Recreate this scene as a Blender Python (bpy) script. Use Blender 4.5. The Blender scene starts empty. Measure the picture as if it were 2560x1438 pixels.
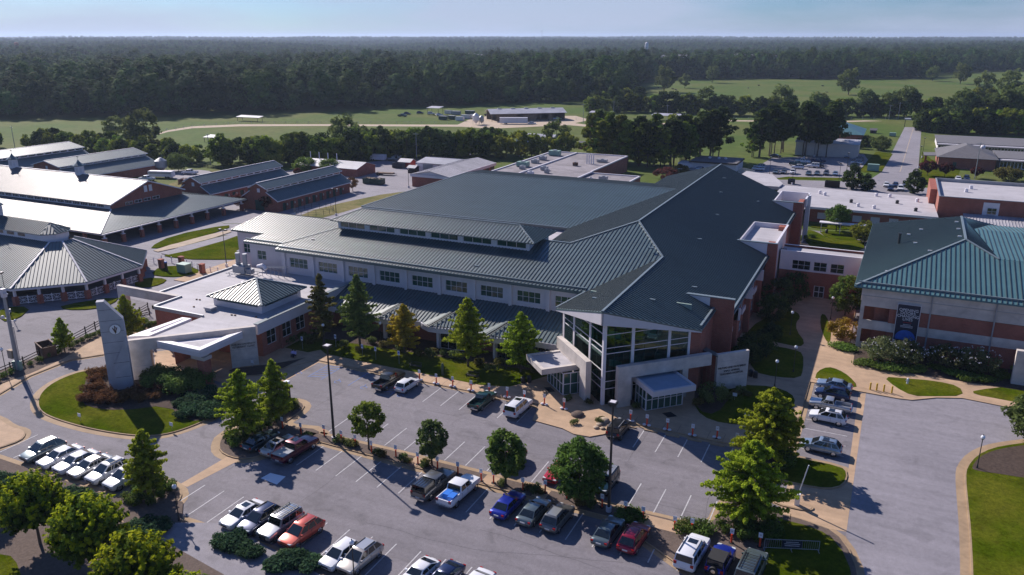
import bpy, math, random
import numpy as np
from mathutils import Vector, Matrix, noise
random.seed(7); rng = np.random.default_rng(7)
R = math.radians
scene = bpy.context.scene
C = scene.collection
# ---------------------------------------------------------------- camera, world, sun, exposure
CAM_H = 48.0; YAW = R(25.3); FPX = 1991.0; TH = math.atan(629.0 / 1991.0)
cd = bpy.data.cameras.new('camera'); cam = bpy.data.objects.new('camera', cd); C.objects.link(cam)
cam.location = (0, 0, CAM_H); cam.rotation_euler = (math.pi / 2 - TH, 0, YAW)
cd.sensor_width = 36; cd.lens = FPX / 2560 * 36; cd.clip_start = 1; cd.clip_end = 40000
scene.camera = cam
SUN_AZ = 153.0; SUN_EL = 33.3; HAZE = 0.00008
world = bpy.data.worlds.new('World'); scene.world = world; world.use_nodes = True
nt = world.node_tree; nt.nodes.clear()
def N(nt, t, **kw):
    n = nt.nodes.new(t)
    for k, v in kw.items():
        if hasattr(n, k) and not k[0].isupper(): setattr(n, k, v)
        else: n.inputs[k.replace('_', ' ')].default_value = v
    return n
sky = N(nt, 'ShaderNodeTexSky'); sky.sky_type = 'NISHITA'; sky.sun_disc = False
sky.sun_elevation = R(SUN_EL); sky.sun_rotation = R(90 - SUN_AZ) % (2 * math.pi)
sky.altitude = 200; sky.air_density = 1.0; sky.dust_density = 0.6; sky.ozone_density = 3.0
tc = N(nt, 'ShaderNodeTexCoord'); mp = N(nt, 'ShaderNodeMapping'); mp.inputs['Scale'].default_value = (1.3, 1.3, 7.0)
nt.links.new(tc.outputs['Generated'], mp.inputs['Vector'])
cn = N(nt, 'ShaderNodeTexNoise'); cn.inputs['Scale'].default_value = 2.2; cn.inputs['Detail'].default_value = 7; cn.inputs['Roughness'].default_value = 0.55
nt.links.new(mp.outputs['Vector'], cn.inputs['Vector'])
cr = N(nt, 'ShaderNodeValToRGB'); cr.color_ramp.elements[0].position = 0.36; cr.color_ramp.elements[1].position = 0.64
nt.links.new(cn.outputs['Fac'], cr.inputs['Fac'])
mx = N(nt, 'ShaderNodeMix'); mx.data_type = 'RGBA'
tint = N(nt, 'ShaderNodeMix'); tint.data_type = 'RGBA'; tint.blend_type = 'MULTIPLY'; tint.inputs[0].default_value = 1.0
nt.links.new(sky.outputs['Color'], tint.inputs[6]); tint.inputs[7].default_value = (0.47, 0.72, 1.18, 1)
nt.links.new(tint.outputs[2], mx.inputs[6]); mx.inputs[7].default_value = (5.6, 6.3, 8.4, 1)
cm = N(nt, 'ShaderNodeMath', operation='MULTIPLY'); cm.inputs[1].default_value = 0.8
sz_ = N(nt, 'ShaderNodeSeparateXYZ'); nt.links.new(tc.outputs['Generated'], sz_.inputs[0]); lo_ = N(nt, 'ShaderNodeMapRange'); lo_.inputs[1].default_value = 0.02; lo_.inputs[2].default_value = 0.30; lo_.inputs[3].default_value = 1.0; lo_.inputs[4].default_value = 0.08
nt.links.new(sz_.outputs[2], lo_.inputs[0]); c2_ = N(nt, 'ShaderNodeMath', operation='MULTIPLY'); nt.links.new(cr.outputs['Color'], c2_.inputs[0]); nt.links.new(lo_.outputs[0], c2_.inputs[1]); nt.links.new(c2_.outputs[0], cm.inputs[0]); nt.links.new(cm.outputs[0], mx.inputs[0])
bg = N(nt, 'ShaderNodeBackground'); bg.inputs['Strength'].default_value = 0.066
out = N(nt, 'ShaderNodeOutputWorld')
nt.links.new(mx.outputs[2], bg.inputs['Color']); nt.links.new(bg.outputs[0], out.inputs['Surface'])
sl = bpy.data.lights.new('sun', 'SUN'); sl.energy = 5.0; sl.angle = R(0.5); sl.color = (1.0, 0.91, 0.85)
sun = bpy.data.objects.new('sun', sl); C.objects.link(sun)
ce = math.cos(R(SUN_EL))
TS = Vector((math.cos(R(SUN_AZ)) * ce, math.sin(R(SUN_AZ)) * ce, math.sin(R(SUN_EL))))
sun.rotation_euler = (-TS).to_track_quat('-Z', 'Y').to_euler(); sun.location = TS * 300
scene.view_settings.view_transform = 'Standard'; scene.view_settings.look = 'None'
scene.view_settings.exposure = 0.45; scene.view_settings.gamma = 1
scene.cycles.max_bounces = 6; scene.cycles.diffuse_bounces = 3; scene.cycles.glossy_bounces = 3; scene.cycles.transparent_max_bounces = 12
scene.cycles.transmission_bounces = 4; scene.cycles.volume_bounces = 0; scene.cycles.caustics_reflective = False; scene.cycles.caustics_refractive = False
scene.cycles.use_denoising = True

# ---------------------------------------------------------------- pixel of the photograph -> world point
def at(px, py, z=0.0):
    u = (px - 1280) / FPX; v = (719 - py) / FPX
    d = (u, math.cos(TH) + v * math.sin(TH), -math.sin(TH) + v * math.cos(TH))
    t = (z - CAM_H) / d[2]; x, y = d[0] * t, d[1] * t
    c, s = math.cos(YAW), math.sin(YAW)
    return (x * c - y * s, x * s + y * c)
def topx(x, y, z=0.0):
    c, s = math.cos(YAW), math.sin(YAW)
    X, Y = x * c + y * s, -x * s + y * c
    Z = z - CAM_H
    dep = Y * math.cos(TH) - Z * math.sin(TH); up = Y * math.sin(TH) + Z * math.cos(TH)
    if dep < 1: return (-1e6, 1e6)
    return (1280 + FPX * X / dep, 719 - FPX * up / dep)
def PX(pts, z=0.0): return [at(a, b, z) for a, b in pts]

# ---------------------------------------------------------------- materials
MATS = {}
def mat(name, col, rough=0.8, metal=0.0, var=0.12, scale=1.0, bump=0.0, spec=0.5, var2=0.0, scale2=0.1, col2=None, coat=0.0, trans=0.0):
    if name in MATS: return MATS[name]
    m = bpy.data.materials.new(name); m.use_nodes = True; t = m.node_tree; b = t.nodes['Principled BSDF']
    b.inputs['Roughness'].default_value = rough; b.inputs['Metallic'].default_value = metal
    b.inputs['Specular IOR Level'].default_value = spec; b.inputs['Coat Weight'].default_value = coat
    b.inputs['Coat Roughness'].default_value = 0.06
    c = (*col, 1)
    if var == 0 and not col2: b.inputs['Base Color'].default_value = c
    else:
        g = N(t, 'ShaderNodeNewGeometry')
        n1 = N(t, 'ShaderNodeTexNoise'); n1.inputs['Scale'].default_value = scale; n1.inputs['Detail'].default_value = 6; n1.inputs['Roughness'].default_value = 0.65
        t.links.new(g.outputs['Position'], n1.inputs['Vector'])
        r = N(t, 'ShaderNodeMapRange'); r.inputs[1].default_value = 0.25; r.inputs[2].default_value = 0.75; r.inputs[3].default_value = 1 - var; r.inputs[4].default_value = 1 + var
        t.links.new(n1.outputs['Fac'], r.inputs[0])
        base = None
        n2 = N(t, 'ShaderNodeTexNoise'); n2.inputs['Scale'].default_value = scale2; n2.inputs['Detail'].default_value = 5; n2.inputs['Roughness'].default_value = 0.6
        t.links.new(g.outputs['Position'], n2.inputs['Vector'])
        rr = N(t, 'ShaderNodeMapRange'); rr.inputs[1].default_value = 0.4; rr.inputs[2].default_value = 0.62
        t.links.new(n2.outputs['Fac'], rr.inputs[0])
        mm = N(t, 'ShaderNodeMix'); mm.data_type = 'RGBA'; mm.inputs[6].default_value = c
        k2 = col2 if col2 else tuple(x * (1 - var2) for x in col)
        mm.inputs[7].default_value = (*k2, 1); t.links.new(rr.outputs[0], mm.inputs[0])
        vm = N(t, 'ShaderNodeVectorMath', operation='SCALE')
        t.links.new(mm.outputs[2], vm.inputs[0]); t.links.new(r.outputs[0], vm.inputs['Scale'])
        t.links.new(vm.outputs[0], b.inputs['Base Color'])
        if bump:
            bp = N(t, 'ShaderNodeBump'); bp.inputs['Strength'].default_value = bump; bp.inputs['Distance'].default_value = 0.05
            t.links.new(n1.outputs['Fac'], bp.inputs['Height']); t.links.new(bp.outputs[0], b.inputs['Normal'])
    MATS[name] = m
    return m
def brick_mat(name, c1, c2, mortar):
    m = bpy.data.materials.new(name); m.use_nodes = True; t = m.node_tree; b = t.nodes['Principled BSDF']; b.inputs['Roughness'].default_value = 0.9
    g = N(t, 'ShaderNodeNewGeometry'); sp = N(t, 'ShaderNodeSeparateXYZ'); t.links.new(g.outputs['Position'], sp.inputs[0])
    a = N(t, 'ShaderNodeMath', operation='ADD'); t.links.new(sp.outputs[0], a.inputs[0]); t.links.new(sp.outputs[1], a.inputs[1])
    cb = N(t, 'ShaderNodeCombineXYZ'); t.links.new(a.outputs[0], cb.inputs[0]); t.links.new(sp.outputs[2], cb.inputs[1])
    br = N(t, 'ShaderNodeTexBrick'); br.inputs['Scale'].default_value = 1.0; br.inputs['Brick Width'].default_value = 0.4; br.inputs['Row Height'].default_value = 0.13
    br.inputs['Mortar Size'].default_value = 0.012; br.inputs['Color1'].default_value = (*c1, 1); br.inputs['Color2'].default_value = (*c2, 1); br.inputs['Mortar'].default_value = (*mortar, 1)
    t.links.new(cb.outputs[0], br.inputs['Vector'])
    n = N(t, 'ShaderNodeTexNoise'); n.inputs['Scale'].default_value = 0.5; n.inputs['Detail'].default_value = 6; t.links.new(g.outputs['Position'], n.inputs['Vector'])
    r = N(t, 'ShaderNodeMapRange'); r.inputs[1].default_value = 0.25; r.inputs[2].default_value = 0.75; r.inputs[3].default_value = 0.8; r.inputs[4].default_value = 1.2; t.links.new(n.outputs['Fac'], r.inputs[0])
    vm = N(t, 'ShaderNodeVectorMath', operation='SCALE'); t.links.new(br.outputs['Color'], vm.inputs[0]); t.links.new(r.outputs[0], vm.inputs['Scale'])
    t.links.new(vm.outputs[0], b.inputs['Base Color']); return m
def leaf_mat(name, dark, light, rough=0.85, accent=None, trans=.42, vary=.25, hue=.015):
    m = bpy.data.materials.new(name); m.use_nodes = True; t = m.node_tree; b = t.nodes['Principled BSDF']
    a = N(t, 'ShaderNodeAttribute'); a.attribute_name = 'tint'
    cr = N(t, 'ShaderNodeValToRGB'); cr.color_ramp.elements[0].color = (*dark, 1); cr.color_ramp.elements[1].color = (*light, 1)
    cr.color_ramp.elements[0].position = 0.1; cr.color_ramp.elements[1].position = 0.85
    if accent: e = cr.color_ramp.elements.new(0.97); e.color = (*accent, 1)
    t.links.new(a.outputs['Fac'], cr.inputs['Fac'])
    oi = N(t, 'ShaderNodeObjectInfo'); h = N(t, 'ShaderNodeHueSaturation')
    r1 = N(t, 'ShaderNodeMapRange'); r1.inputs[3].default_value = .5-hue; r1.inputs[4].default_value = .5+hue; t.links.new(oi.outputs['Random'], r1.inputs[0])
    r2 = N(t, 'ShaderNodeMapRange'); r2.inputs[3].default_value = 1-vary; r2.inputs[4].default_value = 1+vary; fr_ = N(t, 'ShaderNodeMath', operation='MULTIPLY'); fr_.inputs[1].default_value = 7.3; f2_ = N(t, 'ShaderNodeMath', operation='FRACT'); t.links.new(oi.outputs['Random'], fr_.inputs[0]); t.links.new(fr_.outputs[0], f2_.inputs[0]); t.links.new(f2_.outputs[0], r2.inputs[0])
    t.links.new(r1.outputs[0], h.inputs['Hue']); t.links.new(r2.outputs[0], h.inputs['Value']); t.links.new(cr.outputs['Color'], h.inputs['Color'])
    t.links.new(h.outputs[0], b.inputs['Base Color']); b.inputs['Roughness'].default_value = rough; b.inputs['Specular IOR Level'].default_value = 0.04
    tr = N(t, 'ShaderNodeBsdfTranslucent'); t.links.new(h.outputs[0], tr.inputs['Color'])
    ms = N(t, 'ShaderNodeMixShader'); ms.inputs[0].default_value = trans
    t.links.new(b.outputs[0], ms.inputs[1]); t.links.new(tr.outputs[0], ms.inputs[2]); t.links.new(ms.outputs[0], t.nodes['Material Output'].inputs['Surface'])
    return m
def glass_mat(name, tintc, fac=0.65, refl=(0.75, 0.9, 0.88)):
    m = bpy.data.materials.new(name); m.use_nodes = True; t = m.node_tree; t.nodes.remove(t.nodes['Principled BSDF'])
    tr = N(t, 'ShaderNodeBsdfTransparent'); tr.inputs['Color'].default_value = (*tintc, 1)
    gl = N(t, 'ShaderNodeBsdfGlossy'); gl.inputs['Roughness'].default_value = 0.03; gl.inputs['Color'].default_value = (*refl, 1)
    fr = N(t, 'ShaderNodeFresnel'); fr.inputs['IOR'].default_value = 1.5
    a = N(t, 'ShaderNodeMath', operation='MULTIPLY_ADD'); a.inputs[1].default_value = 1.1; a.inputs[2].default_value = 0.03; t.links.new(fr.outputs[0], a.inputs[0]); a.use_clamp = True
    ms = N(t, 'ShaderNodeMixShader'); t.links.new(a.outputs[0], ms.inputs[0]); t.links.new(tr.outputs[0], ms.inputs[1]); t.links.new(gl.outputs[0], ms.inputs[2])
    t.links.new(ms.outputs[0], t.nodes['Material Output'].inputs['Surface']); return m

M = dict(
 asphalt=mat('asphalt', (0.185, 0.170, 0.187), 0.9, var=0.16, scale=2.2, var2=0.17, scale2=0.09, bump=0.15),
 asphalt2=mat('asphalt_pale', (0.24, 0.225, 0.25), 0.9, var=0.15, scale=1.5, var2=0.14, scale2=0.06),
 concrete=mat('tan_concrete', (0.44, 0.30, 0.19), 0.9, var=0.14, scale=0.8, var2=0.14, scale2=0.15),
 curb=mat('kerb_concrete', (0.36, 0.25, 0.15), 0.9, var=0.16, scale=1.5, var2=0.2, scale2=0.3),
 dirt=mat('pale_dirt', (0.42, 0.33, 0.24), 0.95, var=0.2, scale=0.5),
 lawn=mat('lawn', (0.050, 0.074, 0.003), 0.95, var=0.42, scale=2.5, scale2=0.16, col2=(0.092, 0.098, 0.010), bump=0.5, spec=0.0),
 drylawn=mat('dry_lawn', (0.10, 0.105, 0.025), 0.95, var=0.25, scale=1.5, scale2=0.1, col2=(0.21, 0.17, 0.07), spec=0.1),
 mulch=mat('mulch', (0.075, 0.055, 0.045), 0.95, var=0.35, scale=3.0, bump=0.6, spec=0.1),
 gravelbed=mat('brown_mulch', (0.13, 0.10, 0.085), 0.95, var=0.3, scale=4.0, bump=0.6, spec=0.1),
 roof=mat('green_metal_roof', (0.074, 0.122, 0.128), 0.42, var=0.14, scale=0.5, var2=0.18, scale2=0.10, spec=0.9),
 roofrib=mat('shaded_green_seam', (0.035, 0.055, 0.057), 0.45, var=0.0, spec=0.9),  # darker than the sheet: the shadow lines at the seams put into their colour
 roofb=mat('teal_metal_roof', (0.075, 0.18, 0.20), 0.5, var=0.10, scale=0.5, var2=0.12, scale2=0.12, spec=0.6),
 cap=mat('ridge_cap_metal', (0.16, 0.20, 0.21), 0.4, var=0.1, scale=1.0, spec=0.8),
 barnroof=mat('barn_metal_roof', (0.18, 0.15, 0.15), 0.62, var=0.08, scale=0.3, var2=0.14, scale2=0.08, spec=0.5),
 white=mat('white_metal', (0.70, 0.67, 0.70), 0.5, var=0.05, scale=0.7),
 panel=mat('pale_metal_panel', (0.60, 0.57, 0.60), 0.55, var=0.06, scale=0.5),
 wroof=mat('white_membrane_roof', (0.43, 0.41, 0.43), 0.8, var=0.08, scale=0.6, var2=0.13, scale2=0.12),
 groof=mat('grey_gravel_roof', (0.26, 0.235, 0.25), 0.95, var=0.3, scale=0.35, var2=0.3, scale2=0.12),
 conc=mat('pale_board_concrete', (0.60, 0.54, 0.49), 0.85, var=0.12, scale=0.9, var2=0.16, scale2=0.35),
 cconc=mat('grey_tower_concrete', (0.42, 0.42, 0.45), 0.85, var=0.12, scale=0.9, var2=0.12, scale2=0.3),
 metalgrey=mat('galvanised_metal', (0.32, 0.33, 0.35), 0.5, metal=0.3, var=0.1, scale=1.0),
 dark=mat('dark_metal', (0.02, 0.02, 0.022), 0.5, var=0.0),
 black=mat('black_rubber', (0.012, 0.012, 0.013), 0.8, var=0.0),
 pane=mat('window_pane', (0.012, 0.022, 0.022), 0.07, var=0.0, spec=0.9),
 gpane=mat('green_window_pane', (0.02, 0.075, 0.06), 0.08, var=0.3, scale=0.5, spec=0.9),
 wood=mat('dark_brown_wood', (0.03, 0.02, 0.018), 0.8, var=0.2, scale=2.0),
 green=mat('dark_green_paint', (0.02, 0.06, 0.045), 0.6, var=0.1, scale=1.0),
 paint_line=mat('white_line_paint', (0.46, 0.45, 0.46), 0.8, var=0.35, scale=3.0),
 blue_line=mat('blue_line_paint', (0.10, 0.17, 0.38), 0.8, var=0.3, scale=3.0),
 orange=mat('orange_plastic', (0.80, 0.06, 0.012), 0.5, var=0.0),
 signwhite=mat('sign_white', (0.75, 0.76, 0.80), 0.5, var=0.0),
 bag=mat('white_sandbag', (0.62, 0.62, 0.66), 0.9, var=0.1, scale=3.0),
 yellow=mat('yellow_paint', (0.65, 0.42, 0.04), 0.5, var=0.0),
 bark=mat('bark', (0.10, 0.075, 0.055), 0.95, var=0.3, scale=3.0),
 rust=mat('rusty_metal', (0.16, 0.09, 0.055), 0.85, var=0.4, scale=1.2, var2=0.5, scale2=0.5),
 globe=mat('lamp_globe', (0.75, 0.78, 0.82), 0.3, var=0.0),
 navy=mat('banner_navy', (0.006, 0.012, 0.035), 0.6, var=0.0),
 bannerblue=mat('banner_blue', (0.02, 0.11, 0.45), 0.6, var=0.3, scale=1.2),
 red=mat('red_paint', (0.35, 0.012, 0.012), 0.5, var=0.0),
 interior=mat('interior_wall', (0.24, 0.32, 0.28), 0.9, var=0.2, scale=0.5),
 tile=mat('mat_black', (0.012, 0.012, 0.015), 0.9, var=0.0),
 blue=mat('blue_plastic', (0.01, 0.16, 0.62), 0.4, var=0.0),
 skin=mat('skin', (0.12, 0.06, 0.04), 0.6, var=0.0),
 lavender=mat('lavender_cloth', (0.55, 0.50, 0.80), 0.9, var=0.0),
 bluroof=mat('blue_grey_membrane', (0.26, 0.35, 0.46), 0.7, var=0.12, scale=0.8),
 beige=mat('beige_siding', (0.55, 0.49, 0.43), 0.8, var=0.1, scale=0.5),
 greyroof=mat('grey_shingle_roof', (0.13, 0.125, 0.135), 0.9, var=0.2, scale=1.0),
 tinroof=mat('pale_tin_roof', (0.42, 0.41, 0.44), 0.5, var=0.12, scale=0.5, var2=0.2, scale2=0.15, spec=0.8),
 barnwood=mat('old_barn_boards', (0.16, 0.125, 0.10), 0.9, var=0.35, scale=1.0),
)
def grit(m, amt=.22, st=.22):
    t = m.node_tree; b = t.nodes['Principled BSDF']; src = b.inputs['Base Color'].links[0].from_socket; g = N(t, 'ShaderNodeNewGeometry')
    n = N(t, 'ShaderNodeTexNoise'); n.inputs['Scale'].default_value = 14; n.inputs['Detail'].default_value = 3; t.links.new(g.outputs['Position'], n.inputs['Vector'])
    r = N(t, 'ShaderNodeMapRange'); r.inputs[1].default_value = .3; r.inputs[2].default_value = .7; r.inputs[3].default_value = 1-amt; r.inputs[4].default_value = 1+amt; t.links.new(n.outputs['Fac'], r.inputs[0])
    n2 = N(t, 'ShaderNodeTexNoise'); n2.inputs['Scale'].default_value = .33; n2.inputs['Detail'].default_value = 7; n2.inputs['Distortion'].default_value = .8; t.links.new(g.outputs['Position'], n2.inputs['Vector'])
    r2 = N(t, 'ShaderNodeMapRange'); r2.inputs[1].default_value = .56; r2.inputs[2].default_value = .68; r2.inputs[3].default_value = 1; r2.inputs[4].default_value = 1-st; t.links.new(n2.outputs['Fac'], r2.inputs[0])
    n3 = N(t, 'ShaderNodeTexNoise'); n3.inputs['Scale'].default_value = .9; n3.inputs['Detail'].default_value = 4; mp = N(t, 'ShaderNodeMapping'); mp.inputs['Scale'].default_value = (.08, 1, 1); t.links.new(g.outputs['Position'], mp.inputs['Vector']); t.links.new(mp.outputs[0], n3.inputs['Vector'])
    r3 = N(t, 'ShaderNodeMapRange'); r3.inputs[1].default_value = .3; r3.inputs[2].default_value = .7; r3.inputs[3].default_value = .9; r3.inputs[4].default_value = 1.1; t.links.new(n3.outputs['Fac'], r3.inputs[0])
    q = r.outputs[0]
    for k in (r2, r3): mm = N(t, 'ShaderNodeMath', operation='MULTIPLY'); t.links.new(q, mm.inputs[0]); t.links.new(k.outputs[0], mm.inputs[1]); q = mm.outputs[0]
    vm = N(t, 'ShaderNodeVectorMath', operation='SCALE'); t.links.new(src, vm.inputs[0]); t.links.new(q, vm.inputs['Scale']); t.links.new(vm.outputs[0], b.inputs['Base Color'])
grit(M['asphalt']); grit(M['asphalt2'], .16, .14); grit(M['concrete'], .08, .12); grit(M['lawn'], .3, .25); grit(M['roof'], .04, .14); grit(M['wroof'], .05, .12); grit(M['conc'], .06, .14)
M['brick'] = brick_mat('red_brick', (0.33, 0.085, 0.052), (0.25, 0.062, 0.040), (0.30, 0.21, 0.17))
M['glass'] = glass_mat('atrium_glass', (0.14, 0.40, 0.34), refl=(.55, .85, .82))
M['leaf_cyp'] = leaf_mat('leaf_cypress', (0.08, 0.13, 0.01), (0.40, 0.48, 0.04), vary=.12, trans=.5)
M['leaf_dcyp'] = leaf_mat('leaf_dark_cypress', (0.07, 0.12, 0.03), (0.22, 0.30, 0.07))
M['leaf_yel'] = leaf_mat('leaf_yellow', (0.169, 0.130, 0.013), (0.442, 0.338, 0.039))
M['leaf_brn'] = leaf_mat('leaf_brown_green', (0.091, 0.078, 0.026), (0.208, 0.195, 0.058))
M['leaf_oak'] = leaf_mat('leaf_oak', (0.042, 0.083, 0.018), (0.180, 0.270, 0.053))
M['leaf_map'] = leaf_mat('leaf_light', (0.098, 0.140, 0.021), (0.294, 0.322, 0.042))
M['leaf_olv'] = leaf_mat('leaf_olive', (0.075, 0.105, 0.030), (0.195, 0.240, 0.075))
M['leaf_elm'] = leaf_mat('leaf_elm', (0.022, 0.05, 0.008), (0.13, 0.20, 0.02), accent=(0.36, 0.40, 0.015), vary=.1)
M['leaf_for'] = leaf_mat('leaf_forest', (0.020, 0.046, 0.010), (0.070, 0.120, 0.022), trans=.12, vary=.5, hue=.03)
M['leaf_mid'] = leaf_mat('leaf_treeline', (0.05, 0.085, 0.015), (0.24, 0.30, 0.04), vary=.4, hue=.03)
M['leaf_pine'] = leaf_mat('leaf_pine', (0.021, 0.042, 0.017), (0.098, 0.140, 0.035))
M['leaf_jun'] = leaf_mat('leaf_juniper', (0.019, 0.052, 0.033), (0.091, 0.163, 0.072))
M['leaf_red'] = leaf_mat('leaf_dark_red', (0.052, 0.023, 0.019), (0.169, 0.058, 0.052))
M['leaf_bar'] = leaf_mat('leaf_barberry', (0.091, 0.046, 0.023), (0.247, 0.130, 0.058))
M['leaf_hol'] = leaf_mat('leaf_holly', (0.04, 0.07, 0.015), (0.17, 0.25, 0.05))
M['leaf_myr'] = leaf_mat('leaf_myrtle', (0.065, 0.098, 0.039), (0.208, 0.221, 0.098))
M['flower'] = mat('white_flower', (0.75, 0.72, 0.72), 0.8, var=0.0)

# ---------------------------------------------------------------- mesh helpers
def origin_of(o):
    v = Vector((0, 0, 0))
    while o is not None: v += o.location; o = o.parent
    return v
def make_obj(name, verts, faces, m, parent=None, local=False, smooth=False):
    me = bpy.data.meshes.new(name)
    if parent is not None and not local:
        q = origin_of(parent); verts = [(v[0] - q.x, v[1] - q.y, v[2] - q.z) for v in verts]
    me.from_pydata([tuple(v) for v in verts], [], faces)
    for mm in (m if isinstance(m, (list, tuple)) else [m]): me.materials.append(mm)
    if smooth:
        me.polygons.foreach_set('use_smooth', [True] * len(me.polygons)); me.set_sharp_from_angle(angle=R(38))
    me.update()
    o = bpy.data.objects.new(name, me); C.objects.link(o)
    if parent is not None: o.parent = parent
    return o
class MB:
    def __init__(s): s.v = []; s.f = []; s.mi = []; s.cur = 0
    def add(s, vs, fs):
        b = len(s.v); s.v += [tuple(v) for v in vs]; s.f += [tuple(i + b for i in f) for f in fs]; s.mi += [s.cur] * len(fs); return s
    def box(s, x0, y0, z0, x1, y1, z1):
        x0, x1 = sorted((x0, x1)); y0, y1 = sorted((y0, y1)); z0, z1 = sorted((z0, z1))
        return s.add([(x0,y0,z0),(x1,y0,z0),(x1,y1,z0),(x0,y1,z0),(x0,y0,z1),(x1,y0,z1),(x1,y1,z1),(x0,y1,z1)],
                     [(0,3,2,1),(4,5,6,7),(0,1,5,4),(1,2,6,5),(2,3,7,6),(3,0,4,7)])
    def obox(s, c, ax, ay, z0, z1):      # oriented box: centre (x,y), half-vectors ax, ay
        cx, cy = c; P = [(cx-ax[0]-ay[0], cy-ax[1]-ay[1]), (cx+ax[0]-ay[0], cy+ax[1]-ay[1]), (cx+ax[0]+ay[0], cy+ax[1]+ay[1]), (cx-ax[0]+ay[0], cy-ax[1]+ay[1])]
        return s.prism(P, z0, z1)
    def prism(s, P, z0, z1, cap0=True):
        a = sum(P[i][0]*P[(i+1) % len(P)][1] - P[(i+1) % len(P)][0]*P[i][1] for i in range(len(P)))
        if a < 0: P = P[::-1]
        n = len(P); vs = [(x, y, z0) for x, y in P] + [(x, y, z1) for x, y in P]
        fs = [tuple(range(n, 2*n))] + [(i, (i+1) % n, n+(i+1) % n, n+i) for i in range(n)]
        if cap0: fs.append(tuple(range(n-1, -1, -1)))
        return s.add(vs, fs)
    def slab(s, Q, th):                   # planar 3D polygon thickened downwards
        a = sum(Q[i][0]*Q[(i+1) % len(Q)][1] - Q[(i+1) % len(Q)][0]*Q[i][1] for i in range(len(Q)))
        if a < 0: Q = Q[::-1]
        n = len(Q); vs = [tuple(q) for q in Q] + [(q[0], q[1], q[2]-th) for q in Q]
        return s.add(vs, [tuple(range(n)), tuple(range(2*n-1, n-1, -1))] + [(i, n+i, n+(i+1) % n, (i+1) % n) for i in range(n)])
    def tube(s, p0, p1, r0, r1=None, n=8, caps=True):
        r1 = r0 if r1 is None else r1; p0, p1 = Vector(p0), Vector(p1); d = (p1-p0)
        if d.length < 1e-6: return s
        d.normalize(); a = d.orthogonal().normalized(); b = d.cross(a)
        vs = []
        for p, r in ((p0, r0), (p1, r1)):
            for i in range(n):
                t = 2*math.pi*i/n; vs.append(tuple(p + a*math.cos(t)*r + b*math.sin(t)*r))
        fs = [(i, (i+1) % n, n+(i+1) % n, n+i) for i in range(n)]
        if caps: fs += [tuple(range(n-1, -1, -1)), tuple(range(n, 2*n))]
        return s.add(vs, fs)
    def bar(s, p0, p1, w, h, up=(0, 0, 1)):
        p0, p1 = Vector(p0), Vector(p1); d = (p1-p0).normalized(); a = d.cross(Vector(up))
        if a.length < 1e-5: a = Vector((1, 0, 0))
        a = a.normalized()*w/2; b = a.cross(d).normalized()*h/2
        vs = [tuple(p+q) for p in (p0, p1) for q in (-a-b, a-b, a+b, -a+b)]
        return s.add(vs, [(0,1,2,3),(7,6,5,4),(0,4,5,1),(1,5,6,2),(2,6,7,3),(3,7,4,0)])
    def ball(s, c, r, n=10, m=6, sz=1.0):
        vs = []; fs = []
        for j in range(m+1):
            ph = math.pi*j/m
            for i in range(n):
                t = 2*math.pi*i/n; vs.append((c[0]+r*math.sin(ph)*math.cos(t), c[1]+r*math.sin(ph)*math.sin(t), c[2]+r*sz*math.cos(ph)))
        for j in range(m):
            for i in range(n): fs.append((j*n+i, (j+1)*n+i, (j+1)*n+(i+1) % n, j*n+(i+1) % n))
        return s.add(vs, fs)
    def quad(s, *q): return s.add(q, [tuple(range(len(q)))])
    # boards on a wall line: p0 start, d direction, n outward normal
    def wb(s, W, u0, u1, v0, v1, d0, d1):
        p0, d, n = W; P = [(p0[0]+d[0]*u+n[0]*w, p0[1]+d[1]*u+n[1]*w) for u, w in ((u0,d0),(u1,d0),(u1,d1),(u0,d1))]
        return s.prism(P, v0, v1)
    def build(s, name, m, parent=None, smooth=False, local=False):
        o = make_obj(name, s.v, s.f, m, parent, local, smooth)
        if isinstance(m, (list, tuple)): o.data.polygons.foreach_set('material_index', s.mi)
        return o
def thing(name, label, cat, loc=(0, 0, 0), group=None, rz=0.0):
    o = bpy.data.objects.new(name, None); C.objects.link(o); o.location = (loc[0], loc[1], loc[2] if len(loc) > 2 else 0.0); o.rotation_euler = (0, 0, rz)
    o.empty_display_size = 0.5; tagp(o, label, cat, group); return o
def tagp(o, label, cat, group=None):
    o['label'] = label; o['category'] = cat
    if group: o['group'] = group
    return o
def struct(o): o['kind'] = 'structure'; return o
def copy_tree(o, parent=None, **kw):
    c = o.copy(); C.objects.link(c)
    if parent is not None: c.parent = parent
    for ch in list(o.children): copy_tree(ch, c)
    return c
ORD = ['first','second','third','fourth','fifth','sixth','seventh','eighth','ninth','tenth','eleventh','twelfth','thirteenth','fourteenth','fifteenth','sixteenth','seventeenth','eighteenth','nineteenth','twentieth']
def seg(a, b):                            # wall line with outward normal on the right of a->b
    L = math.hypot(b[0]-a[0], b[1]-a[1]); d = ((b[0]-a[0])/L, (b[1]-a[1])/L); return (a, d, (d[1], -d[0])), L
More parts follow.
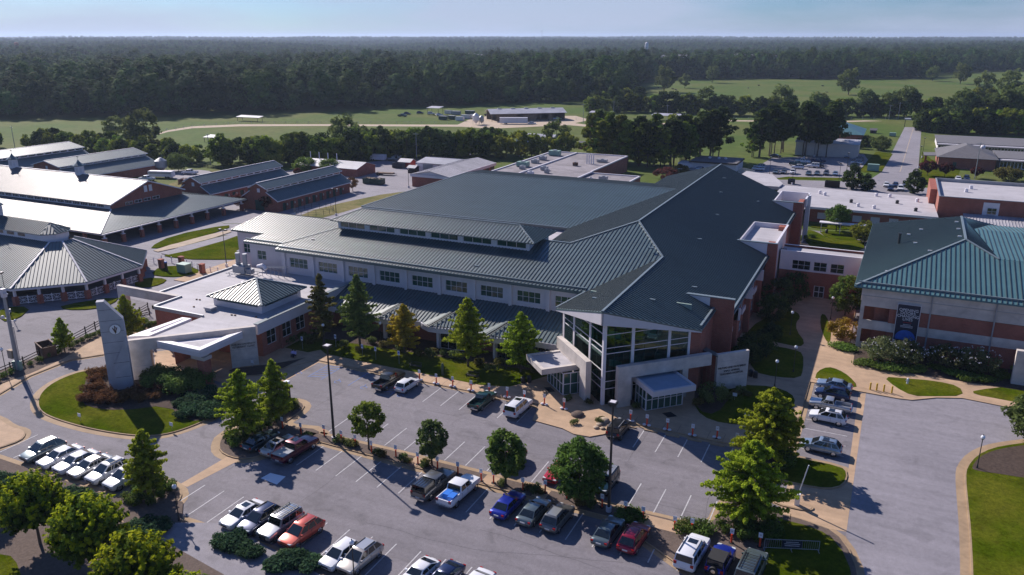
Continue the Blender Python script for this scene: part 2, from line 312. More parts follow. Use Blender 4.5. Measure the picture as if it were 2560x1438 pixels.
def wall(mb, a, b, z0, z1, ops=(), rev=0.18):
    W, L = seg(a, b); p0, d, n = W
    us = sorted({0.0, L} | {max(0, min(L, o[0])) for o in ops} | {max(0, min(L, o[1])) for o in ops}); zs = sorted({z0, z1} | {o[2] for o in ops} | {o[3] for o in ops})
    def pt(u, z, dd=0.0): return (p0[0]+d[0]*u-n[0]*dd, p0[1]+d[1]*u-n[1]*dd, z)
    for i in range(len(us)-1):
        for j in range(len(zs)-1):
            u, z = (us[i]+us[i+1])/2, (zs[j]+zs[j+1])/2
            if any(o[0] < u < o[1] and o[2] < z < o[3] for o in ops): continue
            mb.quad(pt(us[i], zs[j]), pt(us[i+1], zs[j]), pt(us[i+1], zs[j+1]), pt(us[i], zs[j+1]))
    for o in ops:
        a0, a1, b0, b1 = o[:4]
        mb.quad(pt(a0,b0), pt(a0,b0,rev), pt(a0,b1,rev), pt(a0,b1)); mb.quad(pt(a1,b0,rev), pt(a1,b0), pt(a1,b1), pt(a1,b1,rev))
        mb.quad(pt(a0,b0), pt(a1,b0), pt(a1,b0,rev), pt(a0,b0,rev)); mb.quad(pt(a0,b1,rev), pt(a1,b1,rev), pt(a1,b1), pt(a0,b1))
    return W
def window(parent, W, u0, u1, v0, v1, nx=2, ny=2, rev=0.18, fm='white', pm='pane', t=0.07, name='window'):
    f = MB(); d0, d1 = -rev+0.005, -rev+0.075
    f.wb(W, u0, u0+t, v0, v1, d0, d1); f.wb(W, u1-t, u1, v0, v1, d0, d1); f.wb(W, u0+t, u1-t, v0, v0+t, d0, d1); f.wb(W, u0+t, u1-t, v1-t, v1, d0, d1)
    for i in range(1, nx): u = u0+(u1-u0)*i/nx; f.wb(W, u-t*.4, u+t*.4, v0+t, v1-t, d0, d1-0.004)
    for j in range(1, ny): v = v0+(v1-v0)*j/ny; f.wb(W, u0+t, u1-t, v-t*.4, v+t*.4, d0, d1-0.008)
    o = f.build(name, M[fm], parent); p = MB(); p.wb(W, u0, u1, v0, v1, -rev-0.05, -rev+0.002); p.build('pane', M[pm], o); return o
def roofpoly(mb, Q, direction='y', sp=0.6, th=0.2, rw=0.11, rh=0.10, ribs=True):
    """one roof slope: planar polygon with standing seams, material slot 0 sheet, 1 seam"""
    mb.cur = 0; mb.slab(Q, th)
    if not ribs: return
    mb.cur = 1
    a, b, c = Vector(Q[0]), Vector(Q[1]), Vector(Q[2]); n = (b-a).cross(c-a)
    k = 3
    while n.length < 1e-3 and k < len(Q): n = (b-a).cross(Vector(Q[k])-a); k += 1
    n.normalize()
    if n.z < 0: n = -n
    def Z(x, y): return a.z - (n.x*(x-a.x)+n.y*(y-a.y))/n.z
    if isinstance(direction, str): dv = (0, 1) if direction == 'y' else (1, 0)
    else: dv = direction
    pv = (dv[1], -dv[0])
    P = [(q[0]*pv[0]+q[1]*pv[1], q[0]*dv[0]+q[1]*dv[1]) for q in Q]
    lo, hi = min(p[0] for p in P), max(p[0] for p in P)
    k = math.ceil(lo/sp)
    while k*sp < hi:
        s0 = k*sp; k += 1; xs = []
        for i in range(len(P)):
            (s1, t1), (s2, t2) = P[i], P[(i+1) % len(P)]
            if (s1 <= s0) != (s2 <= s0): xs.append(t1+(t2-t1)*(s0-s1)/(s2-s1))
        xs.sort()
        for i in range(0, len(xs)-1, 2):
            if xs[i+1]-xs[i] < 0.15: continue
            p = [(s0*pv[0]+t*dv[0], s0*pv[1]+t*dv[1]) for t in (xs[i]+.03, xs[i+1]-.03)]
            mb.bar((*p[0], Z(*p[0])+rh/2+.001), (*p[1], Z(*p[1])+rh/2+.001), rw, rh, up=n)
def rf(mb, parent, name='roof', ms=('roof', 'roofrib')): return mb.build(name, [M[k] for k in ms], parent)
def text(body, origin, xdir, size, m, parent, ext=0.02, align='CENTER', spacing=1.0, sx=1.0, name='lettering'):
    c = bpy.data.curves.new(name, 'FONT'); c.body = body; c.size = size; c.extrude = ext; c.align_x = align; c.align_y = 'CENTER'; c.space_line = 1.0; c.space_character = spacing
    c.materials.append(M[m]); o = bpy.data.objects.new(name, c); C.objects.link(o)
    q = origin_of(parent); o.parent = parent; o.location = Vector(origin)-q
    xd = Vector((xdir[0], xdir[1], 0)).normalized(); zd = Vector((xd.y, -xd.x, 0)); yd = Vector((0, 0, 1))
    o.rotation_euler = Matrix((xd, yd, zd)).transposed().to_euler(); o.scale = (sx, 1, 1)
    me = bpy.data.meshes.new_from_object(o.evaluated_get(bpy.context.evaluated_depsgraph_get())); mo = bpy.data.objects.new(name, me); C.objects.link(mo)
    mo.parent = parent; mo.location = o.location; mo.rotation_euler = o.rotation_euler; mo.scale = o.scale; bpy.data.objects.remove(o); bpy.data.curves.remove(c); mo.name = name; return mo

# ================================================================ GROUND
def terrain_h(x, y):
    r = math.hypot(x, y)
    if r < 520: return 0.0
    k = min(1.0, (r-520)/1500.0)
    far = min(1.0, max(0.0, (r-2500)/4000))
    return k*(9*noise.noise(Vector((x/420, y/420, 0))) + 17*noise.noise(Vector((x/1500, y/1500, 3)))) - far*10 - k*4
def make_ground():
    radii = [0, 40, 120, 250, 400, 520]; r = 520
    while r < 22000: r *= 1.045; radii.append(r)
    na = 200; vs = [(0, 0, 0)]; fs = []
    for i, r in enumerate(radii[1:]):
        for a in range(na):
            t = 2*math.pi*a/na; x, y = r*math.cos(t), r*math.sin(t); vs.append((x, y, terrain_h(x, y)))
    for a in range(na): fs.append((0, 1+a, 1+(a+1) % na))
    for i in range(len(radii)-2):
        b0, b1 = 1+i*na, 1+(i+1)*na
        for a in range(na): fs.append((b0+a, b1+a, b1+(a+1) % na, b0+(a+1) % na))
    m = mat('meadow', (0.066, 0.108, 0.016), 0.95, var=0.3, scale=0.25, scale2=0.018, col2=(0.105, 0.12, 0.03), bump=0.3, spec=0.1)
    struct(make_obj('ground', vs, fs, m, smooth=False))
make_ground()

def sheet(name, P, z, m, kind='structure', th=None):
    mb = MB(); mb.prism(P, (z-0.3 if th is None else z-th), z, cap0=False); o = mb.build(name, M[m]); o['kind'] = kind; return o
def offset(P, w):
    a = sum(P[i][0]*P[(i+1) % len(P)][1]-P[(i+1) % len(P)][0]*P[i][1] for i in range(len(P)))
    if a < 0: P = P[::-1]
    out = []; n = len(P)
    for i in range(n):
        p, q, r = Vector(P[i-1]), Vector(P[i]), Vector(P[(i+1) % n])
        d1 = (q-p).normalized(); d2 = (r-q).normalized(); n1 = Vector((d1.y, -d1.x)); n2 = Vector((d2.y, -d2.x))
        m = (n1+n2); m = m.normalized() if m.length > 1e-4 else n1
        k = w/max(0.5, m.dot(n1)); out.append(tuple(q+m*k))
    return out
def smooth_poly(P, it=2):
    for _ in range(it):
        Q = []
        for i in range(len(P)):
            a, b = P[i], P[(i+1) % len(P)]
            Q.append((a[0]*.75+b[0]*.25, a[1]*.75+b[1]*.25)); Q.append((a[0]*.25+b[0]*.75, a[1]*.25+b[1]*.75))
        P = Q
    return P
def island(name, P, m, sm=2, apron=0.6, kerb=0.17, z=0.14):
    if sm: P = smooth_poly(P, sm)
    mb = MB(); mb.prism(offset(P, apron), -0.1, 0.018, cap0=False); mb.build(name+'_gutter', M['curb'])['kind'] = 'structure'
    mb = MB(); mb.prism(P, 0, z, cap0=False); mb.build(name+'_kerb', M['curb'])['kind'] = 'structure'
    mb = MB(); mb.prism(offset(P, -kerb), 0, z+0.02, cap0=False); o = mb.build(name, M[m]); o['kind'] = 'structure'; return o

# asphalt of the front campus and the barn yards
sheet('parking_lot', [(-250, 20), (90, -30), (90, 133), (0, 133), (0, 215), (-130, 215), (-130, 140), (-250, 140)], 0.010, 'asphalt')
sheet('entrance_road', PX([(2165, 984), (2100, 1445), (2080, 1700), (2560, 1900), (2560, 1445), (2421, 1445), (2421, 1311), (2408, 1192), (2412, 1169), (2436, 1139), (2477, 1121), (2560, 1105), (2800, 1090), (2800, 1060), (2530, 1022), (2405, 997), (2340, 996), (2280, 1002), (2245, 998)]), 0.014, 'asphalt2')
sheet('barn_yard', PX([(-60, 745), (250, 760), (300, 740), (380, 760), (640, 690), (640, 560), (560, 560), (470, 500), (380, 520), (-60, 540)]), 0.016, 'asphalt2')
sheet('rear_yard', PX([(560, 559), (470, 500), (470, 455), (400, 440), (410, 425), (500, 425), (640, 440), (760, 420), (1000, 398), (1060, 400), (1060, 500), (1000, 530), (905, 545), (760, 570), (640, 559)]), 0.018, 'asphalt2')
# the tan concrete apron of the whole front (walks and plaza); lawns lie on it
plaza = [(-86, 84), (-84, 82.5), (-80.4, 83), (-76.2, 90.4), (-44.2, 90.6), (-38.9, 90.9), (-37.8, 86.2)] + PX([(1406, 1073), (1434, 1087), (1474, 1094), (1512, 1087), (1530, 1059)]) + \
        [(-28.4, 90.9), (-12.3, 90.7), (-6.2, 90.7), (-6.2, 114.5), (0.7, 114.0)] + PX([(2245, 998), (2280, 1002), (2340, 996), (2405, 997), (2530, 1022), (2800, 1050), (2800, 760), (2560, 700)]) + [(30, 133), (-2, 133), (-2, 200), (-130, 200), (-130, 112), (-112, 112), (-112, 84)]
sheet('sidewalk', plaza, 0.13, 'concrete')
gut = MB()
for a, b, w in [((-76.2, 90.4), (-38.9, 90.8), .6), ((-28.4, 90.9), (-6.2, 90.7), .6), ((-6.2, 90.7), (-6.2, 114.5), .6)]:
    W, L = seg(a, b); gut.wb(W, 0, L, -0.1, 0.020, 0, w)
    gut.wb(W, 0, L, 0.05, 0.134, -0.16, 0.0)
gut.build('kerb_line', M['curb'])['kind'] = 'structure'
joints = MB()
x = -75
while x < -10:
    if not -38.5 < x < -28: joints.box(x, 90.7, 0.131, x+0.04, 93.0, 0.1325)
    x += 1.9
joints.build('sidewalk_joints', M['gravelbed'])['kind'] = 'structure'

def lawn(P, m='lawn', name='lawn', z=0.165, sm=1, px=True):
    P = PX(P) if px else P
    if sm: P = smooth_poly(P, sm)
    return sheet(name, P, z, m, th=0.12)
# lawns in front of the hospital and around the court
lawn([(-76.5, 93.0), (-64.5, 92.9), (-57.4, 93.0), (-49, 93.0), (-45, 94.2), (-43.2, 97), (-41.5, 100.2), (-40, 104.8), (-84, 104.8), (-84.0, 92.3), (-79.5, 92.3), (-78.3, 94)], px=False, sm=0)
lawn([(-84.2, 104.9), (-84.2, 98), (-76, 98.4), (-60, 99.6), (-45, 100.8), (-40.6, 104.9)], 'mulch', 'mulch_bed', 0.175, sm=0, px=False)
lawn([(1971, 778), (1994, 783), (2001, 796), (1990, 807), (1991, 829), (2013, 858), (1999, 870), (1960, 862), (1924, 854), (1880, 880), (1850, 850), (1900, 800)])
lawn([(1880, 868), (1916, 864), (1985, 876), (2008, 886), (2008, 925), (2000, 948), (1940, 945), (1875, 930)])
lawn([(2052, 786), (2066, 790), (2078, 830), (2074, 862), (2062, 850), (2050, 815)])
lawn([(1733, 990), (1740, 1028), (1776, 1054), (1850, 1066), (1905, 1062), (1965, 1040), (1990, 1010), (1978, 985), (1930, 968), (1860, 965), (1790, 958)])
lawn([(1733, 985), (1745, 1030), (1790, 1040), (1830, 990), (1800, 955), (1750, 950)], 'mulch', 'mulch_bed', 0.172)
lawn([(2036, 952), (2043, 930), (2070, 919), (2095, 926), (2122, 942), (2145, 968), (2128, 971), (2085, 948)])
lawn([(2208, 944), (2260, 948), (2340, 955), (2398, 968), (2409, 992), (2330, 993), (2280, 992), (2238, 970)])
lawn([(2432, 978), (2560, 965), (2700, 970), (2700, 1030), (2560, 1012), (2500, 1000), (2434, 988)])
lawn([(2090, 855), (2140, 862), (2195, 872), (2150, 884), (2110, 880), (2086, 868)])
lawn([(2150, 880), (2230, 870), (2330, 880), (2325, 925), (2230, 925), (2165, 905)], 'mulch', 'mulch_bed', 0.172)
lawn([(2330, 880), (2480, 890), (2560, 900), (2560, 960), (2440, 950), (2330, 915)], 'mulch', 'mulch_bed', 0.172)
lawn([(-1, 124), (30, 124), (30, 132.2), (-1, 132.2)], 'mulch', 'mulch_bed', 0.17, px=False, sm=0)
lawn([(1770, 940), (1700, 990), (1650, 1000), (1560, 1020), (1500, 1010), (1480, 990), (1660, 900), (1850, 890), (1870, 930)], 'mulch', 'mulch_bed', 0.168)
lawn([(2075, 600), (2160, 600), (2160, 630), (2060, 640), (2010, 606), (2015, 575), (2040, 580)]); lawn([(2045, 577), (2130, 583), (2160, 597), (2120, 600), (2068, 597)]); lawn([(2028, 560), (2170, 566), (2170, 577), (2028, 572)])
# front median and islands (campus grid)
island('median', [(-62.6, 71.7), (-13.0, 71.7), (-11.7, 73), (-11.6, 77.2), (-10.5, 78.2), (-1.2, 77.6), (1.0, 75.6), (2.6, 70.5), (3.5, 60), (3.5, 40), (-8, 40), (-8.4, 69.4), (-60.8, 69.4), (-62.4, 70)], 'gravelbed', sm=1)
lawn([(-6.4, 76.7), (-1.8, 76.6), (0.4, 74.8), (2.0, 70), (2.9, 60), (2.9, 40), (-6.4, 40)], px=False, z=0.172)
island('east_island', PX([(2600, 1104), (2533, 1111), (2477, 1121), (2438, 1140), (2414, 1169), (2410, 1195), (2416, 1260), (2423, 1330), (2428, 1440), (2435, 1700), (2900, 1700), (2900, 1110)]), 'lawn', sm=1, apron=.9)
lawn([(2600, 1112), (2533, 1119), (2480, 1130), (2446, 1147), (2427, 1172), (2440, 1180), (2500, 1188), (2560, 1198), (2700, 1210), (2700, 1112)], 'mulch', 'mulch_bed', 0.175)
slabs = [(-46.5, -44.6), (-36.9, -35.2), (-30.6, -29.0), (-18.6, -13.6)]
for a, b in slabs: sheet('median_walk', [(a, 69.62), (b, 69.62), (b, 71.48), (a, 71.48)], 0.168, 'concrete', th=0.1)
ci = PX([(556, 1090), (546, 1110), (548, 1130), (575, 1145), (610, 1150), (650, 1143)]) + [(-60.8, 69.4), (-60.6, 72.5)] + PX([(700, 1065), (740, 1040), (763, 1020), (757, 1008), (735, 1002), (700, 1003), (655, 1025), (610, 1060)])
island('west_planting', ci, 'gravelbed', sm=1, apron=0.9)
island('roundabout', PX([(218, 925), (150, 948), (108, 975), (92, 1003), (98, 1030), (138, 1050), (230, 1076), (343, 1093), (410, 1090), (476, 1070), (542, 1040), (560, 1010), (545, 975), (490, 945), (420, 940), (330, 925)]), 'lawn', sm=2, apron=0.9)
lawn([(225, 935), (212, 960), (205, 1000), (215, 1020), (300, 1030), (420, 1015), (470, 1060), (540, 1042), (560, 1010), (540, 970), (490, 943), (420, 938), (330, 925)], 'mulch', 'mulch_bed', 0.18)
island('south_west_planting', PX([(340, 1215), (395, 1198), (440, 1215), (457, 1232), (450, 1255), (420, 1275), (385, 1300), (345, 1330), (300, 1310), (290, 1270)]), 'gravelbed', sm=1, apron=0.7)
island('north_east_island', [(-12.3, 90.4), (-9, 91.0), (-5.7, 90.9), (-.4, 90.9), (.4, 89.6), (.2, 86.6), (-1.4, 84.9), (-4.2, 84.6), (-8, 84.8), (-12.3, 86)], 'lawn', sm=1, apron=.6)
lawn([(-12.1, 90.3), (-6.6, 90.9), (-6.2, 86), (-12, 86.2)], 'gravelbed', 'mulch_bed', .175, px=False)
sheet('road_edge_strip', [at(2165, 984), at(2147, 984), (.35, 86), at(2133, 1210)], .0205, 'concrete')
sheet('gate_apron', [(-5.6, 86), at(2133, 1210), at(2116, 1330), (-5.6, 76.8)], .0207, 'concrete')
sheet('road_edge_strip', [at(2116, 1330), at(2100, 1440), (5.5, 40), (2, 40), (1.0, 74)], .0209, 'concrete')
# crossing strip between the two planted islands
sheet('crossing', PX([(452, 1210), (468, 1218), (600, 1150), (575, 1138)]), 0.020, 'concrete')
# south kerb, verge and street
sheet('south_verge', [(-140, 50.0), (-71.0, 50.0), (-68, 52.5), (-64, 52.5), (-61.5, 50.0), (-40, 50.0), (-20, 50.0), (-20, 47.8), (-120, 46.8), (-140, 46.8)], 0.15, 'gravelbed')
kb_ = MB(); kb_.box(-71.2, 50.0, 0, -110, 50.17, 0.156); kb_.box(-62, 50.0, 0, -20, 50.17, 0.156); kb_.box(-62, 50.17, 0, -20, 50.8, 0.022); kb_.box(-71.2, 50.17, 0, -110, 50.8, 0.022); kb_.build('south_kerb', M['curb'])['kind'] = 'structure'
sheet('leaf_litter_verge', PX([(0, 1290), (330, 1310), (560, 1440), (600, 1700), (-300, 1700), (-300, 1290)]), 0.158, 'gravelbed')
sheet('south_path', PX([(330, 1310), (560, 1310), (800, 1440), (800, 1700), (600, 1700), (560, 1440)]), 0.157, 'asphalt2')
lawn([(-200, 1380), (20, 1385), (50, 1420), (60, 1500), (-200, 1700)], z=0.17)
# outer drive walk on the west side
island('drive_walk', PX([(-250, 1110), (0, 987), (75, 942), (175, 902), (262, 888), (330, 885), (330, 840), (262, 838), (215, 862), (157, 898), (75, 935), (-250, 1060)]), 'concrete', sm=0, apron=0.5)
sheet('fence_bed', PX([(-250, 1062), (-40, 975), (75, 937), (157, 900), (215, 864), (262, 840), (262, 822), (200, 845), (120, 885), (40, 912), (-40, 945), (-250, 1035)]), 0.17, 'gravelbed')
island('west_corner', PX([(-60, 1030), (0, 1046), (28, 1068), (62, 1076), (66, 1088), (52, 1104), (0, 1122), (-60, 1140)]), 'concrete', sm=1)
# drop-off court under the clinic canopy
sheet('dropoff_court', PX([(385, 880), (500, 865), (640, 930), (700, 893), (800, 905), (700, 960), (560, 960), (470, 925), (390, 935)]), 0.022, 'concrete')
island('clinic_bed', PX([(560, 925), (655, 915), (720, 905), (775, 893), (745, 905), (700, 928), (655, 940), (600, 943)]), 'mulch', sm=1, apron=0.4)
# lawns of the barn yard
lawn([(371, 621), (430, 590), (573, 562), (573, 573), (400, 622)]); lawn([(405, 640), (470, 612), (590, 583), (660, 600), (660, 648), (500, 651), (430, 645)]); lawn([(378, 626), (573, 575), (580, 583), (400, 633)], 'dirt', 'dirt_path')
lawn([(395, 634), (585, 584), (600, 592), (430, 640)], 'asphalt2', 'service_path', 0.169)
lawn([(375, 688), (400, 668), (470, 665), (505, 680), (470, 692), (420, 694)]); lawn([(330, 712), (360, 696), (420, 698), (405, 712), (360, 722)]); lawn([(0, 770), (80, 768), (45, 800), (0, 806)]); lawn([(150, 765), (300, 742), (285, 760), (235, 775), (160, 776)])
lawn([(640, 640), (740, 545), (800, 520), (1000, 478), (1060, 485), (900, 560), (800, 600), (700, 640)], 'drylawn', 'dry_lawn')
lawn([(415, 465), (450, 450), (480, 455), (475, 470), (430, 478)], 'drylawn', 'dry_lawn')
lawn([(520, 425), (620, 423), (650, 430), (600, 436), (530, 432)], 'drylawn', 'dry_lawn')
# back lot, back road, field road
sheet('back_parking_lot', PX([(1930, 395), (2160, 385), (2170, 400), (2140, 440), (2150, 450), (1880, 443), (1880, 425)]), 0.02, 'asphalt2')
sheet('back_road', PX([(2262, 318), (2304, 318), (2292, 470), (2330, 470), (2330, 505), (1880, 470), (1880, 448), (2165, 455), (2205, 430)]), 0.024, 'asphalt2')
yl = MB(); a, b = at(2283, 322), at(2250, 430); W, L = seg(a, b); yl.wb(W, 0, L, 0.0, 0.030, -0.12, 0.12); yl.build('road_centre_line', M['dirt'])['kind'] = 'structure'
for P in ([(2170, 402), (2150, 425), (2160, 432), (2205, 428), (2232, 385), (2190, 380)], [(2305, 380), (2300, 460), (2390, 465), (2400, 420), (2330, 400)], [(1970, 442), (2140, 446), (2170, 452), (1930, 447)]): lawn(P, z=0.06, sm=0)
frd = PX([(395, 334), (420, 326), (480, 316), (600, 311), (800, 311), (1150, 312), (1290, 303), (1420, 306), (1500, 316), (1620, 310), (1800, 300), (2060, 304), (2270, 298)])
frd2 = PX([(395, 337), (420, 330), (480, 321), (600, 316), (800, 315), (1150, 317), (1230, 322), (1420, 313), (1500, 320), (1620, 314), (1800, 303), (2060, 307), (2270, 301)])
sheet('field_track', frd+frd2[::-1], 0.03, 'dirt')
sheet('farm_yard', PX([(1170, 300), (1220, 290), (1440, 290), (1475, 300), (1420, 312), (1180, 318), (1140, 314)]), 0.035, 'dirt')
sheet('stable_track', PX([(590, 630), (680, 580), (760, 560), (900, 520), (1000, 488), (1010, 492), (900, 535), (800, 570), (640, 640)]), 0.172, 'asphalt2')

# stall lines
ln = MB(); w = 0.06
def stall(x, y0, y1): ln.box(x-w, y0, 0, x+w, y1, 0.0225)
for i in range(1, 13): stall(-56.6+2.86*i if i < 7 else -56.6+2.86*i, 84.9, 90.0) if -58 < -56.6+2.86*i < -39 else None
for i in range(7): stall(-26.6+2.78*i, 85.0, 90.0)
for i in range(19): stall(-60.0+2.82*i, 72.4, 77.4) if i not in (1,) else None
for i in range(18): stall(-58.2+2.82*i, 64.0, 69.0)
for i in range(16): stall(-64.6+2.82*i, 50.9, 56.2)
for i in range(9): stall(-95.5+2.84*i, 50.9, 56.0)
for i in range(8): ln.box(-5.5, 93.6+2.8*i-w, 0, -0.3, 93.6+2.8*i+w, 0.0225)
ln.build('stall_lines', M['paint_line'])['kind'] = 'structure'
bl = MB()
for x0 in (-73.5, -61.4):
    for dx in (0, 2.4): bl.box(x0+dx-w, 84.9, 0, x0+dx+w, 90.0, 0.0235)
    for j in range(6): bl.bar((x0, 85.1+0.85*j, 0.0225), (x0+2.4, 85.9+0.85*j, 0.0225), 0.14, 0.004)
bl.box(-66.3, 84.9, 0, -66.18, 90.0, 0.0235)
for x0 in (-75.5, -68.4, -63.8, -57.6):            # wheelchair marks: ring and back line
    for a in range(10):
        t = a*math.pi/6; u = t+math.pi/6; bl.bar((x0+.45*math.cos(t), 85.3+.45*math.sin(t), .0235), (x0+.45*math.cos(u), 85.3+.45*math.sin(u), .0235), .12, .004)
    bl.bar((x0-.1, 85.5, .0235), (x0-.3, 86.3, .0235), .12, .004)
bl.build('accessible_stall_marks', M['blue_line'])['kind'] = 'structure'
wp = MB(); wp.prism(PX([(652, 1196), (676, 1183), (714, 1192), (692, 1212)]), 0, 0.026); wp.build('white_pavement_patch', M['signwhite'])['kind'] = 'structure'
ck = MB()
for k in range(26):
    a = at(random.uniform(500, 1750), random.uniform(1120, 1420)) if k % 2 else at(random.uniform(750, 1750), random.uniform(1000, 1180))
    ang = random.choice((0.03, 1.6, 0.08)) + random.uniform(-.06, .06); p = Vector((*a, 0.0125))
    for s in range(int(random.uniform(4, 13))):
        q = p+Vector((math.cos(ang), math.sin(ang), 0))*random.uniform(1, 2.4); ck.bar(p, q, 0.035, 0.003); p = q; ang += random.uniform(-.18, .18)
ck.build('asphalt_cracks', mat('crack_tar', (0.08, 0.075, 0.08), 0.9, var=0))['kind'] = 'structure'

# ================================================================ HOSPITAL
def E_(x): return 14-.417*(x+31)
def F_(y): return 10.5+.283*(y-110)
def B_(y): return 10.5+.283*(y-112)
def Wz(x): return 17.05-.3*(-38.3-x)
def S_(y): return 3.9+.316*(y-103.4)
S2 = math.sqrt(.5)
hosp = thing('hospital_building', 'large animal hospital with long dark green seamed roofs and a glass corner atrium', 'building', (-60, 110, 0))
def e3(P, f): return [(x, y, f(x)) for x, y in P]
def f3(P, f): return [(x, y, f(y)) for x, y in P]
mb = MB(); roofpoly(mb, e3([(-31, 92.8), (-20.2, 103.6), (-20.2, 113.4), (-17.9, 113.4), (-17.9, 151), (-23.7, 151), (-23.7, 168.8), (-17.9, 168.8), (-17.9, 193.2), (-23.2, 193.2), (-23.2, 205), (-38.3, 205), (-38.3, 133), (-31, 122.4)], E_), 'x', 0.62); rf(mb, hosp, 'east_roof')
mb = MB(); roofpoly(mb, [(x, y, 14-.417*(-31-x)) for x, y in [(-31, 92.8), (-31, 122.4), (-39.6, 110), (-41.8, 103.6)]], 'x', 0.62); rf(mb, hosp, 'atrium_roof')
mb = MB(); roofpoly(mb, f3([(-100.4, 110), (-39.6, 110), (-31, 122.4), (-38.3, 133), (-47.3, 123.4), (-90, 123.4), (-93, 119.4), (-100.4, 111.8)], F_), 'y', 0.64, th=0.5); rf(mb, hosp, 'front_roof')
mb = MB(); roofpoly(mb, f3([(-110, 112.1), (-99.8, 112.1), (-90, 123), (-113.8, 123), (-116.2, 115.4), (-107.6, 115.4)], B_), 'y', 0.64, th=0.35)
roofpoly(mb, [(-113.8, 123, 13.61), (-90, 123, 13.61), (-90, 135, 10.4), (-117, 135, 10.4)], 'y', 0.64); roofpoly(mb, [(-116.2, 115.4, 11.46), (-113.8, 123, 13.61), (-117, 135, 10.4)], 'x', 0.64); rf(mb, hosp, 'west_roof')
mb = MB(); roofpoly(mb, e3([(-38.3, 133), (-38.3, 205), (-52, 205), (-52, 182), (-41.1, 170.2), (-55.1, 142.6), (-53.6, 129.5), (-47.3, 123.4)], Wz), 'x', 0.62)
roofpoly(mb, [(-90, 123.4, 14.29), (-47.3, 123.4, 14.29), (-53.4, 129.5, 12.5), (-90, 129.5, 12.5)], 'y', 0.64); rf(mb, hosp, 'inner_roof')
mb = MB(); roofpoly(mb, [(-104.3, 142.6, 12), (-55.1, 142.6, 12), (-41.1, 170.2, 16.2), (-92.8, 170.2, 16.2)], 'y', 0.66)
roofpoly(mb, [(-92.8, 170.2, 16.2), (-41.1, 170.2, 16.2), (-52, 200, 11.7), (-104.3, 200, 11.7)], 'y', 0.66); roofpoly(mb, [(-104.3, 142.6, 12), (-92.8, 170.2, 16.2), (-104.3, 200, 11.7)], 'x', 0.66); rf(mb, hosp, 'rear_roof')
mb = MB(); mb.prism([(-104, 129), (-53.5, 129), (-53.5, 144), (-104, 144)], 10.9, 11.2); mb.box(-103, 143.4, 11.2, -56, 143.7, 11.95); mb.build('flat_roof', M['wroof'], hosp)
# monitor
mb = MB(); z0, z1 = 14.85, 16.5
roofpoly(mb, [(-94, 118.4, z0), (-51.9, 118.4, z0), (-57, 123.6, z1), (-90, 123.6, z1)], 'y', 0.64, th=.16); roofpoly(mb, [(-94, 128.8, z0), (-51.9, 128.8, z0), (-57, 123.6, z1), (-90, 123.6, z1)], 'y', 0.64, th=.16)
roofpoly(mb, [(-51.9, 118.4, z0), (-51.9, 128.8, z0), (-57, 123.6, z1)], 'x', 0.64, th=.16); roofpoly(mb, [(-94, 118.4, z0), (-94, 128.8, z0), (-90, 123.6, z1)], 'x', 0.64, th=.16); rf(mb, hosp, 'monitor_roof')
mb = MB(); n = 6; ops = []
for i in range(n): u0 = 0.5+i*6.62; ops.append((u0, u0+5.55, 13.45, 14.55))
W = wall(mb, (-93, 119.5), (-53.2, 119.5), 12.9, 14.75, ops); wall(mb, (-53.2, 119.5), (-53.2, 127.9), 12, 14.75); wall(mb, (-53.2, 127.9), (-93, 127.9), 11, 14.75); wall(mb, (-93, 127.9), (-93, 119.5), 12, 14.75)
mo = mb.build('monitor_wall', M['white'], hosp)
for o in ops: window(hosp, W, *o, nx=3, ny=1, pm='gpane', fm='white')
# upper facade
mb = MB(); xs = [-98.1+6.64*i for i in range(9)]; ops = [(x+100, x+100+4.15, 7.02, 8.92) for x in xs if x < -42]
W = wall(mb, (-100, 111), (-39.2, 111), 5.6, 10.3, ops)
wall(mb, (-100, 113), (-100, 111), 5.6, 10.3); W2 = wall(mb, (-109.4, 113), (-100, 113), 4, 10.5, [(1.7, 3.9, 6.9, 8.75)]); wall(mb, (-109.4, 116.4), (-109.4, 113), 4, 10.5)
W3 = wall(mb, (-115.6, 116.4), (-109.4, 116.4), 0, 11.3, [(1.2, 3.1, 6.7, 8.6)]); wall(mb, (-115.6, 134), (-115.6, 116.4), 0, 11.3)
mb.build('facade_wall', M['panel'], hosp)
for o in ops: window(hosp, W, *o, nx=4, ny=2, pm='gpane')
window(hosp, W2, 1.7, 3.9, 6.9, 8.75, 2, 2, pm='gpane'); window(hosp, W3, 1.2, 3.1, 6.7, 8.6, 2, 2, pm='gpane')
mb = MB()
for x in xs + [-38.3+.0]:
    if x < -40: mb.box(x-1.35, 110.62, 5.7, x-.75, 111, 10.3)
mb.box(-100, 110.93, 6.72, -39.2, 110.99, 6.8)
mb.build('pilasters', M['panel'], hosp)
mb = MB()                                # gutters and ridge caps
def cap(p, q, w=.32, h=.1): mb.bar((p[0], p[1], p[2]+.07), (q[0], q[1], q[2]+.07), w, h)
cap((-100.2, 110.75, F_(110.75)+.05), (-39.6, 110.75, F_(110.75)+.05), .22, .22); cap((-110, 112.8, B_(112.8)+.05), (-100.3, 112.8, B_(112.8)+.05), .22, .22)
cap((-31, 92.9, 14), (-31, 122.4, 14)); cap((-31, 122.4, 14), (-38.3, 133, 17.05)); cap((-38.3, 133, 17.05), (-38.3, 205, 17.05)); cap((-38.3, 133, 17.05), (-47.3, 123.4, 14.3)); cap((-47.3, 123.4, 14.3), (-53, 123.4, 14.3))
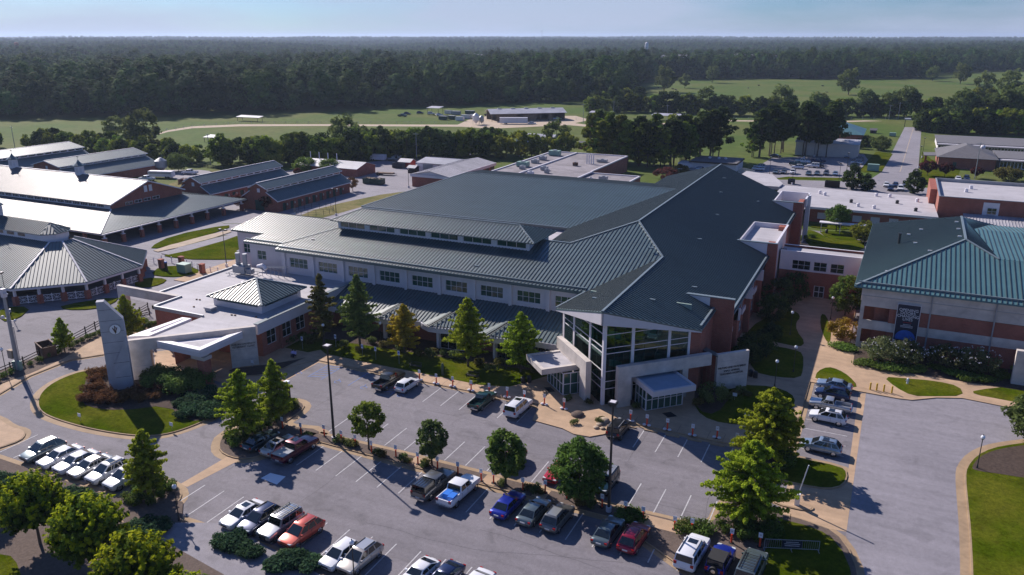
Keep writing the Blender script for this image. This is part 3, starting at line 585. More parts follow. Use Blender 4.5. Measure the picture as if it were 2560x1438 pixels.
cap((-57, 123.6, 16.5), (-90, 123.6, 16.5)); cap((-51.9, 118.4, 14.85), (-57, 123.6, 16.5), .2); cap((-94, 118.4, 14.85), (-90, 123.6, 16.5), .2); cap((-92.8, 170.2, 16.2), (-41.1, 170.2, 16.2), .25); cap((-104.3, 142.6, 12), (-92.8, 170.2, 16.2), .25)
cap((-100.4, 111.8, F_(111.8)), (-93, 119.4, F_(119.4)), .2); cap((-41.8, 103.8, 9.6), (-39.6, 110, 10.5), .25)
cap((-18.3, 113.8, E_(-18.3)+.02), (-18.3, 150.6, E_(-18.3)+.02), .3, .25); cap((-20.6, 104.6, E_(-20.6)+.02), (-20.6, 113.2, E_(-20.6)+.02), .3, .25); cap((-18.3, 169.2, E_(-18.3)+.02), (-18.3, 192.8, E_(-18.3)+.02), .3, .25)
cap((-104, 142.7, 12), (-55.5, 142.7, 12), .25, .1)
mb.build('ridge_cap', M['cap'], hosp)
for x, y in [(-27.6, 104.5), (-33.3, 121.5+2), (-29, 140), (-30, 160), (-33, 178), (-26, 186), (-35, 192), (-24.5, 117), (-60, 113), (-95, 114.5), (-35.5, 103)]:
    z = E_(x) if x > -38 and y > 95 and x > -31 or y > 122 else (F_(y) if y > 108 else 14-.417*(-31-x))
    b_ = MB(); b_.obox((x, y), (.45, 0), (0, .16), z-.05, z+.16); b_.build('roof_vent', M['cap'], hosp)
# lower shed roof with four prow dormers
mb = MB(); roofpoly(mb, f3([(-84, 103.4), (-39, 103.4), (-39, 111), (-84, 111)], S_), 'y', 0.64, th=.14)
fasc = MB(); fl = [(-84, 103.3)]
for x0 in (-74.5, -64.6, -54.3):
    low, c, vb, v, r_ = (x0, 102.9, 3.9), (x0+1.6, 102.1, 4.02), (x0+8.1, 103.4, 3.92), (x0+6.0, 108.1, S_(108.1)+.02), (x0+4.2, 109.2, S_(109.2)+.03)
    roofpoly(mb, [low, c, r_], (.38, .92), 0.5, th=.1); roofpoly(mb, [c, (x0+5, 102.6, 3.97), vb, v], (-.25, .97), 0.55, th=.1) if False else roofpoly(mb, [c, vb, v], (-.3, .95), 0.55, th=.1); roofpoly(mb, [c, v, r_], (-.3, .95), 0.55, th=.1)
    fl += [(x0-.6, 103.3), (x0, 102.8), (x0+1.6, 102.0), (x0+3.4, 102.1), (x0+5.2, 102.5), (x0+8.1, 103.3)]
fl.append((-39, 103.3)); rf(mb, hosp, 'lower_roof')
for i in range(len(fl)-1):
    W, L = seg(fl[i], fl[i+1])
    if L > .05: fasc.wb(W, 0, L, 2.95, 3.86, -.18, 0.02)
fasc.prism(fl+[(-39, 105), (-84, 105)], 2.96, 3.02); fasc.build('curved_fascia', M['white'], hosp)
for x0 in (-74.5, -64.6, -54.3): capb = MB(); capb.bar((x0+1.6, 102.1, 4.1), (x0+4.2, 109.2, S_(109.2)+.1), .25, .12); capb.build('dormer_ridge', M['roof'], hosp)
mb = MB(); ops = [(0.6+u, 0.6+u+3.6, .5, 2.7) for u in (1, 10.5, 20.5, 30.6, 37)]
W = wall(mb, (-84, 104.9), (-41.5, 104.9), 0, 3.0, ops); mb.build('ground_floor_wall', M['brick'], hosp)
for o in ops: window(hosp, W, *o, nx=3, ny=2)
for x in (-71.8, -61.6, -51.5):
    b_ = MB(); b_.box(x-.22, 102.5, 0, x+.22, 102.95, 2.97); b_.build('column', M['white'], hosp)
    W, L = seg((x+.3, 102.8), (x+4.5, 103.2)); window(hosp, W, 0, L, .2, 2.9, 3, 2, rev=.05, name='glazed_screen')
# atrium
corner = (-31.0, 94.4)
def U(o, s, t=0.0, d=1): return (o[0]+d*S2*s-d*S2*t*0, o[1]+S2*s) if t == 0 else (o[0]+d*S2*s+d*S2*t, o[1]+S2*s-S2*t)
WR, _ = seg(corner, (corner[0]+13*S2, corner[1]+13*S2)); WL, _ = seg((corner[0]-14*S2, corner[1]+14*S2), corner)
def topR(s): return 12.35-.235*s
def topL(s): return 12.35-.25*s
colm = [(0, .42), (4.2, .38), (9.8, .36), (12.95, .3)]
fr = MB(); fr.wb(WR, -.22, .22, 0, 12.6, -.3, .14)
for s, w_ in colm[1:]: fr.wb(WR, s-w_/2*1.2, s+w_/2*1.2, 0, topR(s)+.25, -.3, .10)
for s in (4.4, 9.8, 13.5): fr.wb(WL, 14-s-.26, 14-s+.26, 0, topL(s)+.25, -.3, .10)
o = fr.build('atrium_column', M['white'], hosp)
fr = MB()
for z in (10.2, 8.3, 7.5, 4.95, 3.5, 2.4):
    e = min(12.8, (12.35-z)/.235); fr.wb(WR, .2, e, z-.045, z+.045, -.08, .05); e = min(13.3, (12.35-z)/.25); fr.wb(WL, 14-e, 13.8, z-.05, z+.05, -.08, .06)
fr.build('atrium_transoms', M['white'], hosp); fr = MB()
for s in (1.5, 2.9, 6.0, 7.9, 11.4): fr.wb(WR, s-.02, s+.02, 0, topR(s), -.07, .01)
for s in (2.2, 7.1, 11.6): fr.wb(WL, 14-s-.02, 14-s+.02, 0, topL(s), -.07, .01)
fr.build('atrium_mullions', M['green'], hosp)
g_ = MB()
def wp(W, u, z, d=0): return (W[0][0]+W[1][0]*u+W[2][0]*d, W[0][1]+W[1][1]*u+W[2][1]*d, z)
g_.quad(wp(WR, 0, .1), wp(WR, 12.9, .1), wp(WR, 12.9, topR(12.9)), wp(WR, 0, topR(0))); g_.quad(wp(WL, .5, .1), wp(WL, 14, .1), wp(WL, 14, topL(0)), wp(WL, .5, topL(13.5)))
g_.build('atrium_glazing', M['glass'], hosp)
fs_ = MB()                                # tapering white fascia under the roof edge
ca = (-31, 92.85); cr_, cl_ = (-20.2, 103.65), (-41.8, 103.65)
for a, b, zt1, zb1, side in ((ca, cr_, 9.35, 9.15, 1), (cl_, ca, 9.35, 9.15, -1)):
    W, L = seg(a, b)
    zz = [(13.85, 12.1), (zt1, zb1)] if side == 1 else [(zt1, zb1), (13.85, 12.1)]
    vs = [wp(W, 0, zz[0][1]), wp(W, L, zz[1][1]), wp(W, L, zz[1][0]), wp(W, 0, zz[0][0])]; vs += [wp(W, 0, zz[0][1], -.25), wp(W, L, zz[1][1], -.25), wp(W, L, zz[1][0], -.25), wp(W, 0, zz[0][0], -.25)]
    fs_.add(vs, [(0,1,2,3),(7,6,5,4),(0,4,5,1),(1,5,6,2),(2,6,7,3),(3,7,4,0)])
fs_.quad((-31, 93.1, 12.12), (-20.6, 103.6, 9.16), (-21.3, 104.4, 9.16), (-31, 94.7, 12.13)); fs_.quad((-31, 93.1, 12.12), (-41.4, 103.6, 9.16), (-40.7, 104.4, 9.16), (-31, 94.7, 12.13))
fs_.build('atrium_fascia', M['panel'], hosp)
it = MB()                                 # floors and core seen through the glass
fp = [(-31, 95.2), (-22.5, 103.8), (-22.5, 112), (-39.8, 112), (-39.8, 104)]
it.prism(fp, .0, .12); it.prism([(-30.5, 98.6), (-23, 106), (-24, 112), (-39, 112), (-39, 106)], 4.1, 4.45); it.prism([(-30.8, 98.2), (-22.6, 106), (-24, 112), (-39, 112), (-39, 106)], 8.0, 8.35)
it.box(-38, 108, 0, -22.8, 108.3, 11.5); it.build('atrium_floor', M['interior'], hosp)
for x, y, z in ((-30.5, 97.8, 4.46), (-28, 100.3, 4.46), (-33.8, 100.6, 4.46), (-25.5, 103.0, 4.46), (-35.6, 102.7, 4.46), (-31, 98.6, 8.36), (-27, 102, 8.36)):
    b_ = MB(); b_.box(x-.9, y, z, x+.9, y+.12, z+.95); b_.build('balcony_front', M['white'], hosp)
for x, y, z in ((-31.5, 97.3, 9.9), (-34, 99.8, 7.4), (-27.5, 98.8, 3.4), (-24.7, 101.3, 3.3), (-33, 99.3, 3.4)):
    b_ = MB(); b_.tube((x, y, z), (x, y, z+.5), .22, .08, 10); b_.tube((x, y, z+.5), (x, y, z+2.5), .02, .02, 4); b_.build('pendant_lamp', M['globe'], hosp)
mb = MB(); wall(mb, (corner[0]+13*S2, corner[1]+13*S2), (-20.5, 104.9), 0, 9.2); wall(mb, (-20.5, 104.9), (-20.5, 113.4), 0, 9.3); mb.build('atrium_side_wall', M['brick'], hosp); mb = MB(); mb.quad((-41, 111, 3), (-41, 104.4, 3), (-41, 104.4, 9.6), (-41, 111, 9.6)); mb.build('atrium_west_wall', M['panel'], hosp)
# concrete portals
def portal(o, d, L, leg, lo, name, t=.8, leg2=None):
    P0 = (o[0], o[1]); P1 = (o[0]+d*S2*L, o[1]+S2*L); W, _ = seg(P0, P1) if d > 0 else seg(P1, P0)
    m_ = MB()
    def wbx(a, b, z0, z1):
        if d < 0: a, b = L-b, L-a
        m_.wb(W, a, b, z0, z1, -t, 0)
    wbx(0, leg, 0, 6.0); wbx(leg, L, lo, 6.0)
    if leg2: wbx(leg2[0], leg2[1], 0, lo)
    m_.build(name, M['conc'], hosp)
portal((-33.5, 94.3), -1, 10.2, 2.0, 4.25, 'west_portal'); portal((-28.9, 94.3), 1, 14.4, 2.0, 4.3, 'east_portal', leg2=(9.9, 10.7))
def rot_canopy(cx, cy, a, b, z0, z1, name, m='white', lip=.5, inner='wroof'):
    u, v = Vector((S2, S2)), Vector((-S2, S2)); c_ = Vector((cx, cy))
    P = [c_-u*a-v*b, c_+u*a-v*b, c_+u*a+v*b, c_-u*a+v*b]; m_ = MB(); m_.prism([tuple(p) for p in P], z0, z1-.22)
    for i in range(4):
        W, L = seg(tuple(P[i]), tuple(P[(i+1) % 4])); m_.wb(W, lip if i % 2 else 0, L-(lip if i % 2 else 0), z1-.22, z1, -lip, 0)
    o = m_.build(name, M[m], hosp); m_ = MB(); m_.prism([tuple(c_-u*(a-lip)-v*(b-lip)), tuple(c_+u*(a-lip)-v*(b-lip)), tuple(c_+u*(a-lip)+v*(b-lip)), tuple(c_-u*(a-lip)+v*(b-lip))], z1-.24, z1-.17); m_.build('canopy_deck', M[inner], o); return o
rot_canopy(-23.6, 97.5, 3.2, 3.0, 3.2, 4.0, 'east_canopy', 'panel', .35, 'bluroof'); rot_canopy(-39.6, 97.1, 2.8, 3.0, 3.45, 4.25, 'west_canopy', 'conc')
def vestibule(P, z1, doors, name):
    for i in range(len(P)-1):
        W, L = seg(P[i], P[i+1]); nx = max(2, round(L/1.0)); window(hosp, W, 0, L, .05, z1, nx, 2, rev=.04, pm='gpane', name=name if i not in doors else 'glass_doors', t=.12)
vestibule([(-27.3, 97.3), (-25.2, 95.1), (-21.2, 99.1), (-23.4, 101.3)], 3.2, (1,), 'vestibule_glazing')
vestibule([(-40.8, 98.4), (-37.0, 94.9), (-34.6, 97.2)], 3.4, (0,), 'vestibule_glazing')
# sign wall
sw = thing('sign_wall', 'pale concrete wall with hospital lettering standing beside the atrium', 'sign wall', (-16.3, 107.0, 0))
a, b = (-18.0, 105.2), (-14.35, 108.85); W, L = seg(a, b)
mb = MB(); mb.wb(W, 0, L, 0, 5.7, -.5, 0); mb.build('wall', M['conc'], sw); mb = MB()
for z in (4.55, 2.1): mb.wb(W, 0, L, z, z+.03, 0, .004)
mb.build('panel_joint', M['metalgrey'], sw)
for i, (s, z) in enumerate((('WILFORD AND KATE BAILEY', 3.55), ('SMALL ANIMAL', 3.05), ('TEACHING HOSPITAL', 2.6))):
    p = wp(W, 2.45, z, .03); text(s, p, (S2, S2), .42, 'dark', sw, sx=.86 if i == 0 else .95)
lw_ = thing('low_brick_wall', 'low red brick wall with green sloping coping behind the hospital sign wall', 'wall', (-19.4, 106.5, 0))
mb = MB(); mb.prism([(-20.3, 106.9), (-18.0, 105.3), (-17.6, 105.8), (-20.2, 108.0)], 0, 5.3); mb.build('brickwork', M['brick'], lw_); mb = MB(); mb.prism([(-20.4, 106.8), (-18.0, 105.2), (-17.5, 105.8), (-20.3, 108.1)], 5.303, 5.42); mb.build('coping', M['roof'], lw_)
# right wing east elevation, fins and boxes
mb = MB(); ops = [(1.5+i*5.8, 1.5+i*5.8+2.2, 5.3, 7.1) for i in range(6)] + [(1.5+i*5.8, 1.5+i*5.8+2.2, 1.3, 3.1) for i in range(6)]
W = wall(mb, (-18.8, 114), (-18.8, 151), 0, 8.7, ops); wall(mb, (-18.8, 151), (-18.8, 193), 0, 8.7)
for y in (119.6, 131.2, 142.8): mb.box(-18.79, y-.6, 0, -17.9, y+.6, 8.2)
mb.build('east_wall', M['brick'], hosp)
for o in ops: window(hosp, W, *o, nx=2, ny=2)
mb = MB()
for y in (116, 127.5, 139): mb.box(-18.78, y, 4.4, -18.5, y+5.6-2.4, 5.2); mb.box(-18.77, y+3, 6.3, -17.6, y+3.4, 8.2)
mb.build('panel_band', M['white'], hosp)
for yf, xl, z, xb, nm in ((113.4, -25.2, 11.3, -21.2, 'fin'), (151, -23.9, 11.05, -18.5, 'fin'), (193.1, -23.4, 11.05, -18.8, 'fin')):
    xr = -16.75 if yf > 120 else -17.7
    m_ = MB(); m_.box(xb, yf-.2, 0, xr, yf+.25, z); fo = m_.build('brick_fin', M['brick'], hosp)
    m_ = MB(); m_.add([(xl, yf-.17, E_(xl)-.1), (xb, yf-.17, E_(xb)-.1), (xb, yf-.17, z), (xl, yf-.17, z), (xl, yf+.22, E_(xl)-.1), (xb, yf+.22, E_(xb)-.1), (xb, yf+.22, z), (xl, yf+.22, z)], [(0,1,2,3),(7,6,5,4),(0,4,5,1),(2,6,7,3),(3,7,4,0)]); m_.build('fin_panel', M['white'], fo)
    m_ = MB(); m_.box(xl-.2, yf-.3, z+.002, xr+.08, yf+.35, z+.14); m_.build('coping', M['cap'], fo)
for a, b, x in ((151.3, 153.5, -18.6), (166.5, 168.7, -18.6), (193.4, 199, -18.0)): mb = MB(); mb.box(x, a, 0, -16.9, b, 10.9); mb.build('brick_corner', M['brick'], hosp)
mb = MB(); mb.box(-17.3, 153.5, 0, -16.95, 166.5, 10.9); mb.box(-23.7, 168.5, 9, -17, 168.8, 11.05); mb.box(-23.9, 151.3, 9, -23.6, 168.5, 11.05); mb.box(-17.25, 151.3, 10.9, -16.85, 168.6, 11.05)
mb.box(-23.2, 207.3, 8, -16.5, 207.6, 11); mb.box(-16.9, 199, 8.9, -16.5, 207.3, 11); mb.box(-23.4, 193.4, 9, -23.1, 207.3, 11.0); mb.box(-16.95, 203.6, 0, -16.0, 205.2, 11); mb.build('parapet', M['white'], hosp)
mb = MB(); mb.box(-23.6, 151.3, 9.8, -17.2, 168.5, 10.1); mb.box(-23, 193.5, 8.4, -17, 207.2, 8.6); mb.build('box_roof', M['wroof'], hosp)
W, L = seg((-16.6, 199), (-16.6, 203.6)); window(hosp, W, 0, L, .1, 8.8, 4, 8, rev=.02, pm='gpane', name='stair_glazing')

# ================================================================ LINK
lk = thing('link_building', 'two storey brick link with white panel band joining the hospital to the lecture building', 'building', (-9, 158, 0))
mb = MB(); ops = [(5.8, 7.7, 0, 2.4)]; W = wall(mb, (-15.7+.0, 156.3), (-1, 156.3), 0, 5.0, ops); mb.box(-16.6, 156.3, 0, -15.7, 158, 8.7); wall(mb, (-1, 161.5), (-16.6, 161.5), 0, 8.7); mb.build('wall', M['brick'], lk)
mb = MB(); ops2 = [(2.3, 5.6, 5.25, 7.05), (6.2, 8.55, 5.25, 7.05), (9.2, 11.6, 5.25, 7.05)]; W2 = wall(mb, (-16.6, 156.26), (-1, 156.26), 5.0, 8.7, ops2); wall(mb, (-1, 161.55), (-16.6, 161.55), 8.0, 8.72); mb.box(-16.6, 156.26, 8.7, -1, 156.6, 8.76); mb.box(-16.6, 161.2, 8.7, -1, 161.56, 8.76); mb.build('panel_band', M['white'], lk)
mb = MB(); mb.box(-16.6, 156.6, 8.1, -1, 161.2, 8.3); mb.build('roof', M['wroof'], lk)
for o, n in zip(ops2, (3, 2, 2)): window(lk, W2, *o, nx=n, ny=1 if n == 9 else 2)
window(lk, W, *ops[0], nx=2, ny=2, name='double_door', t=.14)
# ================================================================ LECTURE BUILDING (banner)
lb = thing('lecture_building', 'brick and pale panel building with a teal hipped metal roof on the right', 'building', (15, 150, 0))
mb = MB(); h = (13.1, 147.2, 16.0); kx = (13.5, 166.9, 16.0); r3 = (17.7, 142.4, 14.35)
roofpoly(mb, [(-2.4, 131.2, 10.5), (60, 131.2, 10.5), (60, 142.4, 14.35), r3, h], 'y', 0.68, th=.25); roofpoly(mb, [(-2.4, 131.2, 10.5), h, kx, (-1.4, 180, 10.5)], 'x', 0.62, th=.25)
roofpoly(mb, [h, r3, (15.25, 160, 15.25), (18.6, 170.6, 14.1), (30, 180, 10.5), kx], 'x', 0.6, th=.1); roofpoly(mb, [kx, (30, 180, 10.5), (-1.4, 180, 10.5)], 'y', 0.6)
mb.cur = 0; o = mb.build('roof', [M['roofb'], M['roofrib']], lb)
mb = MB(); roofpoly(mb, [(17.7, 142.45, 14.37), (60, 142.45, 14.37), (60, 160, 15.25), (15.25, 160, 15.25)], 'y', 0.66, th=.2); roofpoly(mb, [(15.25, 160, 15.25), (60, 160, 15.25), (60, 170.6, 14.1), (18.6, 170.6, 14.1)], 'y', 0.66, th=.2); mb.build('low_roof', [M['roofb'], M['roofrib']], lb)
mb = MB()
for p, q in (((-2.2, 131.4, 10.6), h), (h, kx), (h, r3)): mb.bar((p[0], p[1], p[2]+.08), (q[0], q[1], q[2]+.08), .38, .12)
mb.bar((-1.8, 132.2, 10.98), (60, 132.2, 10.98), .25, .25); mb.build('ridge_cap', M['cap'], lb)
mb = MB(); wall(mb, (3.1, 132), (60, 132), 0, 3.5); wall(mb, (3.1, 132), (60, 132), 4.85, 7.15); wall(mb, (-1.1, 180), (-1.1, 133), 0, 8)
mb.box(3.1, 132.02, 0, 3.4, 135, 7.2); mb.box(-1, 134.9, 0, 3.4, 135.2, 7.2); mb.box(1.0, 133.4, 0, 3.1, 134.9, 7.2)
mb.build('brick_wall', M['brick'], lb)
mb = MB(); wall(mb, (-1.1, 132), (60, 132), 7.2, 9.0); mb.box(3.1, 131.96, 3.5, 60, 132.2, 4.85); mb.box(-.8, 132, 3.4, 3.1, 132.3, 4.9); mb.box(-.8, 132.3, 3.4, 3.1, 134.9, 3.5); mb.box(-.8, 132.1, 0, 1.0, 132.35, 1.1); mb.box(1.0, 132.1, 0, 3.1, 132.35, .9)
mb.box(-1.1, 131.9, 0, -.55, 132.5, 9.1); mb.box(-1.2, 131.85, 9.0, 60, 132.2, 10.3); mb.box(-1.2, 132.2, 8, -.9, 180, 10.3); mb.box(3.1, 131.9, 3.4, 60, 131.96, 3.5); mb.build('panel_wall', M['conc'], lb)
mb = MB(); mb.box(-1.1, 131.8, 8.95, 60, 131.85, 9.03); mb.build('shadow_joint', M['metalgrey'], lb)
for x in (8.75, 17.3, 25.8):
    b_ = MB(); b_.tube((x, 131.7, 0), (x, 131.7, 10.1), .11, .11, 8); b_.build('downpipe', M['metalgrey'], lb)
b_ = MB(); b_.tube((3.5, 155, 10), (3.5, 155, 14.2), .22, .22, 10); b_.tube((3.5, 155, 14.2), (3.5, 155, 14.4), .32, .3, 10); b_.build('flue', M['dark'], lb)
for x, y, z in ((6, 152, 0), (5, 160, 0), (7, 162, 0), (12.4, 150, 0), (12.5, 156, 0), (12.5, 162, 0), (2, 136, 0), (8, 144, 0)):
    z = 10.5+.355*(x+2.4); b_ = MB(); b_.box(x-.3, y-.1, z, x+.3, y+.1, z+.2); b_.build('snow_guard', M['white'], lb)
bn = thing('banner', 'tall navy banner with white lettering and a blue globe hung on the brick wall', 'banner', (5.8, 131.7, 1.9)); by = 131.62
mb = MB(); mb.box(4.2, by, 1.95, 7.35, by+.06, 8.3); mb.build('cloth', M['navy'], bn)
mb = MB(); mb.box(4.12, by+.01, 1.87, 4.2, by+.07, 8.38); mb.box(7.35, by+.01, 1.87, 7.43, by+.07, 8.38); mb.box(4.2, by+.01, 8.3, 7.35, by+.07, 8.38); mb.box(4.2, by+.01, 1.87, 7.35, by+.07, 1.95); mb.build('frame', M['white'], bn)
for s, z in (('OPENING', 7.45), ('DOORS.', 6.95), ('CHANGING', 6.45), ('LIVES', 5.95)): text(s, (5.78, by-.02, z), (1, 0), .62, 'signwhite', bn, sx=.92 if s == 'CHANGING' else 1)
mb = MB(); mb.box(5.2, by-.02, 5.42, 6.4, by, 5.5); mb.build('red_rule', M['red'], bn)
mb = MB()
for z, w_ in ((5.05, .55), (4.83, .9), (4.62, .85)): mb.box(5.78-w_, by-.02, z, 5.78+w_, by, z+.1)
mb.build('small_print', M['paint_line'], bn)
mb = MB(); P = [(5.78+1.42*math.cos(t), 2.9+1.3*math.sin(t)) for t in [math.pi*k/16*1.16-.25 for k in range(17)]]; P = [(x, max(2.0, z)) for x, z in P]
mb.add([(x, by-.012, z) for x, z in P], [tuple(range(len(P)))]); mb.build('globe_print', M['bannerblue'], bn)
rw2 = thing('concrete_wall', 'pale concrete wall end standing at the right edge below the lecture building', 'wall', (21, 126, 0)); mb = MB(); mb.box(20.0, 126.0, 0, 30, 126.8, 5.3); mb.build('wall', M['conc'], rw2)

# ================================================================ CLINIC
cl = thing('clinic_building', 'low clinic with white flat roof, brick walls and a small pyramid roof', 'building', (-96, 98, 0))
roofP = [(-110.7, 92), (-105.6, 92), (-105.6, 86.2), (-94.6, 86.2), (-94.6, 76.4), (-84.4, 86.6), (-84.4, 111), (-110.7, 111)]
mb = MB(); mb.prism(roofP, 5.5, 5.8); mb.build('flat_roof', M['wroof'], cl)
mb = MB()
def edge(a, b, z0=5.5, z1=6.08, t=.32, m_=mb):
    W, L = seg(a, b); m_.wb(W, 0, L, z0, z1, -t, 0)
edge((-110.8, 112), (-110.8, 91.6)); edge((-110.8, 91.6), (-105.5, 91.6)); edge((-105.6, 92.0), (-105.6, 86.0)); edge((-105.6, 86.0), (-94.5, 86.0)); mb.build('parapet', M['metalgrey'], cl)
mb = MB(); W, L = seg((-84.3, 86.6), (-84.3, 111)); mb.wb(W, 0, L, 4.3, 5.95, -.3, .35); mb.build('east_fascia', M['panel'], cl); mb = MB(); mb.wb(W, 0, L, 5.952, 6.05, -.4, .42); mb.build('east_coping', M['cap'], cl)
mb = MB(); wall(mb, (-105.4, 86.3), (-94.8, 86.3), 0, 5.6); wall(mb, (-105.4, 92), (-105.4, 86.3), 0, 5.6); wall(mb, (-110.5, 111), (-110.5, 92), 0, 5.6); wall(mb, (-110.5, 92), (-105.4, 92), 0, 5.6)
ops = [(1.1, 3.2, 1.6, 4.1), (4.6, 6.8, 1.6, 4.1), (8.0, 10.2, 1.6, 4.1)]; Wc = wall(mb, (-84.6, 88.0), (-84.6, 104.8), 0, 4.5, ops); wall(mb, (-94.8, 86.3), (-94.8, 80), 0, 5.6)
mb.box(-84.59, 92.1-.25, 0, -84.2, 92.1+.15, 4.3); mb.box(-84.59, 99.2, 0, -84.2, 99.6, 4.3); wall(mb, (-92.5, 86.6), (-84.6, 88), 0, 5.5); mb.build('brick_wall', M['brick'], cl)
for o in ops: window(cl, Wc, *o, nx=2, ny=2)
# long diagonal concrete wall with the lettering
mb = MB(); A, B = (-95.6, 72.6), (-83.0, 85.2); W, L = seg(A, B); mb.wb(W, 0, L, 4.55, 6.3, -.7, 0); mb.wb(W, L-3.9, L, 0, 4.55, -.7, 0); mb.wb(W, .1, 3.0, 0, 4.55, -3.2, 0); mb.build('portal_wall', M['conc'], cl)
mb = MB(); mb.wb(W, L-3.9, L, 1.2, 1.24, 0, .004); mb.wb(W, L-3.9, L, 2.9, 2.94, 0, .004); mb.wb(W, .1, 3, 2.2, 2.24, 0, .004); mb.build('panel_joint', M['metalgrey'], cl)
for s, z in (('AUBURN UNIVERSITY', 3.75), ('VETERINARY CLINIC', 3.32)): text(s, wp(W, L-1.95, z, .03), (S2, S2), .40, 'dark', cl, sx=.9)
# triangular canopy
mb = MB(); T = [(-92.3, 75.1), (-83.9, 75.1), (-83.9, 83.4)]; mb.prism(T, 4.9, 5.55); mb.build('canopy_soffit', M['panel'], cl)
mb = MB(); Ti = [(-90.2, 76.0), (-84.8, 76.0), (-84.8, 81.3)]
mb.prism([T[0], T[1], Ti[1], Ti[0]], 5.555, 6.0); mb.prism([T[1], T[2], Ti[2], Ti[1]], 5.556, 6.002); mb.build('canopy_rim', M['white'], cl); mb = MB(); mb.prism(Ti, 5.5, 5.6); mb.build('canopy_deck', M['wroof'], cl)
mb = MB(); V = [(-97.6, 74.6), (-96.9, 84.2), (-95.2, 84.4), (-95.0, 76.2)]; Vi = [(-96.4, 77.4), (-96.2, 83.5), (-95.9, 83.5), (-95.7, 77.4)]
for i in range(4): mb.prism([V[i], V[(i+1) % 4], Vi[(i+1) % 4], Vi[i]], 5.45, 6.0+.002*i)
mb.build('trellis_frame', M['white'], cl)
mb = MB(); mb.box(-85.6, 75.9, 0, -84.3, 77.2, 4.0); mb.build('brick_pier', M['brick'], cl); mb = MB(); mb.box(-86.6, 75.8, 4.0, -84.1, 77.3, 4.5); mb.box(-85.4, 76, 4.5, -84.4, 77, 4.9); mb.build('pier_cap', M['conc'], cl)
# concrete arm to the north west
mb = MB(); mb.box(-120.3, 91.3, 4.5, -105.8, 92.0, 6.1); mb.box(-120.3, 91.3, 0, -118.6, 92.4, 4.5); mb.build('concrete_arm', M['conc'], cl)
# pyramid lantern
mb = MB(); q = [(-98.0, 90.4, 7.5), (-86.3, 90.4, 7.5), (-86.3, 101.4, 7.5), (-98.0, 101.4, 7.5)]; ap = (-92.15, 95.9, 9.75)
for i in range(4): roofpoly(mb, [q[i], q[(i+1) % 4], ap], 'y' if i % 2 == 0 else 'x', 0.62, th=.15, rw=.09, rh=.1)
rf(mb, cl, 'pyramid_roof'); mb = MB()
for p in q: mb.bar((p[0], p[1], p[2]+.05), (ap[0], ap[1], ap[2]+.05), .3, .12)
mb.build('pyramid_hip', M['cap'], cl)
mb = MB(); mb.box(-97.3, 91.2, 5.8, -87.1, 100.6, 6.75)
for x, y in ((-97.3, 91.2), (-87.9, 91.2), (-87.9, 99.8), (-97.3, 99.8)): mb.box(x, y, 6.75, x+.8, y+.8, 7.4)
mb.build('lantern_base', M['panel'], cl); mb = MB(); mb.box(-97.1, 91.4, 6.75, -87.3, 100.4, 7.35); mb.build('lantern_glazing', M['gpane'], cl)
# roof plant
ah = thing('air_handler', 'grey rooftop air handler with two tall exhaust stacks on the white clinic roof', 'air handler', (-105.5, 106.5, 5.8))
mb = MB(); mb.box(-107, 105.6, 6.3, -104.2, 107.4, 7.7); mb.box(-104.2, 105.9, 6.3, -103, 107.0, 7.2)
for x in (-107.6, -103.0): mb.tube((x, 105.3, 5.8), (x, 105.3, 6.3), .05, .05, 6); mb.tube((x, 107.6, 5.8), (x, 107.6, 6.3), .05, .05, 6)
mb.build('casing', M['metalgrey'], ah); mb = MB()
for x in (-108, -102.6): mb.bar((x, 104.9, 6.2), (x, 108, 6.2), .08, .1)
for y in (104.9, 108): mb.bar((-108, y, 6.3), (-102.6, y, 6.3), .08, .1)
mb.build('support_rail', M['metalgrey'], ah)
for x in (-106.4, -104.7): b_ = MB(); b_.tube((x, 106.6, 7.7), (x, 106.6, 9.9), .42, .42, 14); b_.tube((x, 106.6, 7.9), (x, 106.6, 8.1), .5, .5, 14); b_.build('stack', M['metalgrey'], ah)
dk = thing('duct_run', 'pale bent duct and pipes on thin stands beside the rooftop air handler', 'duct', (-100, 107.8, 5.8))
mb = MB(); mb.tube((-102.5, 107.4, 7.5), (-101.2, 107.4, 7.9), .38, .38, 10); mb.tube((-101.2, 107.4, 7.9), (-100.6, 107.4, 7.2), .36, .36, 10); mb.build('duct', M['white'], dk)
mb = MB()
for y in (107, 107.5, 108): mb.tube((-102, y, 7.4), (-96.8, y+1, 7.8), .06, .06, 6)
for x in (-101.5, -99.8, -98.2, -97): mb.tube((x, 107.3+(x+102)*.15, 5.8), (x, 107.3+(x+102)*.15, 7.6), .045, .045, 6); mb.tube((x, 108.3+(x+102)*.15, 5.8), (x, 108.3+(x+102)*.15, 7.6), .045, .045, 6)
mb.build('pipes', M['metalgrey'], dk)
for nm, lab, x, y, r_, h_ in (('roof_fan', 'round white fan housing on the clinic roof near the air handler', -100.2, 101.6, .7, .8),):
    t_ = thing(nm, lab, 'fan', (x, y, 5.8)); b_ = MB(); b_.tube((x, y, 5.8), (x, y, 5.8+h_), r_, r_*1.1, 14); b_.build('housing', M['white'], t_); b_ = MB(); b_.tube((x, y, 5.8+h_), (x, y, 5.9+h_), r_*.6, r_*.4, 12); b_.build('grille', M['dark'], t_)
t_ = thing('skylight', 'small white skylight box on the clinic roof south of the pyramid', 'skylight', (-95.7, 88.9, 5.8)); b_ = MB(); b_.box(-96.4, 88.3, 5.8, -95.0, 89.4, 6.25); b_.build('curb', M['metalgrey'], t_); b_ = MB(); b_.box(-96.5, 88.2, 6.25, -94.9, 89.5, 6.45); b_.build('dome', M['wroof'], t_)
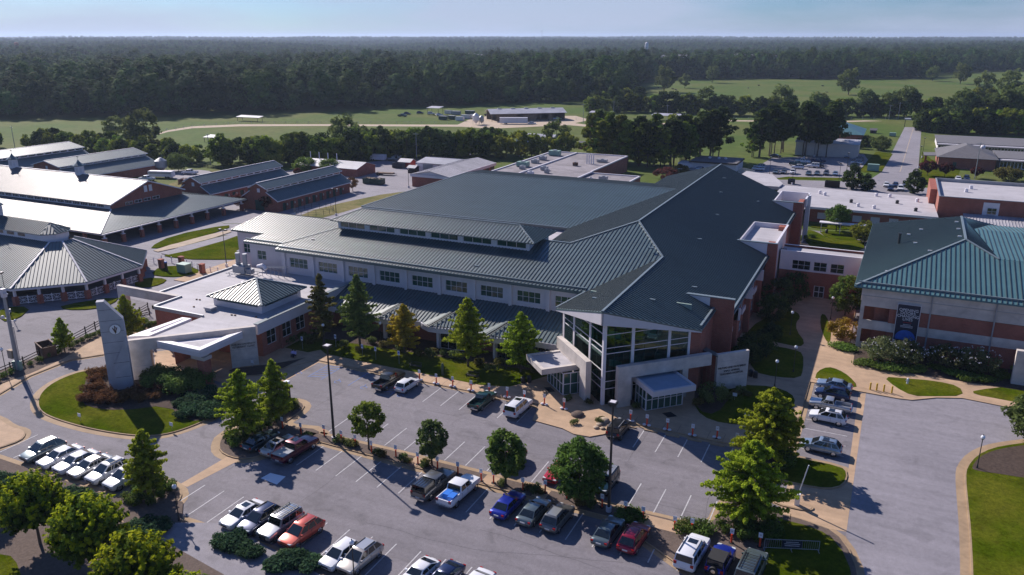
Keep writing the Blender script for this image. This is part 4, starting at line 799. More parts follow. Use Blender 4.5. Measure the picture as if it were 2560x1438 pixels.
for x, y in ((-102, 92), (-101.4, 92.1), (-91, 88.6), (-90.4, 88.7), (-87, 104), (-86.4, 104.1), (-99.5, 89), (-86.8, 89.5)):
    b_ = MB(); b_.tube((x, y, 5.8), (x, y, 5.95), .17, .17, 8); b_.build('roof_drain', M['rust'], cl)
# tower
tw = thing('clock_tower', 'tall slanted grey concrete tower with round emblem at the clinic drive', 'tower', (-94.6, 70.4, 0))
W, L = seg((-95.6, 69.0), (-92.3, 72.3))
def tp(u, z, d): return wp(W, u, z, d)
prof = [(0, 0), (3.05, 0), (3.05, 8.3), (3.0, 10.5), (.95, 13.25), (0, 13.25)]
mb = MB(); n = len(prof); mb.add([tp(u, z, 0) for u, z in prof]+[tp(u, z, -1.05) for u, z in prof], [tuple(range(n)), tuple(range(2*n-1, n-1, -1))]+[(i, n+i, n+(i+1) % n, (i+1) % n) for i in range(n)]); mb.build('shaft', M['cconc'], tw)
p2 = [(1.0, 0), (3.12, 0), (3.1, 7.4), (2.95, 7.9), (2.4, 6.5), (1.3, 4.3), (1.0, 3.5)]; n = len(p2)
mb = MB(); mb.add([tp(u, z, .35) for u, z in p2]+[tp(u, z, -.9) for u, z in p2], [tuple(range(n)), tuple(range(2*n-1, n-1, -1))]+[(i, n+i, n+(i+1) % n, (i+1) % n) for i in range(n)]); mb.build('buttress', M['cconc'], tw)
mb = MB()
for z in (2, 4.2): mb.add([tp(1.05, z, .355), tp(3.08, z, .355), tp(3.08, z+.05, .355), tp(1.05, z+.05, .355)], [(0,1,2,3)])
for z in (5.6, 7.2, 8.8, 10.4, 12): mb.add([tp(.05, z, .005), tp(min(2.95, .9+(13.2-z)*.7), z, .005), tp(min(2.95, .9+(13.2-z)*.7), z+.04, .005), tp(.05, z+.04, .005)], [(0,1,2,3)])
mb.build('panel_joint', M['dark'], tw)
mb = MB(); cdk = (1.85, 9.1)
def disc(m_, r_, d0, d1, n=24): m_.add([tp(cdk[0]+r_*math.cos(2*math.pi*i/n), cdk[1]+r_*math.sin(2*math.pi*i/n), d0) for i in range(n)]+[tp(cdk[0]+r_*math.cos(2*math.pi*i/n), cdk[1]+r_*math.sin(2*math.pi*i/n), d1) for i in range(n)], [tuple(range(n, 2*n)), tuple(range(n-1, -1, -1))]+[(i, (i+1) % n, n+(i+1) % n, n+i) for i in range(n)])
disc(mb, .80, 0, .12); mb.build('emblem_rim', M['metalgrey'], tw); mb = MB(); disc(mb, .69, .1, .15); mb.build('emblem_disc', M['signwhite'], tw)
mb = MB()
def ln2(a, b, w_): mb.bar(tp(cdk[0]+a[0], cdk[1]+a[1], .17), tp(cdk[0]+b[0], cdk[1]+b[1], .17), w_, .03, up=(W[2][0], W[2][1], 0))
ln2((0, -.6), (0, .55), .1); ln2((-.28, .3), (0, -.45), .12); ln2((.28, .3), (0, -.45), .12)
pts = [(.14*math.sin(k*1.1), -.5+.11*k) for k in range(10)]
for k in range(9): ln2(pts[k], pts[k+1], .07)
mb.build('emblem_staff', M['rust'], tw)

# ================================================================ BARNS
def stable(label, cx, y0, y1, hw, mh, z0, z1, z2, z3, nm='stable_barn', doors=False, me=.35):
    t = thing(nm, label, 'barn', (cx, (y0+y1)/2, 0)); m_ = MB()
    for s in (-1, 1):
        roofpoly(m_, [(cx+s*hw, y0-.4, z0), (cx+s*mh, y0-.4, z1), (cx+s*mh, y1+.4, z1), (cx+s*hw, y1+.4, z0)], 'x', .6, th=.12, rh=.05)
        roofpoly(m_, [(cx+s*(mh+me), y0-.7, z2), (cx, y0-.7, z3), (cx, y1+.7, z3), (cx+s*(mh+me), y1+.7, z2)], 'x', .6, th=.12, rh=.05)
    m_.build('roof', [M['roof'], M['roofrib']], t)
    m_ = MB()
    for s in (-1, 1):
        m_.box(cx+s*(hw-.04), y0-.45, z0-.28, cx+s*(hw+.03), y1+.45, z0-.02); m_.box(cx+s*(mh+me-.05), y0-.7, z2-.22, cx+s*(mh+me+.02), y1+.7, z2-.02)
        for y in (y0-.72, y1+.72): m_.bar((cx+s*(mh+me), y, z2-.08), (cx, y, z3-.08), .08, .25)
        for y in (y0-.42, y1+.42): m_.bar((cx+s*hw, y, z0-.1), (cx+s*mh, y, z1-.1), .08, .25)
    m_.bar((cx, y0-.7, z3+.04), (cx, y1+.7, z3+.04), .3, .08); m_.build('trim', M['white'], t)
    m_ = MB(); L = y1-y0; n = max(4, int(L/3.1)); p_ = L/n; ops = [(i*p_+.35, (i+1)*p_-.35, z1+.25, z2-.15) for i in range(n)]
    Wa = wall(m_, (cx+mh, y0), (cx+mh, y1), z1-.1, z2, ops, rev=.1); Wb = wall(m_, (cx-mh, y1), (cx-mh, y0), z1-.1, z2, [], rev=.1); m_.build('clerestory', M['white'], t)
    pm = MB()
    for o in ops: pm.wb(Wa, o[0], o[1], o[2], o[3], -.14, -.09)
    pm.build('clerestory_panes', M['pane'], t)
    m_ = MB()
    for y, sgn in ((y0, -1), (y1, 1)):
        P = [(-hw+.5, 0), (hw-.5, 0), (hw-.5, z0+.1), (mh, z1), (mh, z2-.05), (0, z3-.12), (-mh, z2-.05), (-mh, z1), (-hw+.5, z0+.1)]
        m_.add([(cx+u, y, z) for u, z in P], [tuple(range(len(P))) if sgn < 0 else tuple(range(len(P)-1, -1, -1))])
    ops = []
    if doors:
        n = int((L-4)/3.3); ops = [(2.2+i*3.3, 2.2+i*3.3+1.5, 0, 2.3) for i in range(n)]
    Wd = wall(m_, (cx+hw-.5, y0), (cx+hw-.5, y1), 0, z0+.1, ops, rev=.25); wall(m_, (cx-hw+.5, y1), (cx-hw+.5, y0), 0, z0+.1); m_.build('brick_wall', M['brick'], t)
    for i, o in enumerate(ops):
        d_ = MB(); d_.wb(Wd, o[0], o[1], o[2], o[3], -.26, -.2); do = d_.build('stall_door', M['green'], t); d_ = MB()
        d_.wb(Wd, o[1]+.12, o[1]+.42, 1.4, 2.0, .003, .25); d_.build('wall_lamp', M['beige'], do)
    d_ = MB(); d_.box(cx-1.6, y0-.08, 0, cx+1.6, y0-.02, 3.0); d_.build('end_door', M['green'], t); d_ = MB(); d_.box(cx-.5, y0-.09, z1-.4, cx+.5, y0-.03, z1+.7); d_.build('loft_window', M['white'], t)
    return t
stable('brick stable barn with clerestory and row of green stall doors facing the hospital', -162, 173, 207, 7, 3.0, 3.35, 5.7, 6.6, 8.1, doors=True)
stable('brick stable barn with clerestory half hidden behind the one with green stall doors', -187.3, 173, 208, 7, 3.2, 3.3, 5.5, 6.4, 8.0, doors=True)
stable('long clerestory stable barn with grey green roof just behind the arena barn', -255, 174.5, 209, 13.2, 6.6, 3.2, 5.8, 6.6, 8.3)
stable('farthest clerestory stable barn at the left edge behind the others', -291, 174.5, 209.5, 13.5, 8.0, 3.2, 5.9, 6.9, 8.6)
stable('sliver of roof of a stable barn at the far left frame edge', -345, 174.5, 205, 13.5, 7.0, 3.2, 5.9, 6.9, 8.6)
# arena barn
ab = thing('arena_barn', 'big arena barn with pale gleaming roof, two cupolas and open brick porch', 'barn', (-215, 148, 0)); m_ = MB()
XL = -285
roofpoly(m_, [(XL, 136.6, 7), (-177.6, 136.6, 7), (-177.6, 149, 11.3), (XL, 149, 11.3)], 'y', .6, th=.15, rh=.05); roofpoly(m_, [(XL, 161, 6.9), (-177.6, 161, 6.9), (-177.6, 149, 11.3), (XL, 149, 11.3)], 'y', .6, th=.15, rh=.05)
roofpoly(m_, [(XL, 124.2, 3.3), (-166.5, 124.2, 3.3), (-178.3, 137.3, 5.7), (XL, 137.3, 5.7)], 'y', .6, th=.15, rh=.05)
o = m_.build('roof', [M['barnroof'], M['roofrib']], ab); m_ = MB()
roofpoly(m_, [(-166.5, 124.2, 3.3), (-165.8, 172, 3.3), (-178.3, 160.5, 5.7), (-178.3, 137.3, 5.7)], 'x', .6, th=.15, rh=.06); roofpoly(m_, [(-178.3, 160.5, 5.7), (XL, 160.5, 5.7), (XL, 172, 3.3), (-165.8, 172, 3.3)], 'y', .6, th=.15, rh=.06); rf(m_, ab, 'porch_roof')
m_ = MB(); P = [(137.3, 0), (160.5, 0), (160.5, 6.9), (149, 11.1), (137.3, 6.9)]; m_.add([(-178.4, y, z) for y, z in P], [tuple(range(5))]); wall(m_, (-272, 137.3), (-178.4, 137.3), 0, 5.6); wall(m_, (-178.4, 160.5), (XL, 160.5), 0, 6.9); m_.build('brick_wall', M['brick'], ab)
m_ = MB(); ops = [(1.0+i*3.05, 1.0+i*3.05+2.45, 5.95, 6.6) for i in range(int(104/3.05))]; W = wall(m_, (XL, 137.2), (-178.4, 137.2), 5.6, 6.95, ops, rev=.1); m_.build('clerestory', M['white'], ab)
pm = MB(); mu = MB()
for o in ops:
    pm.wb(W, o[0], o[1], o[2], o[3], -.14, -.09)
    for k in range(1, 4): u = o[0]+(o[1]-o[0])*k/4; mu.wb(W, u-.06, u+.06, o[2], o[3], -.09, -.02)
pm.build('clerestory_panes', M['pane'], ab); mu.build('clerestory_bars', M['white'], ab)
m_ = MB(); m_.bar((XL, 149, 11.36), (-177.6, 149, 11.36), .35, .1); m_.bar((-166.5, 124.2, 3.38), (-178.3, 137.3, 5.78), .35, .12); m_.box(-165.9, 124.2, 2.95, -166.2, 172, 3.2); m_.box(XL, 124.25, 2.95, -166, 124.4, 3.2)
for s, y in ((-1, 136.6), (1, 161)): m_.bar((-177.55, y, 6.9), (-177.55, 149, 11.2), .1, .3)
m_.build('trim', M['white'], ab)
for i, y in enumerate((141.6, 144.5, 147.4, 150.3)):
    W, L = seg((-178.35, y), (-178.35, y+2.3)); window(ab, W, 0, L, 5.95, 6.75, 2, 1, rev=-.08)
for y in (148.0, 149.6): b_ = MB(); b_.box(-178.36, y, 8.3, -178.28, y+1.0, 10.0); b_.build('loft_panel', M['white'], ab)
for y in (125.2, 130.4, 135.8, 141.2, 146.6, 152, 157.4, 163.4, 170.4):
    b_ = MB(); b_.box(-166.9, y-.4, 0, -166.1, y+.4, 2.0); po = b_.build('brick_post', M['brick'], ab); b_ = MB(); b_.box(-166.95, y-.46, 2.0, -166.05, y+.46, 2.12); b_.box(-166.7, y-.17, 2.12, -166.3, y+.17, 3.0); b_.bar((-166.5, y, 2.5), (-166.5, y+.7, 3.0), .1, .1); b_.bar((-166.5, y, 2.5), (-166.5, y-.7, 3.0), .1, .1); b_.build('post_top', M['white'], po)
for x in (-173, -180, -187, -194, -201): b_ = MB(); b_.box(x-.35, 124.6, 0, x+.35, 125.3, 2.9); b_.build('brick_post', M['brick'], ab)
m_ = MB(); m_.box(-178.3, 139, 0, -178.2, 158, 3.0); m_.build('opening_shade_panel', M['dark'], ab)  # dark sheet on the gable wall, shade of an opening painted in
def cupola(parent, x, y, z, s=1.0):
    b_ = MB(); n = 8
    b_.tube((x, y, z-.9), (x, y, z+2.3*s), 1.25*s, 1.2*s, 8); o = b_.build('cupola', M['white'], parent)
    b_ = MB(); b_.tube((x, y, z+2.3*s), (x, y, z+2.45*s), 1.65*s, 1.6*s, 8); b_.tube((x, y, z+2.45*s), (x, y, z+3.2*s), 1.6*s, .55*s, 8); b_.tube((x, y, z+3.2*s), (x, y, z+4.0*s), .55*s, .06*s, 8); b_.tube((x, y, z+4*s), (x, y, z+5*s), .04, .03, 5); b_.bar((x-.5, y, z+4.8*s), (x+.5, y, z+4.8*s), .05, .2); b_.build('cupola_roof', M['roof'], o)
    b_ = MB()
    for i in range(8):
        t = math.pi/4*i+math.pi/8; c_, s_ = math.cos(t), math.sin(t); b_.obox((x+c_*1.16*s, y+s_*1.16*s), (c_*.02*s, s_*.02*s), (-s_*.3*s, c_*.3*s), z+.5*s, z+1.9*s)
    b_.build('louvre', M['panel'], o)
cupola(ab, -232.5, 149, 11.2); cupola(ab, -204, 149, 11.2)
# pavilion
pv = thing('pavilion', 'open pavilion with faceted dark roof, lantern and white cross fences in front', 'pavilion', (-155, 102, 0)); cx, cy = -149.8, 102.3; Rr = 15.3; hs = Rr*math.tan(math.pi/8)
def octp(r_, z, cx=cx, cy=cy):
    h_ = r_*math.tan(math.pi/8); return [(cx-h_, cy-r_, z), (cx+h_, cy-r_, z), (cx+r_, cy-h_, z), (cx+r_, cy+h_, z), (cx+h_, cy+r_, z), (cx-h_, cy+r_, z)]
eo, io = octp(Rr, 3.5), octp(2.7, 8.9); XL2 = -215; eo[0] = (XL2, eo[0][1], 3.5); eo[5] = (XL2, eo[5][1], 3.5); io[0] = (XL2, io[0][1], 8.9); io[5] = (XL2, io[5][1], 8.9)
m_ = MB()
dirs = ['y', (-S2, S2), 'x', (S2, S2), 'y']
for i in range(5): roofpoly(m_, [eo[i], eo[i+1], io[i+1], io[i]], dirs[i], .62, th=.15, rh=.08)
rf(m_, pv, 'roof'); m_ = MB()
for i in range(1, 5): m_.bar((eo[i][0], eo[i][1], eo[i][2]+.08), (io[i][0], io[i][1], io[i][2]+.08), .3, .12)
for i in range(5): a, b = eo[i], eo[i+1]; m_.bar((a[0], a[1], 3.2), (b[0], b[1], 3.2), .12, .35)
m_.build('roof_trim', M['panel'], pv)
lc = (-151.9, 102.5); le, lw2 = octp(3.35, 10.3, *lc), octp(2.9, 8.7, *lc); le[0] = (XL2, le[0][1], 10.3); le[5] = (XL2, le[5][1], 10.3); apx = (lc[0], lc[1], 12.0); m_ = MB()
roofpoly(m_, [le[0], le[1], apx, (XL2, lc[1], 12)], 'y', .62, th=.12); roofpoly(m_, [le[5], le[4], apx, (XL2, lc[1], 12)], 'y', .62, th=.12)
for i in (1, 2, 3): roofpoly(m_, [le[i], le[i+1], apx], dirs[i], .62, th=.12)
rf(m_, pv, 'lantern_roof'); m_ = MB(); P = [(XL2, lw2[0][1])]+[(p[0], p[1]) for p in lw2[1:5]]+[(XL2, lw2[5][1])]
m_.prism(P, 8.0, 10.15); m_.build('lantern_wall', M['white'], pv); m_ = MB()
for i in range(14): m_.box(-156-i*3.4-2.2, lw2[1][1]-.02, 9.3, -156-i*3.4, lw2[1][1]+.02, 9.95)
m_.build('lantern_panes', M['pane'], pv)
cupola(pv, -168.5, 102.5, 11.9, .95)
m_ = MB(); m_.box(-205, 91, 0, -149, 114, 3.2); m_.build('interior_shade_block', M['dark'], pv)  # solid dark block, the shade under the pavilion roof put into its colour
ring = octp(14.5, 0); posts = []
for i, (a, b) in enumerate(zip(ring[:-1], ring[1:])):
    a = (a[0], a[1]); b = (b[0], b[1])
    if i == 0: a = (-195, a[1]); 
    if i == 4: b = (-195, b[1])
    n = 3 if i in (1, 2, 3) else 7
    for k in range(n+1):
        t = k/n; p = (a[0]+(b[0]-a[0])*t, a[1]+(b[1]-a[1])*t)
        if all(math.hypot(p[0]-q[0], p[1]-q[1]) > .5 for q in posts): posts.append(p)
    if i in (1, 2):
        for k in range(n):
            p = (a[0]+(b[0]-a[0])*k/n, a[1]+(b[1]-a[1])*k/n); q = (a[0]+(b[0]-a[0])*(k+1)/n, a[1]+(b[1]-a[1])*(k+1)/n); W, L = seg(p, q); f_ = MB()
            for z in (.3, 1.5): f_.wb(W, .5, L-.5, z, z+.1, -.04, .04)
            m2 = L/2
            for u0, u1 in ((.5, m2-.06), (m2+.06, L-.5)):
                f_.bar(wp(W, u0, .4), wp(W, u1, 1.5), .06, .07); f_.bar(wp(W, u0, 1.5), wp(W, u1, .4), .06, .07); f_.wb(W, u0, u1, .92, .98, -.03, .03); f_.wb(W, (u0+u1)/2-.03, (u0+u1)/2+.03, .4, 1.5, -.03, .03)
            f_.wb(W, m2-.08, m2+.08, .2, 1.8, -.06, .06); f_.build('cross_fence', M['white'], pv)
for p in posts:
    b_ = MB(); b_.box(p[0]-.42, p[1]-.42, 0, p[0]+.42, p[1]+.42, 1.75); po = b_.build('brick_pier', M['brick'], pv); b_ = MB(); b_.box(p[0]-.2, p[1]-.2, 1.75, p[0]+.2, p[1]+.2, 3.2); b_.build('white_post', M['white'], po)

# ================================================================ OTHER BUILDINGS
def gable(nm, label, x0, y0, x1, y1, h, hr, axis, wm='brick', rm='greyroof', cat='building', over=.4, ops=None, open_front=False, gm=None):
    t = thing(nm, label, cat, ((x0+x1)/2, (y0+y1)/2, 0)); m_ = MB()
    wall(m_, (x0, y0), (x1, y0), 0, h) if not open_front else None
    wall(m_, (x1, y0), (x1, y1), 0, h); wall(m_, (x1, y1), (x0, y1), 0, h); wall(m_, (x0, y1), (x0, y0), 0, h)
    m_.build('wall', M[wm], t); g2 = MB(); r_ = MB()
    if axis == 'x':
        ym = (y0+y1)/2
        for x in (x0+.01, x1-.01): g2.quad((x, y0, h), (x, y1, h), (x, ym, hr-.05))
        sl_ = (hr-h)/((y1-y0)/2)
        roofpoly(r_, [(x0-over, y0-over, h-sl_*over), (x1+over, y0-over, h-sl_*over), (x1+over, ym, hr), (x0-over, ym, hr)], 'y', .9, th=.12, rh=.04); roofpoly(r_, [(x0-over, y1+over, h-sl_*over), (x1+over, y1+over, h-sl_*over), (x1+over, ym, hr), (x0-over, ym, hr)], 'y', .9, th=.12, rh=.04)
    else:
        xm = (x0+x1)/2
        for y in (y0+.01, y1-.01): g2.quad((x0, y, h), (x1, y, h), (xm, y, hr-.05))
        sl_ = (hr-h)/((x1-x0)/2)
        roofpoly(r_, [(x0-over, y0-over, h-sl_*over), (x0-over, y1+over, h-sl_*over), (xm, y1+over, hr), (xm, y0-over, hr)], 'x', .9, th=.12, rh=.04); roofpoly(r_, [(x1+over, y0-over, h-sl_*over), (x1+over, y1+over, h-sl_*over), (xm, y1+over, hr), (xm, y0-over, hr)], 'x', .9, th=.12, rh=.04)
    g2.build('gable', M[gm or wm], t); r_.build('roof', [M[rm], M[rm]], t); return t
def hiproof(t, x0, y0, x1, y1, h, hr, rm, over=.8, rx=None):
    x0 -= over; y0 -= over; x1 += over; y1 += over; r_ = MB(); w = min(x1-x0, y1-y0)/2
    if x1-x0 > y1-y0: a, b = (x0+w, (y0+y1)/2, hr), (x1-w, (y0+y1)/2, hr); Q = [[(x0,y0,h),(x1,y0,h),b,a], [(x1,y1,h),(x0,y1,h),a,b], [(x1,y0,h),(x1,y1,h),b], [(x0,y1,h),(x0,y0,h),a]]
    else: a, b = ((x0+x1)/2, y0+w, hr), ((x0+x1)/2, y1-w, hr); Q = [[(x0,y0,h),(x1,y0,h),a], [(x1,y1,h),(x0,y1,h),b], [(x1,y0,h),(x1,y1,h),b,a], [(x0,y1,h),(x0,y0,h),a,b]]
    for q_ in Q: roofpoly(r_, q_, 'y', ribs=False, th=.15)
    return r_.build('roof', [M[rm], M[rm]], t)
bh = gable('brick_shed', 'low brick building with pale roof and four roof pipes behind the stables', -197, 231.5, -170.5, 243, 3.0, 4.6, 'x', rm='tinroof')
for x in (-195, -191, -187, -183): b_ = MB(); b_.tube((x, 237, 4), (x, 237, 7), .16, .16, 8); b_.build('roof_pipe', M['white'], bh)
mg = gable('metal_garage', 'long brick garage with a bright white metal gable roof behind the hospital', -143, 224.5, -129, 258, 4.3, 5.7, 'y', rm='wroof', gm='white')
for y in (243, 247, 251, 255): b_ = MB(); b_.box(-129.02, y, 0, -128.9, y+2.6, 3.2); b_.build('bay_opening', M['dark'], mg)  # dark boards on the wall paint the shade of open bays
m_ = MB(); m_.box(-128.6, 224, 3.3, -128.4, 258.4, 4.3); m_.box(-143.4, 224.1, 3.4, -128.6, 224.3, 4.3); m_.build('fascia', M['white'], mg)
g2 = gable('equipment_shed', 'white walled equipment shed with pale ribbed roof behind the metal garage', -158, 252, -138, 266, 3.4, 4.4, 'x', wm='white', rm='tinroof')
for x in (-155.5, -149, -143.5): b_ = MB(); b_.box(x, 251.9, 0, x+4.2, 252.02, 2.9); b_.build('bay_door', M['metalgrey'], g2)
# laboratory block
lab = thing('laboratory_block', 'large flat roofed brick block with weathered grey roof behind the hospital', 'building', (-105, 255, 0)); m_ = MB()
m_.prism([(-117.6, 224), (-87.5, 224), (-87.5, 285), (-117.6, 285)], 0, 5.4); m_.prism([(-87.5, 224), (-71, 224), (-71, 246), (-87.5, 246)], 0, 5.0); m_.prism([(-117.6, 250), (-117.6, 280), (-119, 280), (-119, 250)], 0, 4.6); m_.build('wall', M['brick'], lab)
m_ = MB(); m_.prism([(-117.2, 224.4), (-87.9, 224.4), (-87.9, 284.6), (-117.2, 284.6)], 5.402, 5.5); m_.prism([(-87.5, 224.4), (-71.4, 224.4), (-71.4, 245.6), (-87.5, 245.6)], 5.002, 5.1); m_.build('roof', M['groof'], lab)
m_ = MB()
for a, b, z in (((-117.7, 285.1), (-117.7, 223.9), 5.402), ((-117.7, 223.9), (-87.5, 223.9), 5.402), ((-87.4, 246), (-87.4, 285.1), 5.402), ((-87.4, 285.1), (-117.7, 285.1), 5.402), ((-71, 223.9), (-71, 246.1), 5.002), ((-71, 246.1), (-87.4, 246.1), 5.002), ((-107.2, 224.2), (-107.2, 284.8), 5.502), ((-87.1, 224.2), (-87.1, 246), 5.402)):
    W, L = seg(a, b); m_.wb(W, 0, L, z, z+.42, -.5, .06)
m_.build('parapet', M['panel'], lab)
for i, (x, y, sx, sy, h_, mm_) in enumerate(((-112.8, 276, 2.0, 1.4, 1.9, 'green2'), (-112.6, 247, 1.9, 1.4, 1.7, 'green2'), (-112, 256, 1.2, 1, 1.2, 'metalgrey'), (-112.5, 264, 1.2, .9, 1.3, 'metalgrey'), (-103, 243, 1.1, .9, 1.2, 'metalgrey'), (-97, 256, .8, .6, 1.2, 'rust'), (-91.5, 268, 1.8, .9, 1.0, 'metalgrey'), (-80, 236, 1.3, .8, 1.1, 'metalgrey'), (-104, 234, .9, .8, .9, 'white'), (-110.5, 242, .9, .8, 1.1, 'metalgrey'), (-83.5, 234, .5, .5, .8, 'white'), (-100, 238, .7, .6, 1.3, 'metalgrey'))):
    if 'green2' not in M: M['green2'] = mat('pale_green_unit', (0.20, 0.32, 0.27), .6, var=.1)
    lb_ = ['tall pale green cooling unit at the far end of the laboratory roof', 'tall pale green cooling unit at the near end of the laboratory roof', 'grey fan box between the two green units on the laboratory roof', 'grey fan box just nearer than the far green unit', 'grey duct box at the near edge of the laboratory roof centre', 'rusty vent in the middle of the laboratory roof', 'long grey box beside the laboratory stacks', 'grey air unit on the lower square laboratory roof', 'small white vent near the laboratory parapet', 'grey box beside the near green unit', 'small white vent on the lower square laboratory roof', 'slim grey vent at the near laboratory edge'][i]
    t_ = thing('roof_unit', lb_, 'roof unit', (x, y, 5.4 if x < -88 else 5.0)); z = 5.5 if x < -88 else 5.1
    b_ = MB(); b_.box(x-sx, y-sy, z+.2, x+sx, y+sy, z+h_); b_.build('casing', M[mm_], t_); b_ = MB(); b_.tube((x, y, z+h_), (x, y, z+h_+.25), min(sx, sy)*.6, min(sx, sy)*.6, 10); b_.box(x-sx*.9, y-sy*.9, z, x-sx*.7, y+sy*.9, z+.2); b_.box(x+sx*.7, y-sy*.9, z, x+sx*.9, y+sy*.9, z+.2); b_.build('fan_ring', M['metalgrey'], t_)
t_ = thing('exhaust_stacks', 'cluster of tall shiny exhaust stacks on the laboratory roof', 'stack', (-95, 262, 5.5))
for k in range(4): b_ = MB(); b_.tube((-95+.7*k, 262+.3*k, 5.5), (-95+.7*k, 262+.3*k, 9.0-.3*(k % 2)), .2, .2, 8); b_.build('stack', M['white'], t_)
# white modular + porch
md = thing('modular_building', 'white modular building with dark roof edge behind the hospital ridge', 'building', (-58, 305, 0)); m_ = MB(); m_.box(-72, 299, 0, -66.5, 306, 2.4); m_.box(-67, 299.5, 0, -50.5, 314, 2.9); m_.build('wall', M['white'], md); m_ = MB(); m_.box(-67.8, 298.6, 2.9, -50, 314.6, 3.3); m_.build('roof_edge', M['wood'], md); m_ = MB(); m_.box(-67.5, 299, 3.3, -50.3, 314.3, 3.4); m_.build('roof', M['greyroof'], md)
for x in (-62, -58.5, -56): b_ = MB(); b_.ball((x, 308, 3.7), .6, 8, 5, .7); b_.build('turbine_vent', M['white'], md)
wf = thing('white_fence', 'pale slatted fence beside the modular building', 'fence', (-47, 303, 0)); b_ = MB()
for k in range(22): b_.box(-49.6+.3*k, 299-.2*k, 0, -49.42+.3*k, 299.06-.2*k, 2.2)
b_.build('slats', M['panel'], wf)
# rear flat building, red block, walkway
fb = thing('flat_rear_building', 'long low building with a white membrane roof behind the hospital east wing', 'building', (-8, 235, 0)); m_ = MB()
ops = [(2+i*4.4, 4.2+i*4.4, .9, 2.6) for i in range(7)]; W = wall(m_, (-17.6, 226), (13, 226), 0, 3.7, ops); wall(m_, (-28, 250), (-28, 226), 0, 3.7); wall(m_, (13, 252), (-28, 252), 0, 3.7); m_.build('wall', M['brick'], fb)
for o in ops: window(fb, W, *o, nx=1, ny=1, pm='panel')
m_ = MB(); m_.prism([(-29, 222), (-17.8, 222), (-17.8, 225.4), (13.2, 225.4), (12.4, 254), (-28.6, 256)], 3.75, 4.1); m_.prism([(-44, 250), (-29, 250), (-28.6, 256), (-34, 272), (-43, 276)], 3.7, 4.6); m_.build('roof', M['wroof'], fb)
m_ = MB(); m_.box(-17.8, 225.3, 3.55, 13.2, 225.42, 4.14); m_.build('eave', M['white'], fb)
for i, (x, y) in enumerate(((-17, 246), (-15.5, 244), (-8, 236), (-2, 249), (1.5, 249), (3.5, 240), (-6, 231), (-2, 230), (8, 231), (8.5, 245))):
    b_ = MB(); b_.tube((x, y, 4.1), (x, y, 4.7), .45, .4, 10); b_.ball((x, y, 4.8), .5, 8, 5, .6); b_.build('roof_fan', M['white'] if i not in (2, 5, 8) else M['dark'], fb)
wk = thing('covered_walkway', 'white flat roofed walkway on slim posts across the rear court', 'walkway', (-5, 214, 0)); m_ = MB(); m_.box(-14, 212.5, 2.6, 12, 214.6, 2.85); m_.build('roof', M['white'], wk)
for x in (-13.5, -9, -4, 1, 6, 11): b_ = MB(); b_.box(x-.09, 213.3, 0, x+.09, 213.5, 2.6); b_.build('post', M['white'], wk)
rb = thing('brick_block', 'tall red brick block with white flat roof at the right rear', 'building', (25, 245, 0)); m_ = MB(); W = wall(m_, (13, 232), (45, 232), 0, 8.3); wall(m_, (13, 262), (13, 232), 0, 8.3); wall(m_, (45, 232), (45, 262), 0, 8.3); m_.box(11.3, 244, 0, 13, 263, 8.1); m_.box(15, 222, 0, 60, 231.9, 3); m_.build('wall', M['brick'], rb)
m_ = MB(); m_.box(13.3, 232.3, 7.3, 60, 262, 7.6); m_.build('roof', M['wroof'], rb); m_ = MB(); m_.box(12.9, 231.9, 8.3, 60, 232.3, 8.45); m_.box(12.9, 232.3, 8.3, 13.3, 262, 8.45); m_.box(12.9, 262, 7.6, 40, 262.4, 8.5); m_.box(36.5, 245, 7.6, 37, 262, 9); m_.build('parapet', M['metalgrey'], rb)
m_ = MB(); m_.box(23.2, 231.88, 4.2, 26.8, 231.99, 7.6); m_.build('panel', M['white'], rb); W, L = seg((24.2, 231.86), (26.3, 231.86)); window(rb, W, 0, L, 4.6, 6.3, 2, 2, rev=-.06)
m_ = MB(); roofpoly(m_, [(19, 221, 3.1), (60, 221, 3.1), (60, 231.9, 4.4), (19, 231.9, 4.4)], 'y', .7); m_.build('lean_to_roof', [M['tinroof'], M['tinroof']], rb)
for x, y in ((21.5, 252), (20, 246)): b_ = MB(); b_.tube((x, y, 7.6), (x, y, 8.6), .5, .4, 10); b_.build('roof_fan', M['white'], rb)
